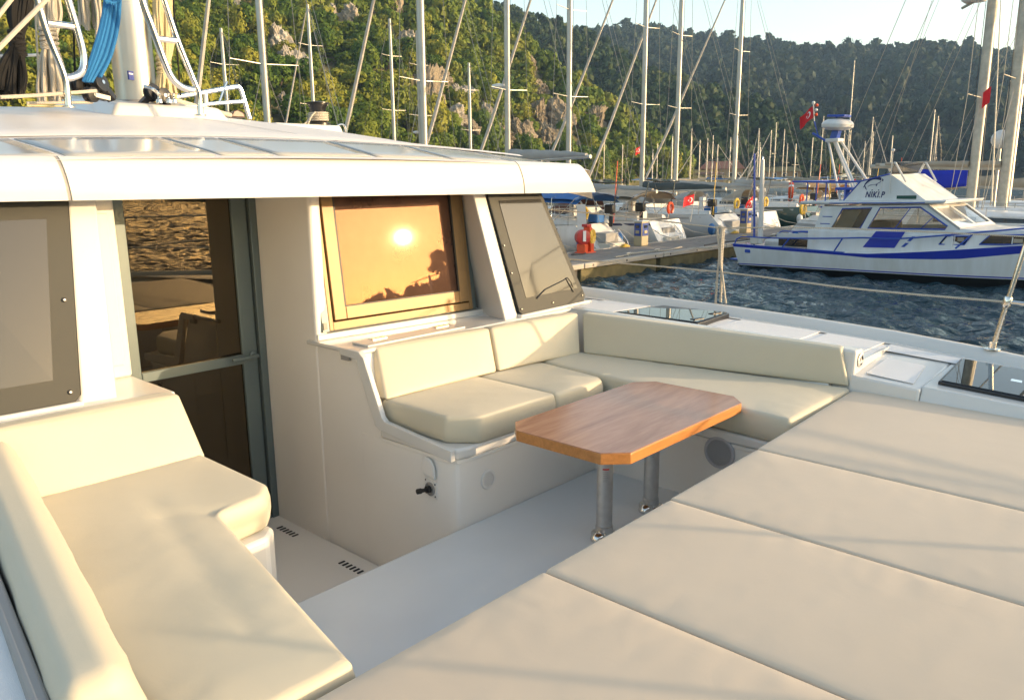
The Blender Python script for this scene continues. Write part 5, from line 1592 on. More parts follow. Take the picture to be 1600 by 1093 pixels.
        if q.random() < 0.8:
            c_ = Vector((-sx2 * hw(0.03) * 0.85, 0.98, F + 0.42))
            MB().tube([c_ + Vector((0.19 * math.cos(t), 0, 0.22 * math.sin(t))) for t in [math.radians(-60 + 300 * i / 14) for i in range(15)]], 0.06, 7).build('horseshoe_buoy', M[q.choice(('hose', 'orange', 'sign_w'))], root)
        if q.random() < 0.7:
            MB().tube([(sx2 * hw(0.03) * 0.9, 1.0, F), (sx2 * hw(0.03) * 0.95, 0.9, F + 2.3)], 0.018, 5).build('dan_pole', M[q.choice(('hose', 'spar', 'orange'))], root)
        if q.random() < 0.5:
            ar = MB().tube([(-hw(0.03) * 0.9, 1.1, F), (-hw(0.03) * 0.8, 0.75, F + 1.5), (hw(0.03) * 0.8, 0.75, F + 1.5), (hw(0.03) * 0.9, 1.1, F)], 0.025, 6)
            ar.build('stern_arch', M['chrome'], root)
            MB().obox((0, 0.75, F + 1.56), ((1, 0, 0), (0, 1, 0.12), (0, -0.12, 1)), (0.62, 0.42, 0.02)).build('solar_panel', M['portlight'], root)
        MB().box((sx2 * 0.5 - 0.25, 1.25, F + 0.02), (sx2 * 0.5 + 0.25, 1.7, F + 0.36)).build('gas_locker', M[q.choice(('cream', 'greycloth', 'bluecloth', 'hullw'))], root, bevel=0.05)
        for s in (-1, 1):
            a_ = Vector((s * hw(0) * 0.9, 0.75, F * 0.85)); b_ = Vector((s * hw(0) * 1.25, -0.75, 0.5))
            MB().tube([a_, (a_ + b_) / 2 + Vector((0, 0, -0.10)), b_], 0.014, 5).build('stern_line', M['rope_w'], root)
    if bimini:
        bw = B * 0.40
        bz_ = F + 1.0
        def bf(u, v): return (bw * (2 * u - 1), 1.0 + 2.3 * v, bz_ + 0.22 * (1 - (2 * u - 1) ** 2) - 0.10 * (1 - v) ** 2 + 0.02 * math.sin(v * 9))
        bo_ = MB().grid(bf, 10, 8).grid(lambda u, v: (lambda p: (p[0] * 1.005, p[1], p[2] - 0.05 - 0.10 * abs(2 * u - 1) ** 6))(bf(u, v)), 10, 8).build('bimini', M[bimini], root, fix=False)
        for yy in (1.05, 2.15, 3.2):
            MB().tube([(-bw * 1.05, 2.1, F + 0.1), (-bw * 1.03, (2.1 + yy) / 2, F + 0.5), (-bw, yy, bz_ - 0.03), (-bw * 0.5, yy, bz_ + 0.10), (0, yy, bz_ + 0.14), (bw * 0.5, yy, bz_ + 0.10), (bw, yy, bz_ - 0.03), (bw * 1.03, (2.1 + yy) / 2, F + 0.5), (bw * 1.05, 2.1, F + 0.1)], 0.016, 6).build('bimini_bow', M['chrome'], root)
    if hood:
        hz = F + 0.22
        def hf(u, v):
            a = math.pi * u
            return (B * 0.31 * math.cos(a), 0.36 * L + 1.2 * v, hz + 0.75 * math.sin(a) ** 0.6 * (1 - 0.55 * v ** 2) * 1.0)
        MB().grid(hf, 14, 6).build('sprayhood', M[hood], root, fix=False)
    return root

WZ = WATER
mx_ = lambda px, py: at_y(px, py, 22.6).x
row = [
    (mx_(418, 190), dict(hull='hullw', cover='greycloth'), 'sailing yacht behind the roof on the left, its mast beside the black winch'),
    (mx_(662, 232), dict(hull='hullw', cover='greycloth', mr=(0.16, 0.12), radar=False, hood='greycloth'), 'sailing yacht with the thick mast rising behind the middle of the roof'),
    (mx_(793, 245), dict(scoop=1.35, B=3.4, boom_z=2.35, boom_l=4.2, hull='hullw', cover='greycloth', bimini='bluecloth', hood='greycloth', radar=True, wheel=True), 'white sailing yacht with a blue bimini, stern to the dock beside the hose reel'),
    (mx_(888, 257), dict(scoop=0.6, B=3.9, hull='hullw', cover='greycloth', bimini='tancloth', hood='brown', wheel=True, L=12.5), 'white sailing yacht with an open rounded stern, right of the near power pedestal'),
    (mx_(1003, 270), dict(scoop=1.1, hull='hullg', cover='charcoal', hood='greycloth', L=13, B=4.0, wheel=True), 'grey-hulled sailing yacht with a long charcoal boom bag'),
    (mx_(1055, 280), dict(scoop=0.45, hull='hullw', cover='greycloth', hood='greycloth', L=12), 'sailing yacht with a grey sprayhood, left of the blue fishing pole'),
    (mx_(1155, 277), dict(hull='hulln', cover='greycloth', L=12.5, hood='tancloth'), 'dark green sailing yacht seen between the two fishing poles'),
    (49.5, dict(hull='hullw', cover='tancloth', bimini='orangecloth', mast=False, name='motor_cruiser', L=9), 'open motor cruiser with an orange-tan bimini, just right of the white fishing pole'),
    (54.0, dict(hull='hullw', bimini='tancloth', hood='orangecloth', mast=False, name='motor_cruiser', L=10), 'motor cruiser with an orange-tan hood above the motor boat rail'),
    (59.0, dict(hull='hullw', bimini='bluecloth', mast=False, name='motor_cruiser', L=10), 'motor cruiser with a light blue bimini, left of the orange lifebuoy'),
    (64.5, dict(hull='hullg', hood='greycloth', mast=False, name='motor_cruiser', L=11), 'grey motor cruiser glimpsed under the radar mast of the motor boat'),
]
for i, (x, kw, lb) in enumerate(row):
    sailboat(lb, (x, 17.0 + (0.35 if x > 40 else 0.0), WZ), 0.0, lean=rnd.uniform(-0.006, 0.006), **kw)
# gangway and outboard of the boat next to the hose reel
gp = MB().obox((22.1, 17.0, 0.16), (Vector((1.6, 1.3, 0.9)).normalized(), (0, 0, 1), (0.6, -0.7, 0)), (1.35, 0.03, 0.16)).build('gangplank', M['spar'], None, loc=(21.3, 16.3, -0.4))
tag(gp, 'grey gangplank slanting up above the hose reel', 'gangplank')
# second line of yachts, only their rigs and cabins show above the first
def row2(px, py, top, lb, y=44.0, **kw):
    b_ = at_y(px, py, y + 5.6)
    mh = at_y(px - 6, top, y + 5.6).z - WATER
    sailboat(lb, (b_.x, y, WZ), 0.0, detail=1, mr=(0.15, 0.12), mast_h=mh, spreaders=(0.5, 0.8), **kw)
row2(489, 155, 8, 'more distant yacht whose slim mast stands above the black winch')
row2(616, 220, 30, 'more distant yacht whose slim mast crosses the first diagonal furled sail', furl=False)
row2(657, 222, 48, 'more distant yacht carrying a radar on its mast, just left of the thick mast', radar=True, furl=False)
row2(735, 230, 98, 'more distant yacht with a short slim mast over the middle of the roof', furl=False)
row2(356, 180, 45, 'more distant yacht with a short mast right of the mast guard bars', furl=False)
# yachts on the near side of the dock, beyond the motor boat
big = [
    (at_y(1515, 330, 7.0).x, dict(hull='hullw', cover='tancloth', mast_h=16, mr=(0.15, 0.12), spar='sparold', L=14, B=4.2, cover_h=0.12, mast_y=6.2, boom_l=3.0, boom_z=1.8, F=1.25, spreaders=(0.26, 0.56, 0.84)), 'sailing yacht with a thick stained mast right behind the wheelhouse of the motor boat'),
    (at_y(1563, 340, 6.6).x, dict(hull='hullw', cover='tancloth', mast_h=17, mr=(0.17, 0.13), spar='sparold', L=14, B=4.3, cover_h=0.14, mast_y=6.6, boom_l=4.6, boom_z=1.75, F=1.3, spreaders=(0.29, 0.56, 0.84)), 'sailing yacht with a thick mast near the right edge and a tan sail cover'),
    (39.0, dict(hull='hullw', cover='tancloth', mast_h=15, mr=(0.18, 0.14), L=13, mast_y=5.5, F=1.3, bimini='tancloth'), 'white yacht at the right edge behind the two thick masts'),
    (44.5, dict(hull='hullw', cover='tancloth', mast_h=13, L=12), 'white yacht with a tan cover, farthest of the row behind the motor boat'),
]
for x, kw, lb in big:
    sailboat(lb, (x, 13.2, WZ), math.pi, **kw)
# blue cockpit awning and the radome behind the motor boat
aw = MB()
_a0, _a1 = at_x(1426, 292, 32.6), at_x(1512, 264, 32.6)
aw.grid(lambda u, v: (32.6 + 0.05 * math.sin(9 * u), _a0.y + (_a1.y - _a0.y) * u, _a0.z + (_a1.z - _a0.z) * v + 0.04 * math.sin(5 * u + 2)), 12, 4)
o = aw.build('awning', M['royalcloth'], None, fix=False, loc=(32.6, 9.6, 0.78))
o.modifiers.new('thick', 'SOLIDIFY').thickness = 0.02
tag(o, 'royal blue canvas awning hung below a tan sail cover', 'awning')
dm = MB().sphere((36.5, 7.6, 2.95), 0.36, 18, 10).build('radome', M['hullw'], None, loc=(36.5, 7.6, 2.6))
OFF[dm.name] = Vector((36.5, 7.6, 2.6))
MB().tube([(36.5, 7.6, 2.65), (36.5, 7.6, 0.2)], 0.05, 8).build('pole', M['spar'], dm)
tag(dm, 'white ball-shaped radome on a pole, near the right edge', 'radome')
# steaming radar on the first thick mast
rd = MB().obox((29.55, 7.35, 7.05), ((1, 0, 0), (0, 1, 0), (0, 0, 1)), (0.3, 0.32, 0.13)).build('mast_radar', M['hullw'], None, bevel=0.08, loc=(29.6, 7.5, 6.9))
OFF[rd.name] = Vector((29.6, 7.5, 6.9))
MB().tube([(29.9, 7.75, 6.85), (29.6, 7.4, 6.92)], 0.05, 6).build('bracket', M['spar'], rd)
tag(rd, 'white radar scanner on a bracket high on a thick mast', 'radar')

flag(at_y(1085, 303, 17.4), (0.62, 0.40), 'red crescent flag on a staff at the stern of the rounded white yacht', staff=((0.05, 0, 0.1), (-0.25, 0.0, -1.15)), dirn=(-0.8, 0.25))
flag(at_y(1177, 306, 17.6), (0.5, 0.5), 'red crescent flag drooping left of the blue fishing pole', staff=((0.02, 0, 0.1), (-0.15, 0, -1.2)), droop=0.9, dirn=(-0.8, 0.3))
flag(at_x(1549, 135, 29.9), (0.22, 0.5), 'small red pennant hoisted between the two thick masts', crescent=False, droop=0.8, dirn=(0, 1))
flag(at_x(1585, 112, 34.0), (0.7, 0.42), 'white flag with a red mark beside the rightmost thick mast', white=True, droop=0.1, dirn=(0.2, -0.9))
flag(at_y(1000, 229, 25.0), (0.28, 0.34), 'tiny red flag hoisted left of a mast in front of the hill', crescent=True, droop=0.5, dirn=(-0.5, 0.2))

# ------------------------------------------------------------------ blue and white motor boat
NIKI = empty('motor_boat', (23.982, 12.092, WATER), math.radians(-96.057), 'white motor boat with blue rails and a fish emblem, moored stern to the dock', 'motor boat', local=True)
NBM = 3.5
def nhw(s): return NBM / 2 if s < 5.2 else NBM / 2 * max(0.01, 1 - ((s - 5.2) / 5.8) ** 2.3)
def nlev(s):
    sheer = 0.66 + 0.0 * s if s < 4 else 0.66 + 0.085 * (s - 4) + 0.008 * (s - 4) ** 2
    if s < 4: sheer = 0.70 - 0.012 * s
    b0 = 0.045 + 0.024 * max(0, s)
    return sheer, b0
ss = [-0.21, 0.5, 1.5, 2.5, 3.5, 4.2, 4.8, 5.4, 6.0, 6.6, 7.2, 7.8, 8.4, 9.0, 9.6, 10.2, 10.7, 11.0]
def nband(s):                                # lower edge of the blue sheer band
    sh_, _ = nlev(s)
    return sh_ - (0.07 if s < 3.5 else 0.07 + 0.06 * min(3, s - 3.5) if s < 6.5 else max(0.15, 0.25 - 0.035 * (s - 6.5)))
cB = NBM / 2
def nring(s, z, side):                       # hull surface with a little flare
    sh_, b0 = nlev(s)
    k = z / sh_
    w = nhw(s) * (0.90 + 0.10 * min(1, max(0, k)) ** 0.7) if z >= 0 else nhw(s) * (0.90 + 0.5 * z)
    bow = 0.55 * max(0, (s - 7) / 4) * k
    st = -0.21 * (1 - min(1, max(0, (k)))) * -1 if s < 0 else 0
    return Vector((s + bow + (0.21 * (1 - k) if s < 0 else 0), cB - side * w, z))
def nstrip(name, f0, f1, material, off=0.0):
    mb = MB()
    for side in (1, -1):
        mb.loft([[nring(s, f0(s), side), nring(s, (f0(s) + f1(s)) / 2, side), nring(s, f1(s), side)] for s in ss], closed=False)
    # transom
    a = [nring(-0.21, f0(-0.21), 1), nring(-0.21, f1(-0.21), 1), nring(-0.21, f1(-0.21), -1), nring(-0.21, f0(-0.21), -1)]
    mb.poly(a)
    return mb.build(name, material, NIKI, fix=False, angle=50)
M['nikiw'] = mat('motor_boat_white', (0.62, 0.62, 0.60), 0.34, coat=0.2, col2=(0.71, 0.72, 0.73), vscale=2.2, rvar=0.1, stretch=(2.0, 2.0, 0.35), detail=8)
nstrip('bottom', lambda s: -0.35, lambda s: nlev(s)[1], M['bottom'])
nstrip('boot_top', lambda s: nlev(s)[1], lambda s: nlev(s)[1] + 0.022, M['nikiw'])
nstrip('boot_stripe', lambda s: nlev(s)[1] + 0.022, lambda s: nlev(s)[1] + 0.055, M['blue'])
nstrip('hull', lambda s: nlev(s)[1] + 0.055, lambda s: nband(s), M['nikiw'])
nstrip('sheer_band', lambda s: nband(s), lambda s: nlev(s)[0], M['blue'])
dk = MB()
dk.loft([[nring(s, nlev(s)[0], 1), Vector((s, cB, nlev(s)[0] + (0.03 if s > 3 else -0.0))), nring(s, nlev(s)[0], -1)] for s in ss if s >= 2.4], closed=False)
dk.build('deck', M['nikiw'], NIKI)
MB().loft([[nring(s, nlev(s)[0] + dz, sd_) for dz in (0, 0.028)] + [nring(s, nlev(s)[0] + dz, sd_) + Vector((0, 0.09 * sd_, 0)) for dz in (0.028, 0)] for sd_ in (1,) for s in ss[:5]]).build('gunwale', M['bluerail'], NIKI)
MB().loft([[nring(s, nlev(s)[0] + dz, -1) for dz in (0, 0.028)] + [nring(s, nlev(s)[0] + dz, -1) + Vector((0, -0.09, 0)) for dz in (0.028, 0)] for s in ss[:5]]).build('gunwale', M['bluerail'], NIKI)
MB().box((0.0, 0.18, 0.30), (2.6, NBM - 0.18, 0.34)).build('cockpit_floor', mat('dark_cockpit', (0.06, 0.065, 0.06), 0.8), NIKI)
MB().box((-0.62, 0.5, 0.14), (-0.02, 3.0, 0.19)).build('swim_platform', M['bluerail'], NIKI, bevel=0.02)
MB().obox((0.33, nring(0.33, 0.5, 1).y - 0.004, 0.52), ((1, 0, 0), (0, 0, 1), (0, 1, 0)), (0.10, 0.055, 0.02)).build('fairlead', M['bluerail'], NIKI, bevel=0.03)

# wheelhouse
HB0, HB1 = 0.45, 3.05
base_z = 0.60
prof = [(2.11, base_z), (2.53, 1.96), (5.55, 2.06), (6.42, 1.46), (6.95, 1.40), (6.95, base_z)]
def plate(name, poly, b0, b1, material, bevel=0.0, parent=NIKI):
    return MB().prism([(s, b0, z) for s, z in poly], (0, b1 - b0, 0)).build(name, material, parent, bevel=bevel)
# walls as frames with real window openings: build from strips
wA = [(2.86, 1.33), (3.16, 1.90), (4.02, 1.94), (3.72, 1.34)]
wB = [(3.95, 1.36), (4.26, 1.95), (5.36, 1.985), (6.10, 1.50), (6.04, 1.42)]
def wall_with_holes(b, t):
    mb = MB()
    outer = [(2.11, base_z), (2.33, 1.33), (2.53, 1.96), (5.55, 2.06), (6.42, 1.46), (6.42, base_z)]
    ca = bmesh.new()
    from mathutils.geometry import tessellate_polygon
    # cut into convex pieces by hand around the two openings
    pieces = [
        [(2.11, base_z), (2.33, 1.33), (2.86, 1.33), (3.72, 1.34), (3.95, 1.36), (6.04, 1.42), (6.42, 1.46), (6.42, base_z)],
        [(2.33, 1.33), (2.53, 1.96), (3.16, 1.90), (2.86, 1.33)],
        [(3.72, 1.34), (4.02, 1.94), (4.26, 1.95), (3.95, 1.36)],
        [(2.53, 1.96), (5.55, 2.06), (5.36, 1.985), (4.26, 1.95), (4.02, 1.94), (3.16, 1.90)],
        [(5.36, 1.985), (5.55, 2.06), (6.42, 1.46), (6.10, 1.50)],
        [(6.04, 1.42), (6.10, 1.50), (6.42, 1.46)],
    ]
    ca.free()
    for k, p in enumerate(pieces):
        if b > 1 and k in (2, 4): continue
        mb.prism([(s, b, z) for s, z in p], (0, t, 0))
    return mb.build('wheelhouse_side', M['nikiw'], NIKI, smooth=False)
wall_with_holes(HB0, 0.06)
wall_with_holes(HB1 - 0.06, 0.06)
MB().hexa([(2.11, HB0 + .06, base_z), (2.15, HB0 + .06, base_z), (2.15, HB1 - .06, base_z), (2.11, HB1 - .06, base_z), (2.53, HB0 + .06, 1.96), (2.57, HB0 + .06, 1.96), (2.57, HB1 - .06, 1.96), (2.53, HB1 - .06, 1.96)]).build('aft_bulkhead', M['nikiw'], NIKI, smooth=False)
for poly, nm in ((wA, 1), (wB, 2)):
    for b in (HB0 + 0.02, HB1 - 0.04):
        g = MB().prism([(s, b, z) for s, z in poly], (0, 0.012, 0)).build('side_window', M['clear'], NIKI, smooth=False)
        if b < 1:
            MB().tube([(s, HB0 - 0.006, z) for s, z in poly], 0.022, 6, closed=True).build('window_frame', M['bluerail'], g)
            bars = [] if nm == 1 else [((4.72, 1.39), (5.10, 1.975)), ((5.42, 1.41), (5.72, 1.75))]
            for a_, c_ in bars:
                MB().tube([(a_[0], HB0, a_[1]), (c_[0], HB0, c_[1])], 0.012, 5).build('glazing_bar', M['bluerail'], g)
# windscreen: post frame and panes, facing the bow
def wsp(t, b, off=0.0):                      # t 0 top 1 bottom
    s, z = 5.55 + (6.42 - 5.55) * t, 2.06 + (1.46 - 2.06) * t
    return Vector((s + 0.568 * off, b, z + 0.823 * off))
fm = MB()
for b0, b1 in ((HB0, HB0 + 0.14), (1.68, 1.82), (HB1 - 0.14, HB1)):
    fm.hexa([wsp(0, b0, -0.05), wsp(1, b0, -0.05), wsp(1, b1, -0.05), wsp(0, b1, -0.05), wsp(0, b0, 0.01), wsp(1, b0, 0.01), wsp(1, b1, 0.01), wsp(0, b1, 0.01)])
for t0, t1 in ((0, 0.12), (0.88, 1.0)):
    for b0, b1 in ((HB0 + 0.14, 1.68), (1.82, HB1 - 0.14)):
        fm.hexa([wsp(t0, b0, -0.05), wsp(t1, b0, -0.05), wsp(t1, b1, -0.05), wsp(t0, b1, -0.05), wsp(t0, b0, 0.008), wsp(t1, b0, 0.008), wsp(t1, b1, 0.008), wsp(t0, b1, 0.008)])
fm.build('windscreen_frame', M['hullw'], NIKI, smooth=False)
for b0, b1 in ((HB0 + 0.14, 1.68), (1.82, HB1 - 0.14)):
    MB().poly([wsp(0.12, b0, -0.02), wsp(0.88, b0, -0.02), wsp(0.88, b1, -0.02), wsp(0.12, b1, -0.02)]).build('windscreen_pane', M['clear'], NIKI, smooth=False)
MB().hexa([(6.42, HB0, base_z), (6.95, HB0 + .1, base_z), (6.95, HB1 - .1, base_z), (6.42, HB1, base_z), (6.42, HB0, 1.455), (6.95, HB0 + .1, 1.40), (6.95, HB1 - .1, 1.40), (6.42, HB1, 1.455)]).build('foredeck_cabin', M['nikiw'], NIKI, bevel=0.02)
# helm inside
MB().box((5.2, 0.9, 0.7), (5.9, 2.6, 1.35)).build('dashboard', M['brown'], NIKI, bevel=0.03)
MB().box((3.2, 2.2, 0.7), (3.9, 2.9, 1.5)).build('helm_seat', M['tancloth'], NIKI, bevel=0.05)
MB().hexa([(2.9, 0.52, 1.32), (3.42, 0.52, 1.32), (3.42, 0.55, 1.32), (2.9, 0.55, 1.32), (3.18, 0.52, 1.93), (3.72, 0.52, 1.93), (3.72, 0.55, 1.93), (3.18, 0.55, 1.93)]).build('curtain', M['tancloth'], NIKI)
# roof slab
rs_ = MB().hexa([(1.86, 0.36, 2.00), (5.98, 0.36, 2.095), (5.98, 3.14, 2.095), (1.86, 3.14, 2.00), (1.84, 0.34, 2.10), (6.05, 0.34, 2.185), (6.05, 3.16, 2.185), (1.84, 3.16, 2.10)])
roofN = rs_.build('roof', M['nikiw'], NIKI, bevel=0.035, seg=3)
MB().tube([(2.8, 0.335, 2.055), (5.5, 0.335, 2.112)], 0.012, 6).build('roof_stripe', M['bluerail'], roofN)
# flybridge
fb = [(3.09, 2.13), (3.56, 2.68), (4.41, 2.88), (5.42, 2.17)]
MB().prism([(s, 0.60, z) for s, z in fb], (0, 0.05, 0)).build('flybridge_side', M['nikiw'], NIKI, bevel=0.006)
MB().prism([(s, 2.85, z) for s, z in fb], (0, 0.05, 0)).build('flybridge_side', M['nikiw'], NIKI, bevel=0.006)
MB().hexa([(4.36, 0.65, 2.86), (4.41, 0.65, 2.88), (4.41, 2.85, 2.88), (4.36, 2.85, 2.86), (5.36, 0.65, 2.16), (5.42, 0.65, 2.17), (5.42, 2.85, 2.17), (5.36, 2.85, 2.16)]).build('flybridge_front', M['hullw'], NIKI, bevel=0.006)
MB().tube([(3.09, 0.60, 2.14), (3.56, 0.60, 2.69), (4.38, 0.60, 2.885)], 0.022, 6).build('coaming_rail', M['bluerail'], NIKI)
MB().hexa([(4.30, 0.68, 2.87), (4.32, 0.68, 2.87), (4.32, 2.80, 2.87), (4.30, 2.80, 2.87), (4.46, 0.72, 3.20), (4.48, 0.72, 3.20), (4.48, 2.76, 3.20), (4.46, 2.76, 3.20)]).build('flybridge_screen', M['clear'], NIKI, smooth=False)
for b in (0.70, 2.78):
    MB().tube([(4.80, b, 2.66), (4.47, b, 3.19), (4.43, b, 3.19)], 0.03, 6).build('screen_frame', M['hullw'], NIKI)
MB().prism([(4.63, 0.596, 2.20), (5.16, 0.596, 2.205), (5.16, 0.596, 2.30), (4.63, 0.596, 2.29)], (0, -0.01, 0)).build('name_plate', M['green_np'], NIKI)
MB().tube([(4.42, 0.57, 2.35), (4.43, 0.57, 3.55)], [0.012, 0.008], 6).lathe([(0.03, 0), (0.05, 0.04), (0.03, 0.07)], (4.43, 0.57, 3.5), (0, 0, 1), 10).build('aerial', M['hullw'], NIKI)
MB().tube([(4.17, 0.57, 2.16), (4.18, 0.57, 2.80)], 0.010, 6).build('aerial', M['hullw'], NIKI)
# boat name and fish emblem, flat on the flybridge side
def text_mesh(body, size, M4, name, material, parent, shear=0.25, bold=0.012):
    cu = bpy.data.curves.new(name, 'FONT')
    cu.body = body; cu.size = size; cu.shear = shear; cu.offset = bold; cu.extrude = 0.003; cu.space_character = 1.12
    to = bpy.data.objects.new(name, cu); COL.objects.link(to)
    dg = bpy.context.evaluated_depsgraph_get()
    me = bpy.data.meshes.new_from_object(to.evaluated_get(dg))
    bpy.data.objects.remove(to)
    me.transform(M4)
    me.materials.clear(); me.materials.append(material)
    o = bpy.data.objects.new(name, me); COL.objects.link(o); o.parent = parent
    return o
M['navy'] = mat('navy_lettering', (0.012, 0.02, 0.11), 0.4)
fl_ = Matrix(((1, 0, 0, 3.735), (0, 0, -1, 0.592), (0, 1, 0, 2.235), (0, 0, 0, 1)))
nm_o = text_mesh('NIKI.P', 0.2, Matrix.Identity(4), 'boat_name', M['navy'], NIKI, bold=0.004)
_vs = [v.co.copy() for v in nm_o.data.vertices]
_x0, _x1 = min(v.x for v in _vs), max(v.x for v in _vs); _y1 = max(v.y for v in _vs)
for v in nm_o.data.vertices:
    v.co = fl_ @ Vector(((v.co.x - _x0) / (_x1 - _x0) * 0.56, v.co.y / _y1 * 0.165, v.co.z))
for dx in (0.185, 0.372):
    MB().obox((3.735 + dx, 0.589, 2.235 + 0.205), ((1, 0, 0.2), (0, 0, 1), (0, 1, 0)), (0.016, 0.014, 0.003)).build('letter_dot', M['navy'], nm_o, smooth=False)
# fish emblem traced as a leaping tuna
fo = lambda x, y: (3.66 + x * 0.56, 0.590, 2.43 + y * 0.40)
back = [(0.02, 0.30), (0.06, 0.45), (0.14, 0.60), (0.24, 0.74), (0.34, 0.84), (0.44, 0.90), (0.55, 0.93), (0.70, 0.93), (0.85, 0.88), (0.97, 0.78), (1.0, 0.72)]
belly = [(0.04, 0.30), (0.10, 0.44), (0.18, 0.56), (0.28, 0.67), (0.37, 0.75), (0.46, 0.80), (0.57, 0.82), (0.70, 0.80), (0.84, 0.76), (0.94, 0.70), (0.985, 0.68)]
fe = MB()
fe.loft([[fo(a[0], a[1] + 0.02), fo(b[0], b[1] - 0.05)] for a, b in zip(back, belly)], closed=False)
for poly in ([(0.02, 0.30), (0.06, 0.26), (0.10, 0.12), (0.20, 0.0), (0.13, 0.20), (0.09, 0.32)], [(0.02, 0.32), (-0.02, 0.20), (0.03, 0.22), (0.06, 0.28)],
             [(0.55, 0.93), (0.60, 1.05), (0.66, 0.93)], [(0.30, 0.80), (0.26, 0.92), (0.38, 0.87)], [(0.62, 0.36), (0.66, 0.28), (0.72, 0.42), (0.66, 0.42)], [(0.22, 0.24), (0.30, 0.32), (0.44, 0.42), (0.34, 0.38), (0.24, 0.30)],
             [(0.30, 0.32), (0.46, 0.385), (0.62, 0.40), (0.80, 0.52), (0.94, 0.69), (0.92, 0.70), (0.78, 0.55), (0.61, 0.425), (0.45, 0.41)]):
    fe.poly([fo(*p) for p in poly])
o = fe.build('fish_emblem', M['navy'], NIKI, fix=False, smooth=False)
md = o.modifiers.new('thick', 'SOLIDIFY'); md.thickness = 0.003

# blue panels and low windows on the trunk side
def on_side(name, poly, b, material, depth=0.012, bevel=0.0):
    return MB().prism([(s, b, z) for s, z in poly], (0, -depth, 0)).build(name, material, NIKI, bevel=bevel)
trunk = MB().hexa([(2.2, 0.30, 0.58), (9.4, 1.2, 0.9), (9.4, 2.3, 0.9), (2.2, 3.2, 0.58), (2.25, 0.34, 1.18), (9.1, 1.25, 1.45), (9.1, 2.25, 1.45), (2.25, 3.16, 1.18)])
MB().hexa([(6.3, 0.30, 0.70), (9.5, 1.25, 0.95), (9.5, 2.25, 0.95), (6.3, 3.2, 0.70), (6.3, 0.36, 1.40), (9.3, 1.30, 1.50), (9.3, 2.20, 1.50), (6.3, 3.14, 1.40)]).build('trunk_cabin', M['nikiw'], NIKI, bevel=0.03)
MB().box((2.2, 0.30, 0.60), (6.32, 0.448, 1.26)).build('side_panel', M['nikiw'], NIKI, bevel=0.02)
on_side('blue_panel', [(3.92, 0.83), (4.27, 1.30), (5.08, 1.32), (4.82, 0.86)], 0.299, M['blue'])
on_side('blue_tick', [(5.00, 0.90), (5.09, 0.90), (5.20, 1.02), (5.11, 1.02)], 0.299, M['bluerail'])
on_side('blue_tick', [(5.15, 1.07), (5.24, 1.07), (5.36, 1.20), (5.27, 1.20)], 0.299, M['bluerail'])
def trunk_b(s): return 0.33 + (s - 6.3) * 0.3067 if s > 6.3 else 0.299
for poly in ([(5.98, 1.03), (6.14, 1.25), (6.72, 1.27), (6.58, 1.04)], [(6.9, 1.06), (7.12, 1.31), (8.3, 1.36), (8.3, 1.10)]):
    g = MB()
    pts = [Vector((s, trunk_b(s) - 0.006, z)) for s, z in poly]
    g.prism(pts, (0, -0.006, 0))
    w = g.build('low_window', M['portlight'], NIKI, smooth=False)
    MB().tube([p + Vector((0, -0.008, 0)) for p in pts], 0.018, 5, closed=True).build('window_frame', M['bluerail'], w)
    sx_ = (poly[0][0] + poly[2][0]) / 2
    MB().obox((sx_, trunk_b(sx_) - 0.014, 1.17), ((1, 0, 0), (0, 0, 1), (0, 1, 0)), (0.012, 0.10, 0.006)).build('mullion', M['hullw'], w)
    MB().obox((sx_ + 0.12, trunk_b(sx_ + 0.12) - 0.0135, 1.18), ((1, 0.3 if sx_ > 6.5 else 0, 0), (0, 0, 1), (0, 1, 0)), (0.10, 0.05, 0.003)).build('curtain', M['tancloth'], w)
for z0 in (1.45, 1.66):
    MB().tube([(2.50 + (z0 - 1.45) * 0.3, 0.445, z0), (2.80 + (z0 - 1.45) * 0.3, 0.445, z0)], 0.012, 5).build('louvre', M['bluerail'], NIKI)
# blue handrails round the sides
rail_pts = [(-0.17, 0.05, 0.71), (0.05, 0.05, 0.95), (1.2, 0.05, 0.97), (3.0, 0.05, 1.05), (4.05, 0.05, 1.12), (5.0, 0.05, 1.14), (6.5, 0.15, 1.33), (7.4, 0.42, 1.45), (8.4, 0.82, 1.58), (9.6, 1.25, 1.75), (10.9, 1.75, 1.9)]
nr = MB().tube(smooth_path(rail_pts, 3), 0.022, 6)
for s in (-1,):
    nr.tube(smooth_path([(p[0], NBM - p[1], p[2]) for p in rail_pts], 3), 0.022, 6)
nro = nr.build('handrail', M['bluerail'], NIKI)
for a, b in (((1.50, 0.08, 0.70), (1.74, 0.05, 0.98)), ((3.18, 0.08, 0.68), (3.42, 0.05, 1.07)), ((6.45, 0.18, 0.95), (6.85, 0.22, 1.37)), ((8.6, 0.8, 1.15), (8.85, 1.0, 1.63))):
    MB().tube([a, b], 0.024, 6).build('rail_post', M['bluerail'], nro)
    MB().tube([(a[0], NBM - a[1], a[2]), (b[0], NBM - b[1], b[2])], 0.024, 6).build('rail_post', M['bluerail'], nro)
MB().tube(smooth_path([(1.12, 0.35, 1.00), (1.28, 0.35, 1.16), (1.6, 0.35, 1.18), (2.35, 0.40, 1.17)], 4), 0.02, 6).build('cockpit_rail', M['bluerail'], NIKI)
MB().box((1.15, 0.33, 0.95), (2.3, 0.37, 1.12)).build('cockpit_dodger', M['hullg'], NIKI, bevel=0.01)
MB().box((1.2, 0.36, 0.72), (2.25, 0.40, 0.95)).build('cockpit_opening', M['portlight'], NIKI, bevel=0.01)
MB().box((0.35, 0.9, 0.35), (1.1, 2.6, 0.85)).build('fighting_chair_base', M['hullw'], NIKI, bevel=0.08)
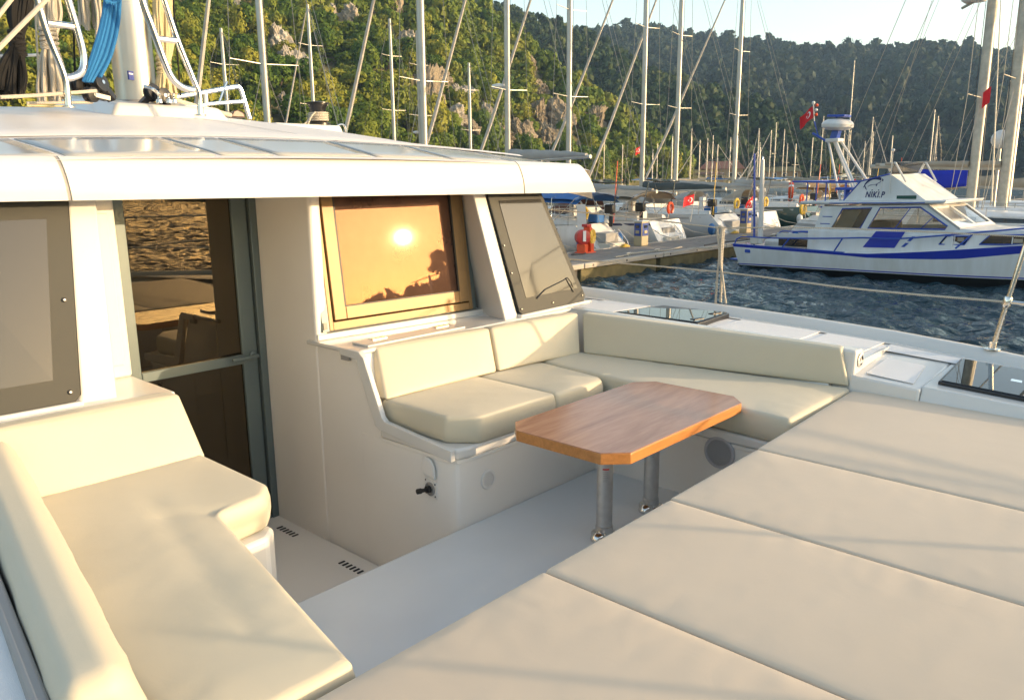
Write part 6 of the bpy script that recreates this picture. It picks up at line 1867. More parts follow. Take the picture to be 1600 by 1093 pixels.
MB().obox((0.3, 0.6, 0.82), ((1, 0, 0), (0, 1, 0), (0, 0, 1)), (0.14, 0.2, 0.11)).build('bait_box', M['cream'], NIKI, bevel=0.03)
# fishing poles
MB().tube([(0.28, 0.5, 0.45), (0.10, 0.5, 3.56)], [0.035, 0.03], 8).build('outrigger_pole', M['bluerail'], NIKI)
MB().tube([(0.48, 0.5, 0.74), (0.44, 0.5, 2.2), (0.41, 0.5, 3.36)], [0.085, 0.075, 0.06], 12).build('fishing_pole', M['hullw'], NIKI)
MB().lathe([(0.03, 0), (0.03, 0.08), (0.012, 0.11)], (0.41, 0.5, 3.36), (0, 0, 1), 10).build('pole_tip', M['chrome'], NIKI)
# flybridge rails
fr2 = MB().tube([(1.42, 0.55, 2.68), (3.05, 0.55, 2.66), (3.56, 0.6, 2.69)], 0.028, 6).tube([(1.42, 0.55, 2.68), (1.42, 2.95, 2.68), (3.3, 2.95, 2.66)], 0.026, 6)
fro = fr2.build('flybridge_rail', M['bluerail'], NIKI)
for s, b in ((1.95, 0.55), (2.25, 0.55), (2.55, 0.55), (1.95, 2.95), (2.6, 2.95), (2.75, 1.4)):
    MB().tube([(s, b, 2.1), (s, b, 2.67)], 0.018, 6).build('rail_post', M['bluerail'], fro)
MB().box((2.5, 1.2, 2.42), (3.0, 1.9, 2.50)).box((2.7, 1.5, 2.1), (2.8, 1.6, 2.42)).build('flybridge_seat', M['bluerail'], NIKI, bevel=0.02)
# radar mast on four white legs
am = MB()
PT = Vector((2.08, 1.75, 3.88))
for (tx, ty), (bx, by) in (((-0.12, -0.12), (2.62, 1.35)), ((-0.06, 0.12), (2.78, 2.15)), ((0.12, -0.12), (3.32, 1.25)), ((0.16, 0.12), (3.42, 2.25))):
    am.tube([PT + Vector((tx, ty, 0)), (bx, by, 2.12)], 0.038, 8)
amo = am.build('radar_mast', M['hullw'], NIKI)
MB().box((1.88, 1.55, 3.86), (2.30, 1.95, 3.97)).build('platform', M['hullw'], amo, bevel=0.03)
MB().hexa([(1.98, 1.62, 3.97), (2.2, 1.62, 3.97), (2.2, 1.88, 3.97), (1.98, 1.88, 3.97), (2.04, 1.65, 4.24), (2.26, 1.65, 4.24), (2.26, 1.85, 4.24), (2.04, 1.85, 4.24)]).build('pedestal', M['bluerail'], amo, bevel=0.02)
rdm = MB().lathe([(0.10, 0.0), (0.34, 0.03), (0.46, 0.10), (0.47, 0.19), (0.42, 0.27), (0.30, 0.33), (0.05, 0.36)], (2.14, 1.75, 4.20), (0.06, 0, 1), 28).build('radar_dome', M['hullw'], amo)
MB().obox((2.18, 1.75, 4.63), ((1, 0, -0.05), (0, 1, 0), (0.05, 0, 1)), (0.28, 0.22, 0.035)).tube([(2.1, 1.75, 4.5), (2.1, 1.75, 4.62)], 0.03, 6).build('radar_cap', M['bluerail'], amo, bevel=0.02)
MB().tube([(1.9, 1.75, 3.86), (1.35, 1.75, 4.16)], 0.035, 8).build('light_arm', M['bluerail'], amo)
MB().tube([(1.55, 1.75, 4.05), (1.38, 1.75, 4.52)], 0.02, 6).build('flag_arm', M['bluerail'], amo)
MB().tube([(1.38, 1.75, 4.52), (1.31, 1.75, 5.05)], 0.018, 6).sphere((1.31, 1.75, 5.08), 0.055, 8, 6).sphere((1.42, 1.75, 4.86), 0.05, 8, 6).build('light_staff', M['hullw'], amo)
for z in (4.72, 5.0):
    MB().sphere((1.43, 1.75, z), 0.05, 8, 6).build('signal_lamp', M['orange'], amo)
NM = Matrix.Translation((23.982, 12.092, WATER)) @ Matrix.Rotation(math.radians(-96.057), 4, 'Z')
flag(NM @ Vector((1.34, 1.75, 5.0)), (0.60, 0.38), 'red crescent flag blowing from the radar mast of the motor boat', droop=0.55, dirn=tuple((NM.to_3x3() @ Vector((-0.9, 0.3, 0)))[:2]))
flag(NM @ Vector((2.45, 2.6, 2.75)), (0.16, 0.34), 'small red flag behind the flybridge rail', crescent=False, droop=0.5, dirn=(0.3, 0.9))
# lifebuoy on the flybridge corner
lbp = NM @ Vector((1.44, 0.50, 2.38))
lb = empty('lifebuoy', tuple(lbp), 0, 'orange-red lifebuoy hung at the after corner of the flybridge', 'lifebuoy')
ax_u = (NM.to_3x3() @ Vector((0.52, -0.85, 0.0))).normalized(); ax_v = (Vector((0, 0, 1)) + 0.20 * ax_u).normalized()
def torus_arc(a0, a1, R, r, n):
    mb = MB(); nn = ax_u.cross(ax_v)
    mb.tube([lbp + ax_u * R * math.cos(t) + ax_v * R * math.sin(t) for t in [a0 + (a1 - a0) * i / n for i in range(n + 1)]], r, 10)
    return mb
torus_arc(0, 2 * math.pi, 0.235, 0.075, 32).build('ring', M['orange'], lb)
for k in range(4):
    torus_arc(k * math.pi / 2 + 0.6, k * math.pi / 2 + 0.85, 0.235, 0.078, 4).build('white_band', M['sign_w'], lb)
MB().tube([lbp + ax_u * 0.32 * math.cos(t) + ax_v * 0.32 * math.sin(t) for t in [2 * math.pi * i / 24 for i in range(24)]], 0.010, 5, closed=True).build('grab_line', M['rope_w'], lb)
# thin white whip aerial beyond the flybridge
whip = MB().tube([NM @ Vector((6.3, 2.9, 2.1)), NM @ Vector((5.95, 2.9, 7.6))], [0.03, 0.012], 6)
whip.build('whip_aerial', M['sparold'], NIKI) if False else None
wp_ = MB().tube([(6.3, 2.9, 2.1), (5.95, 2.9, 7.6)], [0.03, 0.012], 6).build('whip_aerial', M['sparold'], NIKI)
# stern line to the dock
MB().tube(smooth_path([(0.1, 0.3, 0.72), (-0.9, 0.1, 0.55), (-1.9, -0.1, 0.50)], 4), 0.015, 5).build('stern_line', M['rope_w'], NIKI)
# ------------------------------------------------------------------ hills round the bay
def interp(tab, a):
    tab = sorted(tab)
    if a <= tab[0][0]: return tab[0][1:]
    if a >= tab[-1][0]: return tab[-1][1:]
    for p, q in zip(tab, tab[1:]):
        if a <= q[0]:
            t = (a - p[0]) / (q[0] - p[0])
            t = t * t * (3 - 2 * t) * 0.3 + t * 0.7
            return tuple(u + (v - u) * t for u, v in zip(p[1:], q[1:]))

def px_az(px, py):
    d = ray(px, py)
    return math.degrees(math.atan2(d.y, d.x)), math.degrees(math.asin(d.z))

class Hill:
    """a slope rising from its shore (base distance) to its crest; table rows: azimuth deg, crest elevation deg, base distance, crest distance"""
    def __init__(s, name, tab, amp, seed, nt=40, da=0.5, material=None, fine=0.05):
        s.tab, s.amp, s.seed, s.fine = tab, amp, seed, fine
        a0, a1 = tab[0][0], tab[-1][0]
        na = int((a1 - a0) / da)
        mb = MB()
        mb.grid(lambda u, v: s.pt(a0 + (a1 - a0) * u, v * 1.25), na, nt)
        o = mb.build(name, material, None, fix=False, angle=180)
        tag(o, kind='structure')
        s.o = o
    def raw(s, az, t):
        el, db, dr = interp(s.tab, az)
        zc = CAM.z + dr * math.tan(math.radians(el))
        d = db + (dr - db) * t
        if t <= 1: z = (WATER - 0.3) + (zc - WATER + 0.3) * (t ** 0.92)
        else: z = zc - (t - 1) * (zc - WATER) * 1.2
        return d, z
    def pt(s, az, t):
        d, z = s.raw(az, t)
        a = math.radians(az)
        x, y = d * math.cos(a), d * math.sin(a)
        k = min(1, t * 4)
        n = noise.fractal(Vector((x * 0.02 + s.seed, y * 0.02, s.seed)), 1.0, 2.0, 4)
        z += n * s.amp * k * (0.45 if t > 0.85 else 1)
        return Vector((x, y, z))
    def hit(s, px, py):
        d = ray(px, py)
        az = math.degrees(math.atan2(d.y, d.x))
        tgt = d.z / math.hypot(d.x, d.y)
        lo = 0
        for i in range(1, 201):
            t = i / 200
            p = s.pt(az, t)
            if (p.z - CAM.z) / math.hypot(p.x, p.y) >= tgt: return p
        return s.pt(az, 1.0)

def foliage_mat(name, c1, c2, c3, scale=0.25, per_object=True):
    m, nt, b = new_mat(name)
    geo = nt.nodes.new('ShaderNodeNewGeometry')
    n = nt.nodes.new('ShaderNodeTexNoise'); n.inputs['Scale'].default_value = scale; n.inputs['Detail'].default_value = 3
    nt.links.new(geo.outputs['Position'], n.inputs[0])
    r = nt.nodes.new('ShaderNodeValToRGB')
    e = r.color_ramp.elements
    e[0].position = 0.30; e[1].position = 0.72
    e[0].color = (*c1, 1); e[1].color = (*c3, 1)
    k = e.new(0.5); k.color = (*c2, 1)
    if per_object:
        oi = nt.nodes.new('ShaderNodeObjectInfo')
        mx = nt.nodes.new('ShaderNodeMix'); mx.data_type = 'FLOAT'; mx.inputs[0].default_value = 0.62
        nt.links.new(n.outputs[0], mx.inputs[2]); nt.links.new(oi.outputs['Random'], mx.inputs[3])
        nt.links.new(mx.outputs[0], r.inputs[0])
    else:
        nt.links.new(n.outputs[0], r.inputs[0])
    nt.links.new(r.outputs[0], b.inputs['Base Color'])
    b.inputs['Roughness'].default_value = 0.65
    b.inputs['Specular IOR Level'].default_value = 0.25
    tl = nt.nodes.new('ShaderNodeBsdfTranslucent')
    nt.links.new(r.outputs[0], tl.inputs[0])
    mix = nt.nodes.new('ShaderNodeMixShader'); mix.inputs[0].default_value = 0.3
    out = nt.nodes['Material Output']
    nt.links.new(b.outputs[0], mix.inputs[1]); nt.links.new(tl.outputs[0], mix.inputs[2])
    nt.links.new(mix.outputs[0], out.inputs[0])
    return m

M['leaf'] = foliage_mat('hillside_foliage', (0.070, 0.130, 0.013), (0.150, 0.205, 0.020), (0.275, 0.275, 0.032), 0.10)
M['scrub'] = foliage_mat('scrub_foliage', (0.070, 0.130, 0.014), (0.145, 0.195, 0.022), (0.265, 0.255, 0.042), 0.07, False)
M['pine'] = foliage_mat('pine_foliage', (0.020, 0.046, 0.014), (0.036, 0.068, 0.019), (0.066, 0.092, 0.024), 0.06, False)
M['pinefar'] = foliage_mat('far_pine_foliage', (0.020, 0.038, 0.022), (0.030, 0.052, 0.027), (0.044, 0.066, 0.032), 0.03, False)
M['bark'] = mat('bark', (0.10, 0.07, 0.05), 0.9, var=0.2)
M['soil'] = mat('hillside_soil', (0.075, 0.080, 0.028), 0.95, col2=(0.15, 0.125, 0.055), vscale=0.08, bump=1.0, bscale=0.8)
M['soil2'] = mat('wooded_slope_soil', (0.030, 0.042, 0.016), 0.95, col2=(0.065, 0.066, 0.028), vscale=0.05)
M['soil3'] = mat('far_slope_soil', (0.026, 0.038, 0.020), 0.95, col2=(0.045, 0.055, 0.028), vscale=0.03)
M['rock'] = mat('pale_limestone', (0.20, 0.17, 0.13), 0.95, col2=(0.46, 0.43, 0.37), vscale=0.55, bump=1.0, bscale=1.5, detail=8)

def row_of(px, py, db, dr):
    a, e = px_az(px, py)
    return (a, e, db, dr)
near_tab = [(24.0, -0.3, 205, 212), row_of(1120, 283, 200, 206), row_of(1075, 268, 196, 205), row_of(1040, 246, 192, 206), row_of(1003, 212, 186, 208), row_of(940, 166, 172, 210), row_of(905, 136, 165, 212),
            row_of(850, 106, 156, 216), row_of(802, 50, 146, 226), row_of(755, 22, 136, 232), row_of(680, -12, 124, 240), (52, 13.2, 112, 245), (59, 14.8, 100, 245), (70, 16.0, 88, 240), (85, 17.0, 80, 235), (105, 16, 80, 235), (130, 11, 100, 250), (150, 6, 140, 300)]
near_tab.sort()
mid_tab = [(8, -0.4, 285, 300), (17, -0.2, 282, 305), row_of(1318, 270, 275, 300), row_of(1285, 240, 268, 310), row_of(1240, 208, 262, 322), row_of(1190, 182, 256, 332), row_of(1110, 154, 250, 345), row_of(1060, 143, 246, 350),
           row_of(1000, 118, 244, 360), row_of(950, 92, 242, 372), row_of(900, 68, 240, 385), row_of(850, 46, 240, 395), row_of(800, 26, 240, 405), row_of(740, 2, 240, 412), (48, 12.4, 240, 412), (56, 12, 240, 410), (75, 10, 240, 400)]
mid_tab.sort()
far_tab = [(-30, 3.0, 420, 700), (-10, 4.6, 390, 690), (0, 5.4, 375, 690), row_of(1600, 106, 360, 690), row_of(1560, 99, 360, 690), row_of(1500, 93, 358, 690), row_of(1400, 91, 355, 690), row_of(1300, 92, 352, 690), row_of(1200, 82, 350, 690), row_of(1150, 77, 350, 690),
           row_of(1080, 70, 350, 690), row_of(1020, 60, 350, 690), row_of(980, 52, 350, 690), row_of(930, 61, 350, 690), row_of(880, 66, 350, 690), row_of(800, 60, 350, 690), (50, 9.0, 350, 690), (70, 8, 350, 690)]
far_tab.sort()
H_near = Hill('near_hill', near_tab, 5.0, 3.3, 46, 0.5, M['soil'])
H_mid = Hill('middle_hill', mid_tab, 6.0, 8.1, 34, 0.6, M['soil2'])
H_far = Hill('far_hill', far_tab, 9.0, 5.7, 34, 0.8, M['soil3'])
# the opposite shore of the bay, which the cabin windows mirror
opp_tab = [(-175, 5.0, 520, 800), (-140, 4.0, 600, 900), (-100, 3.0, 700, 1000), (-80, 2.0, 700, 1000), (-70, 1.8, 620, 900), (-63, 2.2, 520, 760), (-58, 2.8, 450, 700), (-52, 4.2, 420, 680), (-44, 4.6, 420, 680), (-29, 3.2, 420, 700)]
H_opp = Hill('opposite_hill', opp_tab, 7.0, 2.2, 14, 1.0, M['soil2'])
opp2 = [(150, 6, 140, 300), (165, 5.5, 300, 500), (186, 5.0, 520, 800)]
Hill('headland', opp2, 6.0, 1.1, 14, 1.0, M['soil2'])

# ---- crowns
def crown_arrays(seed, R, H, lobes, leaves, ls, flat=0.8, core=True):
    """leaf faces spread through a lumpy crown of about radius R and height H; returns (n,4,3) quads"""
    rs = np.random.RandomState(seed)
    cs = []
    for i in range(lobes):
        a = rs.rand() * 6.28; q = math.sqrt(rs.rand()) * 0.62 * R
        cs.append((q * math.cos(a), q * math.sin(a), H * (0.30 + 0.45 * rs.rand()), R * (0.34 + 0.24 * rs.rand())))
    cs.append((0, 0, H * 0.72, R * 0.45))
    P = []; Nn = []
    per = leaves // len(cs)
    for (x, y, z, r) in cs:
        d = rs.normal(size=(per, 3)); d /= np.linalg.norm(d, axis=1)[:, None]
        d[:, 2] = np.where(d[:, 2] < -0.5, -d[:, 2], d[:, 2])
        rr = r * (0.72 + 0.36 * rs.rand(per))[:, None]
        P.append(np.array([x, y, z]) + d * rr * np.array([1, 1, flat])); Nn.append(d)
    P = np.vstack(P); Nn = np.vstack(Nn)
    n = Nn + rs.normal(size=Nn.shape) * 0.45
    n /= np.linalg.norm(n, axis=1)[:, None]
    t = np.cross(n, rs.normal(size=n.shape)); t /= np.linalg.norm(t, axis=1)[:, None]
    b = np.cross(n, t)
    s = ls * (0.6 + 0.8 * rs.rand(len(P)))[:, None]
    q = np.stack([P - t * s - b * s * 0.6, P + t * s - b * s * 0.5, P + t * s * 0.8 + b * s * 0.6, P - t * s * 0.7 + b * s * 0.7], 1)
    vn = Nn * 0.85 + n * 0.3
    vn /= np.linalg.norm(vn, axis=1)[:, None]
    return np.concatenate([q, np.repeat(vn[:, None, :], 4, 1)], 2)

def put(q, s, a, p):
    c_, s_ = math.cos(a), math.sin(a)
    Rm = np.array([[c_, s_, 0], [-s_, c_, 0], [0, 0, 1]])
    return np.concatenate([(q[:, :, :3] * np.array(s)) @ Rm + np.array(p), q[:, :, 3:] @ Rm], 2)

def mesh_from_quads(name, q, mats, trunk=None):
    v = q[:, :, :3].reshape(-1, 3)
    me = bpy.data.meshes.new(name)
    nq = len(q)
    extra_v, extra_f = [], []
    if trunk:
        mb = MB()
        for (pts, rads) in trunk: mb.tube(pts, rads, 5)
        extra_v = [tuple(p) for p in mb.v]; extra_f = mb.f
    verts = np.vstack([v, np.array(extra_v).reshape(-1, 3)]) if extra_v else v
    faces = [(4 * i, 4 * i + 1, 4 * i + 2, 4 * i + 3) for i in range(nq)] + [tuple(i + 4 * nq for i in f) for f in extra_f]
    me.from_pydata(verts.tolist(), [], faces)
    for m_ in mats: me.materials.append(m_)
    if extra_f:
        mi = np.zeros(len(faces), np.int32); mi[nq:] = 1
        me.polygons.foreach_set('material_index', mi)
    me.update()
    me.normals_split_custom_set_from_vertices(np.vstack([q[:, :, 3:].reshape(-1, 3)] + ([np.tile([0, 0, 0.0], (len(extra_v), 1))] if extra_v else [])).tolist())
    return me

def big_quads_mesh(name, Q, material):
    """tens of thousands of leaf faces as one mesh"""
    v = np.ascontiguousarray(Q[:, :, :3]).reshape(-1, 3).astype(np.float32)
    n = len(Q)
    me = bpy.data.meshes.new(name)
    me.vertices.add(n * 4); me.vertices.foreach_set('co', v.ravel())
    me.loops.add(n * 4); me.loops.foreach_set('vertex_index', np.arange(n * 4, dtype=np.int32))
    me.polygons.add(n); me.polygons.foreach_set('loop_start', np.arange(0, n * 4, 4, dtype=np.int32))
    me.update(calc_edges=True)
    me.materials.append(material)
    me.normals_split_custom_set_from_vertices(np.ascontiguousarray(Q[:, :, 3:]).reshape(-1, 3).tolist())
    o = bpy.data.objects.new(name, me); COL.objects.link(o)
    return o

# rocks showing through the scrub of the near hill
def rock_mesh(seed):
    bm = bmesh.new()
    bmesh.ops.create_icosphere(bm, subdivisions=5, radius=1.0)
    rr = random.Random(seed)
    # a crag: chop a ball with many planes, then break up the faces along steep joints
    cuts = []
    for _ in range(26):
        d = Vector((rr.gauss(0, 1), rr.gauss(0, 1), rr.gauss(0, 0.6))).normalized()
        cuts.append((d, rr.uniform(0.52, 0.86)))
    for v in bm.verts:
        p = v.co.copy()
        for d, h in cuts:
            k = p.dot(d)
            if k > h: p -= d * (k - h) * 0.92
        q = Vector((p.x * 3.2 + 0.8 * p.z + seed, p.y * 3.2, p.z * 1.4 - p.x * 0.6))
        c1 = noise.cell(q); c2 = noise.cell(q * 2.3 + Vector((5, 1, 2)))
        f = noise.fractal(p * 3.0 + Vector((seed, 0, 0)), 0.8, 2.1, 4)
        v.co = p * (1.0 + 0.16 * (c1 - 0.5) + 0.10 * (c2 - 0.5) + 0.10 * f)
    me = bpy.data.meshes.new('rock_outcrop')
    bm.to_mesh(me); bm.free()
    me.materials.append(M['rock'])
    return me
M['rocktan'] = mat('tan_rock', (0.15, 0.12, 0.08), 0.95, col2=(0.34, 0.29, 0.21), vscale=0.6, bump=1.0, bscale=1.5, detail=8)
rock_me = [rock_mesh(k) for k in range(8)]
for k in range(4, 8): rock_me[k].materials[0] = M['rocktan']
rocks = [
    (440, 78, 30, 'tall grey rock crag high on the scrubby hill, left of the black winch'), (458, 118, 34, 'broad grey crag below the tall crag, above the black winch'), (478, 140, 24, 'grey rock ledge just above the black winch'),
    (366, 28, 24, 'small pale rock high on the hill beside the left guard bars'), (548, 40, 30, 'pale rock face high on the hill, between two slim masts'), (520, 28, 18, 'small pale rock by the high rock face'),
    (618, 20, 24, 'brownish rock near the top edge, left of the thick mast'), (638, 78, 32, 'grey rock ledge behind the first diagonal furled sail'), (688, 132, 30, 'tan rock beside the thick mast with the radar'),
    (722, 158, 26, 'pale rock right of the thick mast, half way up the slope'), (708, 196, 34, 'broad rock slab low on the slope above the roof'), (735, 215, 30, 'brownish rock just above the roof edge'),
    (760, 196, 26, 'pale rock left of the white mast in the middle'), (838, 190, 34, 'tan cliff below the ridge, right of a diagonal furled sail'), (858, 226, 34, 'long tan cliff low on the ridge, left of a thick mast'),
    (846, 150, 24, 'tan rock high on the lit ridge'), (826, 110, 22, 'tan rock near the crest of the lit ridge'), (905, 240, 22, 'tan rock at the foot of the ridge'), (668, 160, 44, 'brown rock face half hidden by the thick mast with the radar'), (782, 226, 40, 'brown slab low on the slope, left of the white mast in the middle'), (872, 200, 44, 'tall tan cliff in the middle of the lit ridge'), (812, 214, 34, 'brown rock right of the white mast in the middle'), (930, 196, 30, 'tan rock on the right shoulder of the ridge'), (440, 168, 22, 'low rock left of the black winch'), (8, 118, 26, 'rock at the far left edge behind the black rope')]
rock_xy = []
for i, (px, py, wpx, lb) in enumerate(rocks):
    p = H_near.hit(px, py)
    dist = (p - CAM).length
    r = wpx / FPX * dist * 0.80
    o = bpy.data.objects.new('rock_outcrop', rock_me[i % 4 + (4 if ('tan' in lb or 'brown' in lb or 'pinkish' in lb) else 0)]); COL.objects.link(o)
    o.location = p + Vector((0, 0, 0.25 * r)); o.scale = (r * rnd.uniform(0.9, 1.2), r * rnd.uniform(0.8, 1.1), r * rnd.uniform(0.9, 1.5))
    o.rotation_euler = (rnd.uniform(-0.3, 0.3), rnd.uniform(-0.3, 0.3), rnd.uniform(0, 6.28))
    tag(o, lb, 'rock', 'rocks on the near hill')
    rock_xy.append((p.x, p.y, p.z, r))

# ---- the scrub and trees of the near hill
rs = np.random.RandomState(21)
cand = []
while len(cand) < 5800:
    az = 25.0 + (80.0 - 25.0) * rs.rand(); t = rs.rand() ** 0.85 * 1.04
    d, z = H_near.raw(az, min(t, 1))
    el, db, dr = interp(near_tab, az)
    if el < 0.3: continue
    if rs.rand() > (d / 245.0) * (0.25 + 0.75 * min(1, (dr - db) / 110)): continue
    p = H_near.pt(az, t)
    sz = (1.0 + 2.4 * rs.rand() ** 2.0) * (1.05 if t < 0.3 else 0.9)
    ok = True
    for (x, y, zz, r) in rock_xy:
        # keep the faces of the rocks clear towards the water
        dx, dy = p.x - x, p.y - y
        dd = math.hypot(dx, dy)
        if dd < r * 0.9 or (dd < r * 1.5 and p.z < zz and dx * x + dy * y < 0): ok = False; break
    if not ok: continue
    cand.append((az, t, p, sz))
def in_view(p):
    c = ROT.transposed() @ (p - CAM)
    if c.z >= 0: return None
    return 800 + FPX * c.x / -c.z, 546.5 - FPX * c.y / -c.z
scored = []; vis_ok = []
for i, (az, t, p, sz) in enumerate(cand):
    q = in_view(p + Vector((0, 0, sz)))
    vis = q is not None and -30 < q[0] < 1110 and -25 < q[1] < 262 + 0.0 * q[0] and not (q[0] < 700 and q[1] > 225)
    vis_ok.append(vis)
    scored.append((sz / (p - CAM).length if vis else 0, i))
scored.sort(reverse=True)
single = set(i for s_, i in scored[:300])
tree_me = []
for k in range(8):
    q = crown_arrays(100 + k, 1.0, 1.7, 9, 1500, 0.062, flat=0.85)
    tree_me.append(mesh_from_quads('hillside_tree', q, [M['leaf'], M['bark']], [([(0, 0, -0.3), (0.03, 0, 0.3), (0.0, 0.05, 0.9)], [0.09, 0.07, 0.03]), ([(0.02, 0, 0.4), (0.3, 0.1, 0.9)], [0.05, 0.02])]))
low = [crown_arrays(200 + k, 1.0, 1.6, 7, 210, 0.15, flat=0.85) for k in range(6)]
scr = []
for i, (az, t, p, sz) in enumerate(cand):
    a = rs.rand() * 6.28
    hs = rs.uniform(0.65, 1.5)
    if i in single:
        o = bpy.data.objects.new('hillside_tree', tree_me[i % 8]); COL.objects.link(o)
        o.location = p - Vector((0, 0, sz * 0.22)); o.scale = (sz, sz, sz * hs); o.rotation_euler = (0, 0, a)
        tag(o, 'bushy green tree on the sunlit scrubby hill behind the masts', 'tree', 'trees on the near hill')
    else:
        if not vis_ok[i] and rs.rand() < 0.6: continue
        scr.append(put(low[i % 6], (sz, sz, sz * hs), a, (p.x, p.y, p.z - sz * 0.22)))
o = big_quads_mesh('hillside_scrub', np.concatenate(scr), M['scrub'])
tag(o, kind='stuff')

# ---- pines of the middle and the far hill: too many and too far to count
def forest(name, hill, a0, a1, count, size, lows, material, seed, tmax=1.03, edge=1.0):
    r = np.random.RandomState(seed)
    out = []
    n = 0
    while n < count:
        az = a0 + (a1 - a0) * r.rand(); t = r.rand() ** 0.8 * tmax
        el, db, dr = interp(hill.tab, az)
        if el < 0.2: n += 1; continue
        p = hill.pt(az, t)
        sz = size * (0.6 + 0.8 * r.rand() ** 1.5)
        q = put(lows[r.randint(len(lows))], (sz, sz, sz * r.uniform(0.9, 1.5)), r.rand() * 6.28, (p.x, p.y, p.z - sz * 0.3))
        out.append(q); n += 1
    o = big_quads_mesh(name, np.concatenate(out), material)
    return tag(o, kind='stuff')
low2 = [crown_arrays(300 + k, 1.0, 2.0, 5, 110, 0.20, flat=0.8) for k in range(6)]
low3 = [crown_arrays(400 + k, 1.0, 2.0, 4, 56, 0.27, flat=0.8) for k in range(6)]
forest('pine_wood', H_mid, 16, 50, 2600, 3.0, low2, M['pine'], 5)
forest('far_pine_forest', H_far, 5, 44, 5200, 4.4, low3, M['pinefar'], 6)
# tall pines standing along the far crest
r_ = np.random.RandomState(77)
crest = []
for k in range(190):
    az = 6 + 36 * r_.rand()
    p = H_far.pt(az, 0.985 + 0.03 * r_.rand())
    sz = 3.4 * (0.6 + 0.9 * r_.rand())
    crest.append(put(low2[k % 6], (sz, sz, sz * 0.75), k, (p.x, p.y, p.z + sz * (0.6 + 0.8 * r_.rand()))))
    for j in range(3):
        x0 = p.x + r_.uniform(-.6, .6); y0 = p.y + r_.uniform(-.6, .6)
        w = 0.32
        tx, ty = -math.sin(math.radians(az)) * w, math.cos(math.radians(az)) * w
        cq = np.array([[[x0 - tx, y0 - ty, p.z - 1], [x0 + tx, y0 + ty, p.z - 1], [x0 + tx * 0.6, y0 + ty * 0.6, p.z + sz * 1.9], [x0 - tx * 0.6, y0 - ty * 0.6, p.z + sz * 1.9]]])
        crest.append(np.concatenate([cq, np.tile([-math.cos(math.radians(az)), -math.sin(math.radians(az)), 0.1], (1, 4, 1))], 2))
tag(big_quads_mesh('crest_pines', np.concatenate(crest), M['pinefar']), kind='stuff')

# woods on the shore the windows mirror, and the tall pine that stands out against the sun's glow
forest('opposite_wood', H_opp, -76, -34, 900, 5.5, low3, M['pine'], 9)
tp = Vector((math.cos(math.radians(-53.6)) * 120, math.sin(math.radians(-53.6)) * 120, WATER))
MB().lathe([(26, -0.4), (22, 0.9), (8, 1.6)], (tp.x + 6, tp.y - 6, WATER), (0, 0, 1), 28).build('islet', M['soil2'], None, loc=tuple(tp))['kind'] = 'structure'
pt = empty('pine_tree', tuple(tp), 0, 'tall dark pine on the islet mirrored in the bronze window', 'tree')
MB().tube([tp, tp + Vector((0.3, 0.2, 5)), tp + Vector((0.2, 0.6, 10)), tp + Vector((0.0, 0.5, 13.5))], [0.45, 0.35, 0.22, 0.08], 8).build('trunk', M['bark'], pt)
qs = []
for k in range(11):
    a = rnd.uniform(0, 6.28); z = rnd.uniform(5.5, 14.5); rr_ = rnd.uniform(0.5, 4.6) * (1.1 - (z - 5.5) / 14)
    q = crown_arrays(500 + k, rnd.uniform(1.4, 2.3), 2.4, 5, 380, 0.17, flat=0.7)
    qs.append(put(q, (1, 1, 1), 0, (rr_ * math.cos(a), rr_ * math.sin(a), z - 1.2)))
co_ = big_quads_mesh('crown', np.concatenate(qs), M['pine'])
co_.parent = pt

# ------------------------------------------------------------------ the far shore: quay, buildings and small boats
SH = 182.0
def shore_pt(px, d, z=WATER):
    r = ray(px, 270); h = math.hypot(r.x, r.y)
    return Vector((r.x / h * d, r.y / h * d, z))
qa = MB()
qa.prism([shore_pt(930, 196), shore_pt(1310, 262), shore_pt(1310, 275), shore_pt(930, 214)], (0, 0, 1.2))
tag(qa.build('quay', M['ochre'], None, loc=tuple(shore_pt(1100, 210)), fix=True), kind='structure')
def house(px, d, w, dep, h, roofh, label, wall='ochre', roofm='rust', nwin=5):
    c = shore_pt(px, d, WATER + 1.2)
    r = ray(px, 270)
    az = math.atan2(r.y, r.x)
    root = empty('house', tuple(c), az - math.pi / 2, label, 'building', 'buildings on the far shore', local=True)
    MB().box((-w / 2, -dep / 2, 0), (w / 2, dep / 2, h)).build('wall', M[wall], root)
    rf_ = MB()
    rf_.prism([(-w / 2 - 0.6, -dep / 2 - 0.6, h), (w / 2 + 0.6, -dep / 2 - 0.6, h), (w / 2 - 1.0, 0, h + roofh), (-w / 2 + 1.0, 0, h + roofh)], (0, 0.01, 0))
    rf_ = MB().add([(-w / 2 - 0.6, -dep / 2 - 0.6, h), (w / 2 + 0.6, -dep / 2 - 0.6, h), (w / 2 + 0.6, dep / 2 + 0.6, h), (-w / 2 - 0.6, dep / 2 + 0.6, h), (-w / 2 + 1.2, 0, h + roofh), (w / 2 - 1.2, 0, h + roofh)],
                   [(3, 2, 1, 0), (0, 1, 5, 4), (2, 3, 4, 5), (1, 2, 5), (3, 0, 4)])
    rf_.build('roof', M[roofm], root)
    for i in range(nwin):
        x = -w / 2 + w * (i + 0.5) / nwin
        f_ = MB().box((x - 0.55, -dep / 2 - 0.06, 0.7), (x + 0.55, -dep / 2 - 0.005, min(2.3, h - 0.3))).build('window', M['hullw'], root)
        MB().box((x - 0.45, -dep / 2 - 0.075, 0.8), (x + 0.45, -dep / 2 - 0.062, min(2.2, h - 0.4))).build('pane', M['portlight'], f_)
    return root
house(1128, 212, 10, 7, 3.2, 1.9, 'brown-roofed building on the far shore, behind the masts', 'ochre', 'rust', 5)
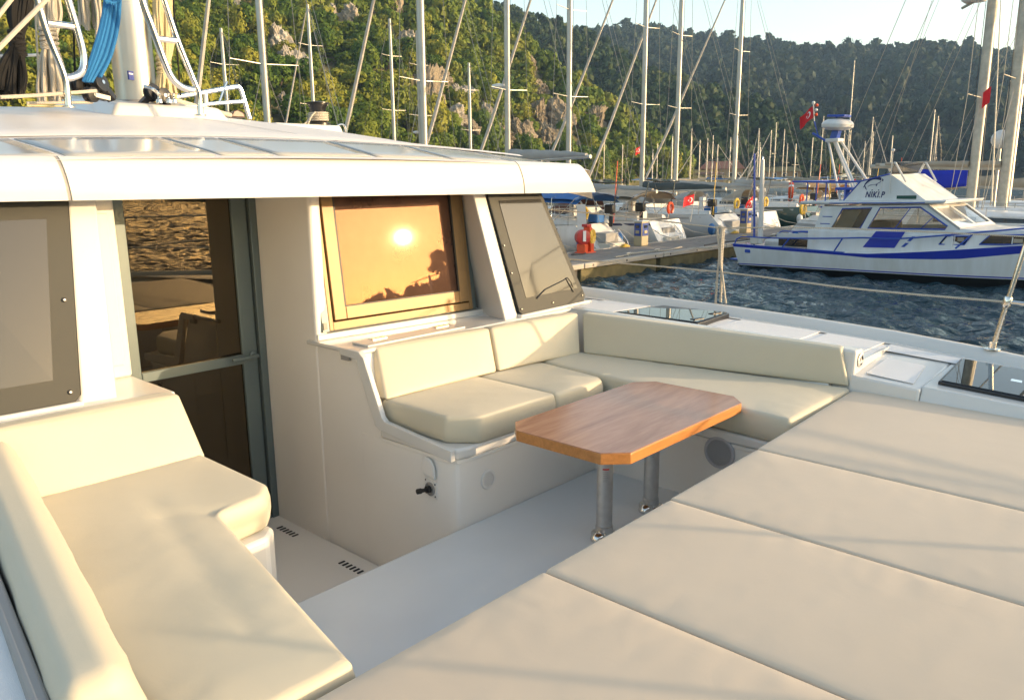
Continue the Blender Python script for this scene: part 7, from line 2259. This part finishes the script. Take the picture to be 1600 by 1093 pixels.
house(1100, 203, 9, 4, 2.0, 0.5, 'low ochre building on the far shore, left of the brown-roofed one', 'ochre', 'brown', 6)
house(1210, 228, 13, 6, 2.4, 1.3, 'long grey-roofed shed on the far shore, right of the brown-roofed building', 'ochre', 'soil', 5)
far_boats = [   # pixel column, distance, mast height, hull, cover, where it is seen
    (958, 150, 9, 'hullw', 'tancloth', 'just right of the roof end'), (985, 165, 7, 'hullg', 'bluecloth', 'left of the mast with the tiny red flag'), (1020, 158, 8, 'hullw', 'tancloth', 'right of the mast with the tiny red flag'),
    (1036, 150, 10, 'hullw', 'greycloth', 'left of the ochre building'), (1083, 172, 8, 'hulln', 'tancloth', 'in front of the low ochre building'), (1105, 160, 9, 'hullw', 'greycloth', 'in front of the left half of the brown-roofed building'),
    (1128, 175, 9, 'hullg', 'tancloth', 'in front of the middle of the brown-roofed building'), (1142, 165, 9, 'hullw', 'bluecloth', 'at the right end of the brown-roofed building'), (1172, 158, 11, 'hullw', 'tancloth', 'immediately left of the blue fishing pole'),
    (1186, 168, 9, 'hullg', 'greycloth', 'between the blue and the white fishing pole'), (1204, 150, 10, 'hullw', 'tancloth', 'immediately right of the white fishing pole'), (1216, 190, 9, 'hulln', 'greycloth', 'second right of the white fishing pole'),
    (1232, 165, 10, 'hullw', 'bluecloth', 'third right of the white fishing pole'), (1243, 175, 11, 'hullg', 'tancloth', 'just left of the lifebuoy, taller mast'), (1256, 200, 9, 'hullw', 'greycloth', 'above the lifebuoy'),
    (1266, 178, 13, 'hullw', 'tancloth', 'right above the lifebuoy with a tall mast'), (1278, 190, 11, 'hulln', 'bluecloth', 'left of the radar mast legs'), (1300, 200, 10, 'hullw', 'tancloth', 'behind the left radar mast legs'),
    (1318, 182, 13, 'hullg', 'greycloth', 'between the radar mast legs'), (1331, 205, 9, 'hullw', 'tancloth', 'behind the right radar mast legs'), (1345, 190, 12, 'hullw', 'greycloth', 'left of the flybridge with the fish emblem'),
    (1352, 170, 23, 'hullw', 'tancloth', 'with the tall leaning mast over the flybridge'), (1405, 155, 9, 'hullg', 'tancloth', 'above the flybridge screen'), (1440, 150, 8, 'hullw', 'bluecloth', 'left over the blue awning'),
    (1462, 165, 12, 'hullw', 'tancloth', 'over the middle of the blue awning'), (1490, 170, 13, 'hulln', 'greycloth', 'right over the blue awning')]
rq = random.Random(5)
for px, where in ((1093, 'in front of the low ochre building, with a shorter mast'), (1154, 'right of the brown-roofed building'), (1224, 'fourth right of the white fishing pole'), (1288, 'left of the radar mast, shorter mast'), (972, 'below the grey sail cover at the roof end')):
    far_boats.append((px, rq.uniform(112, 150), rq.uniform(6, 9), rq.choice(('hullw', 'hullw', 'hullg')), rq.choice(('tancloth', 'bluecloth', 'greycloth', 'orangecloth')), where))
for k, (px, d, mh, hm, cv_, where) in enumerate(far_boats):
    sailboat('tiny distant %s sailing boat %s' % ({'hullw': 'white', 'hullg': 'grey', 'hulln': 'dark green'}[hm], where), tuple(shore_pt(px, d)), rnd.choice((0, math.pi)) + math.radians(rnd.uniform(-70, 70)), L=rnd.uniform(8.5, 11), B=3.1, F=0.95,
             hull=hm, mast_y=4.8, mast_h=mh + 1.0, mr=(0.11, 0.09), cover=cv_, detail=1, furl=(k % 2 == 0), spreaders=(0.5,), wires=(k % 3 != 2), group='boats moored off the far shore')

# ------------------------------------------------------------------ the air over the bay
hz = bpy.data.materials.new('haze_air'); hz.use_nodes = True
hn_ = hz.node_tree; hn_.nodes.clear()
pv = hn_.nodes.new('ShaderNodeVolumePrincipled')
pv.inputs['Color'].default_value = (0.42, 0.66, 1.0, 1)
pv.inputs['Density'].default_value = 0.00028
pv.inputs['Anisotropy'].default_value = 0.0
ho = hn_.nodes.new('ShaderNodeOutputMaterial')
hn_.links.new(pv.outputs[0], ho.inputs['Volume'])
hb = MB().box((-1200, -1200, WATER - 1.5), (1200, 1200, 150)).build('haze', hz, None, smooth=False)
tag(hb, kind='stuff')
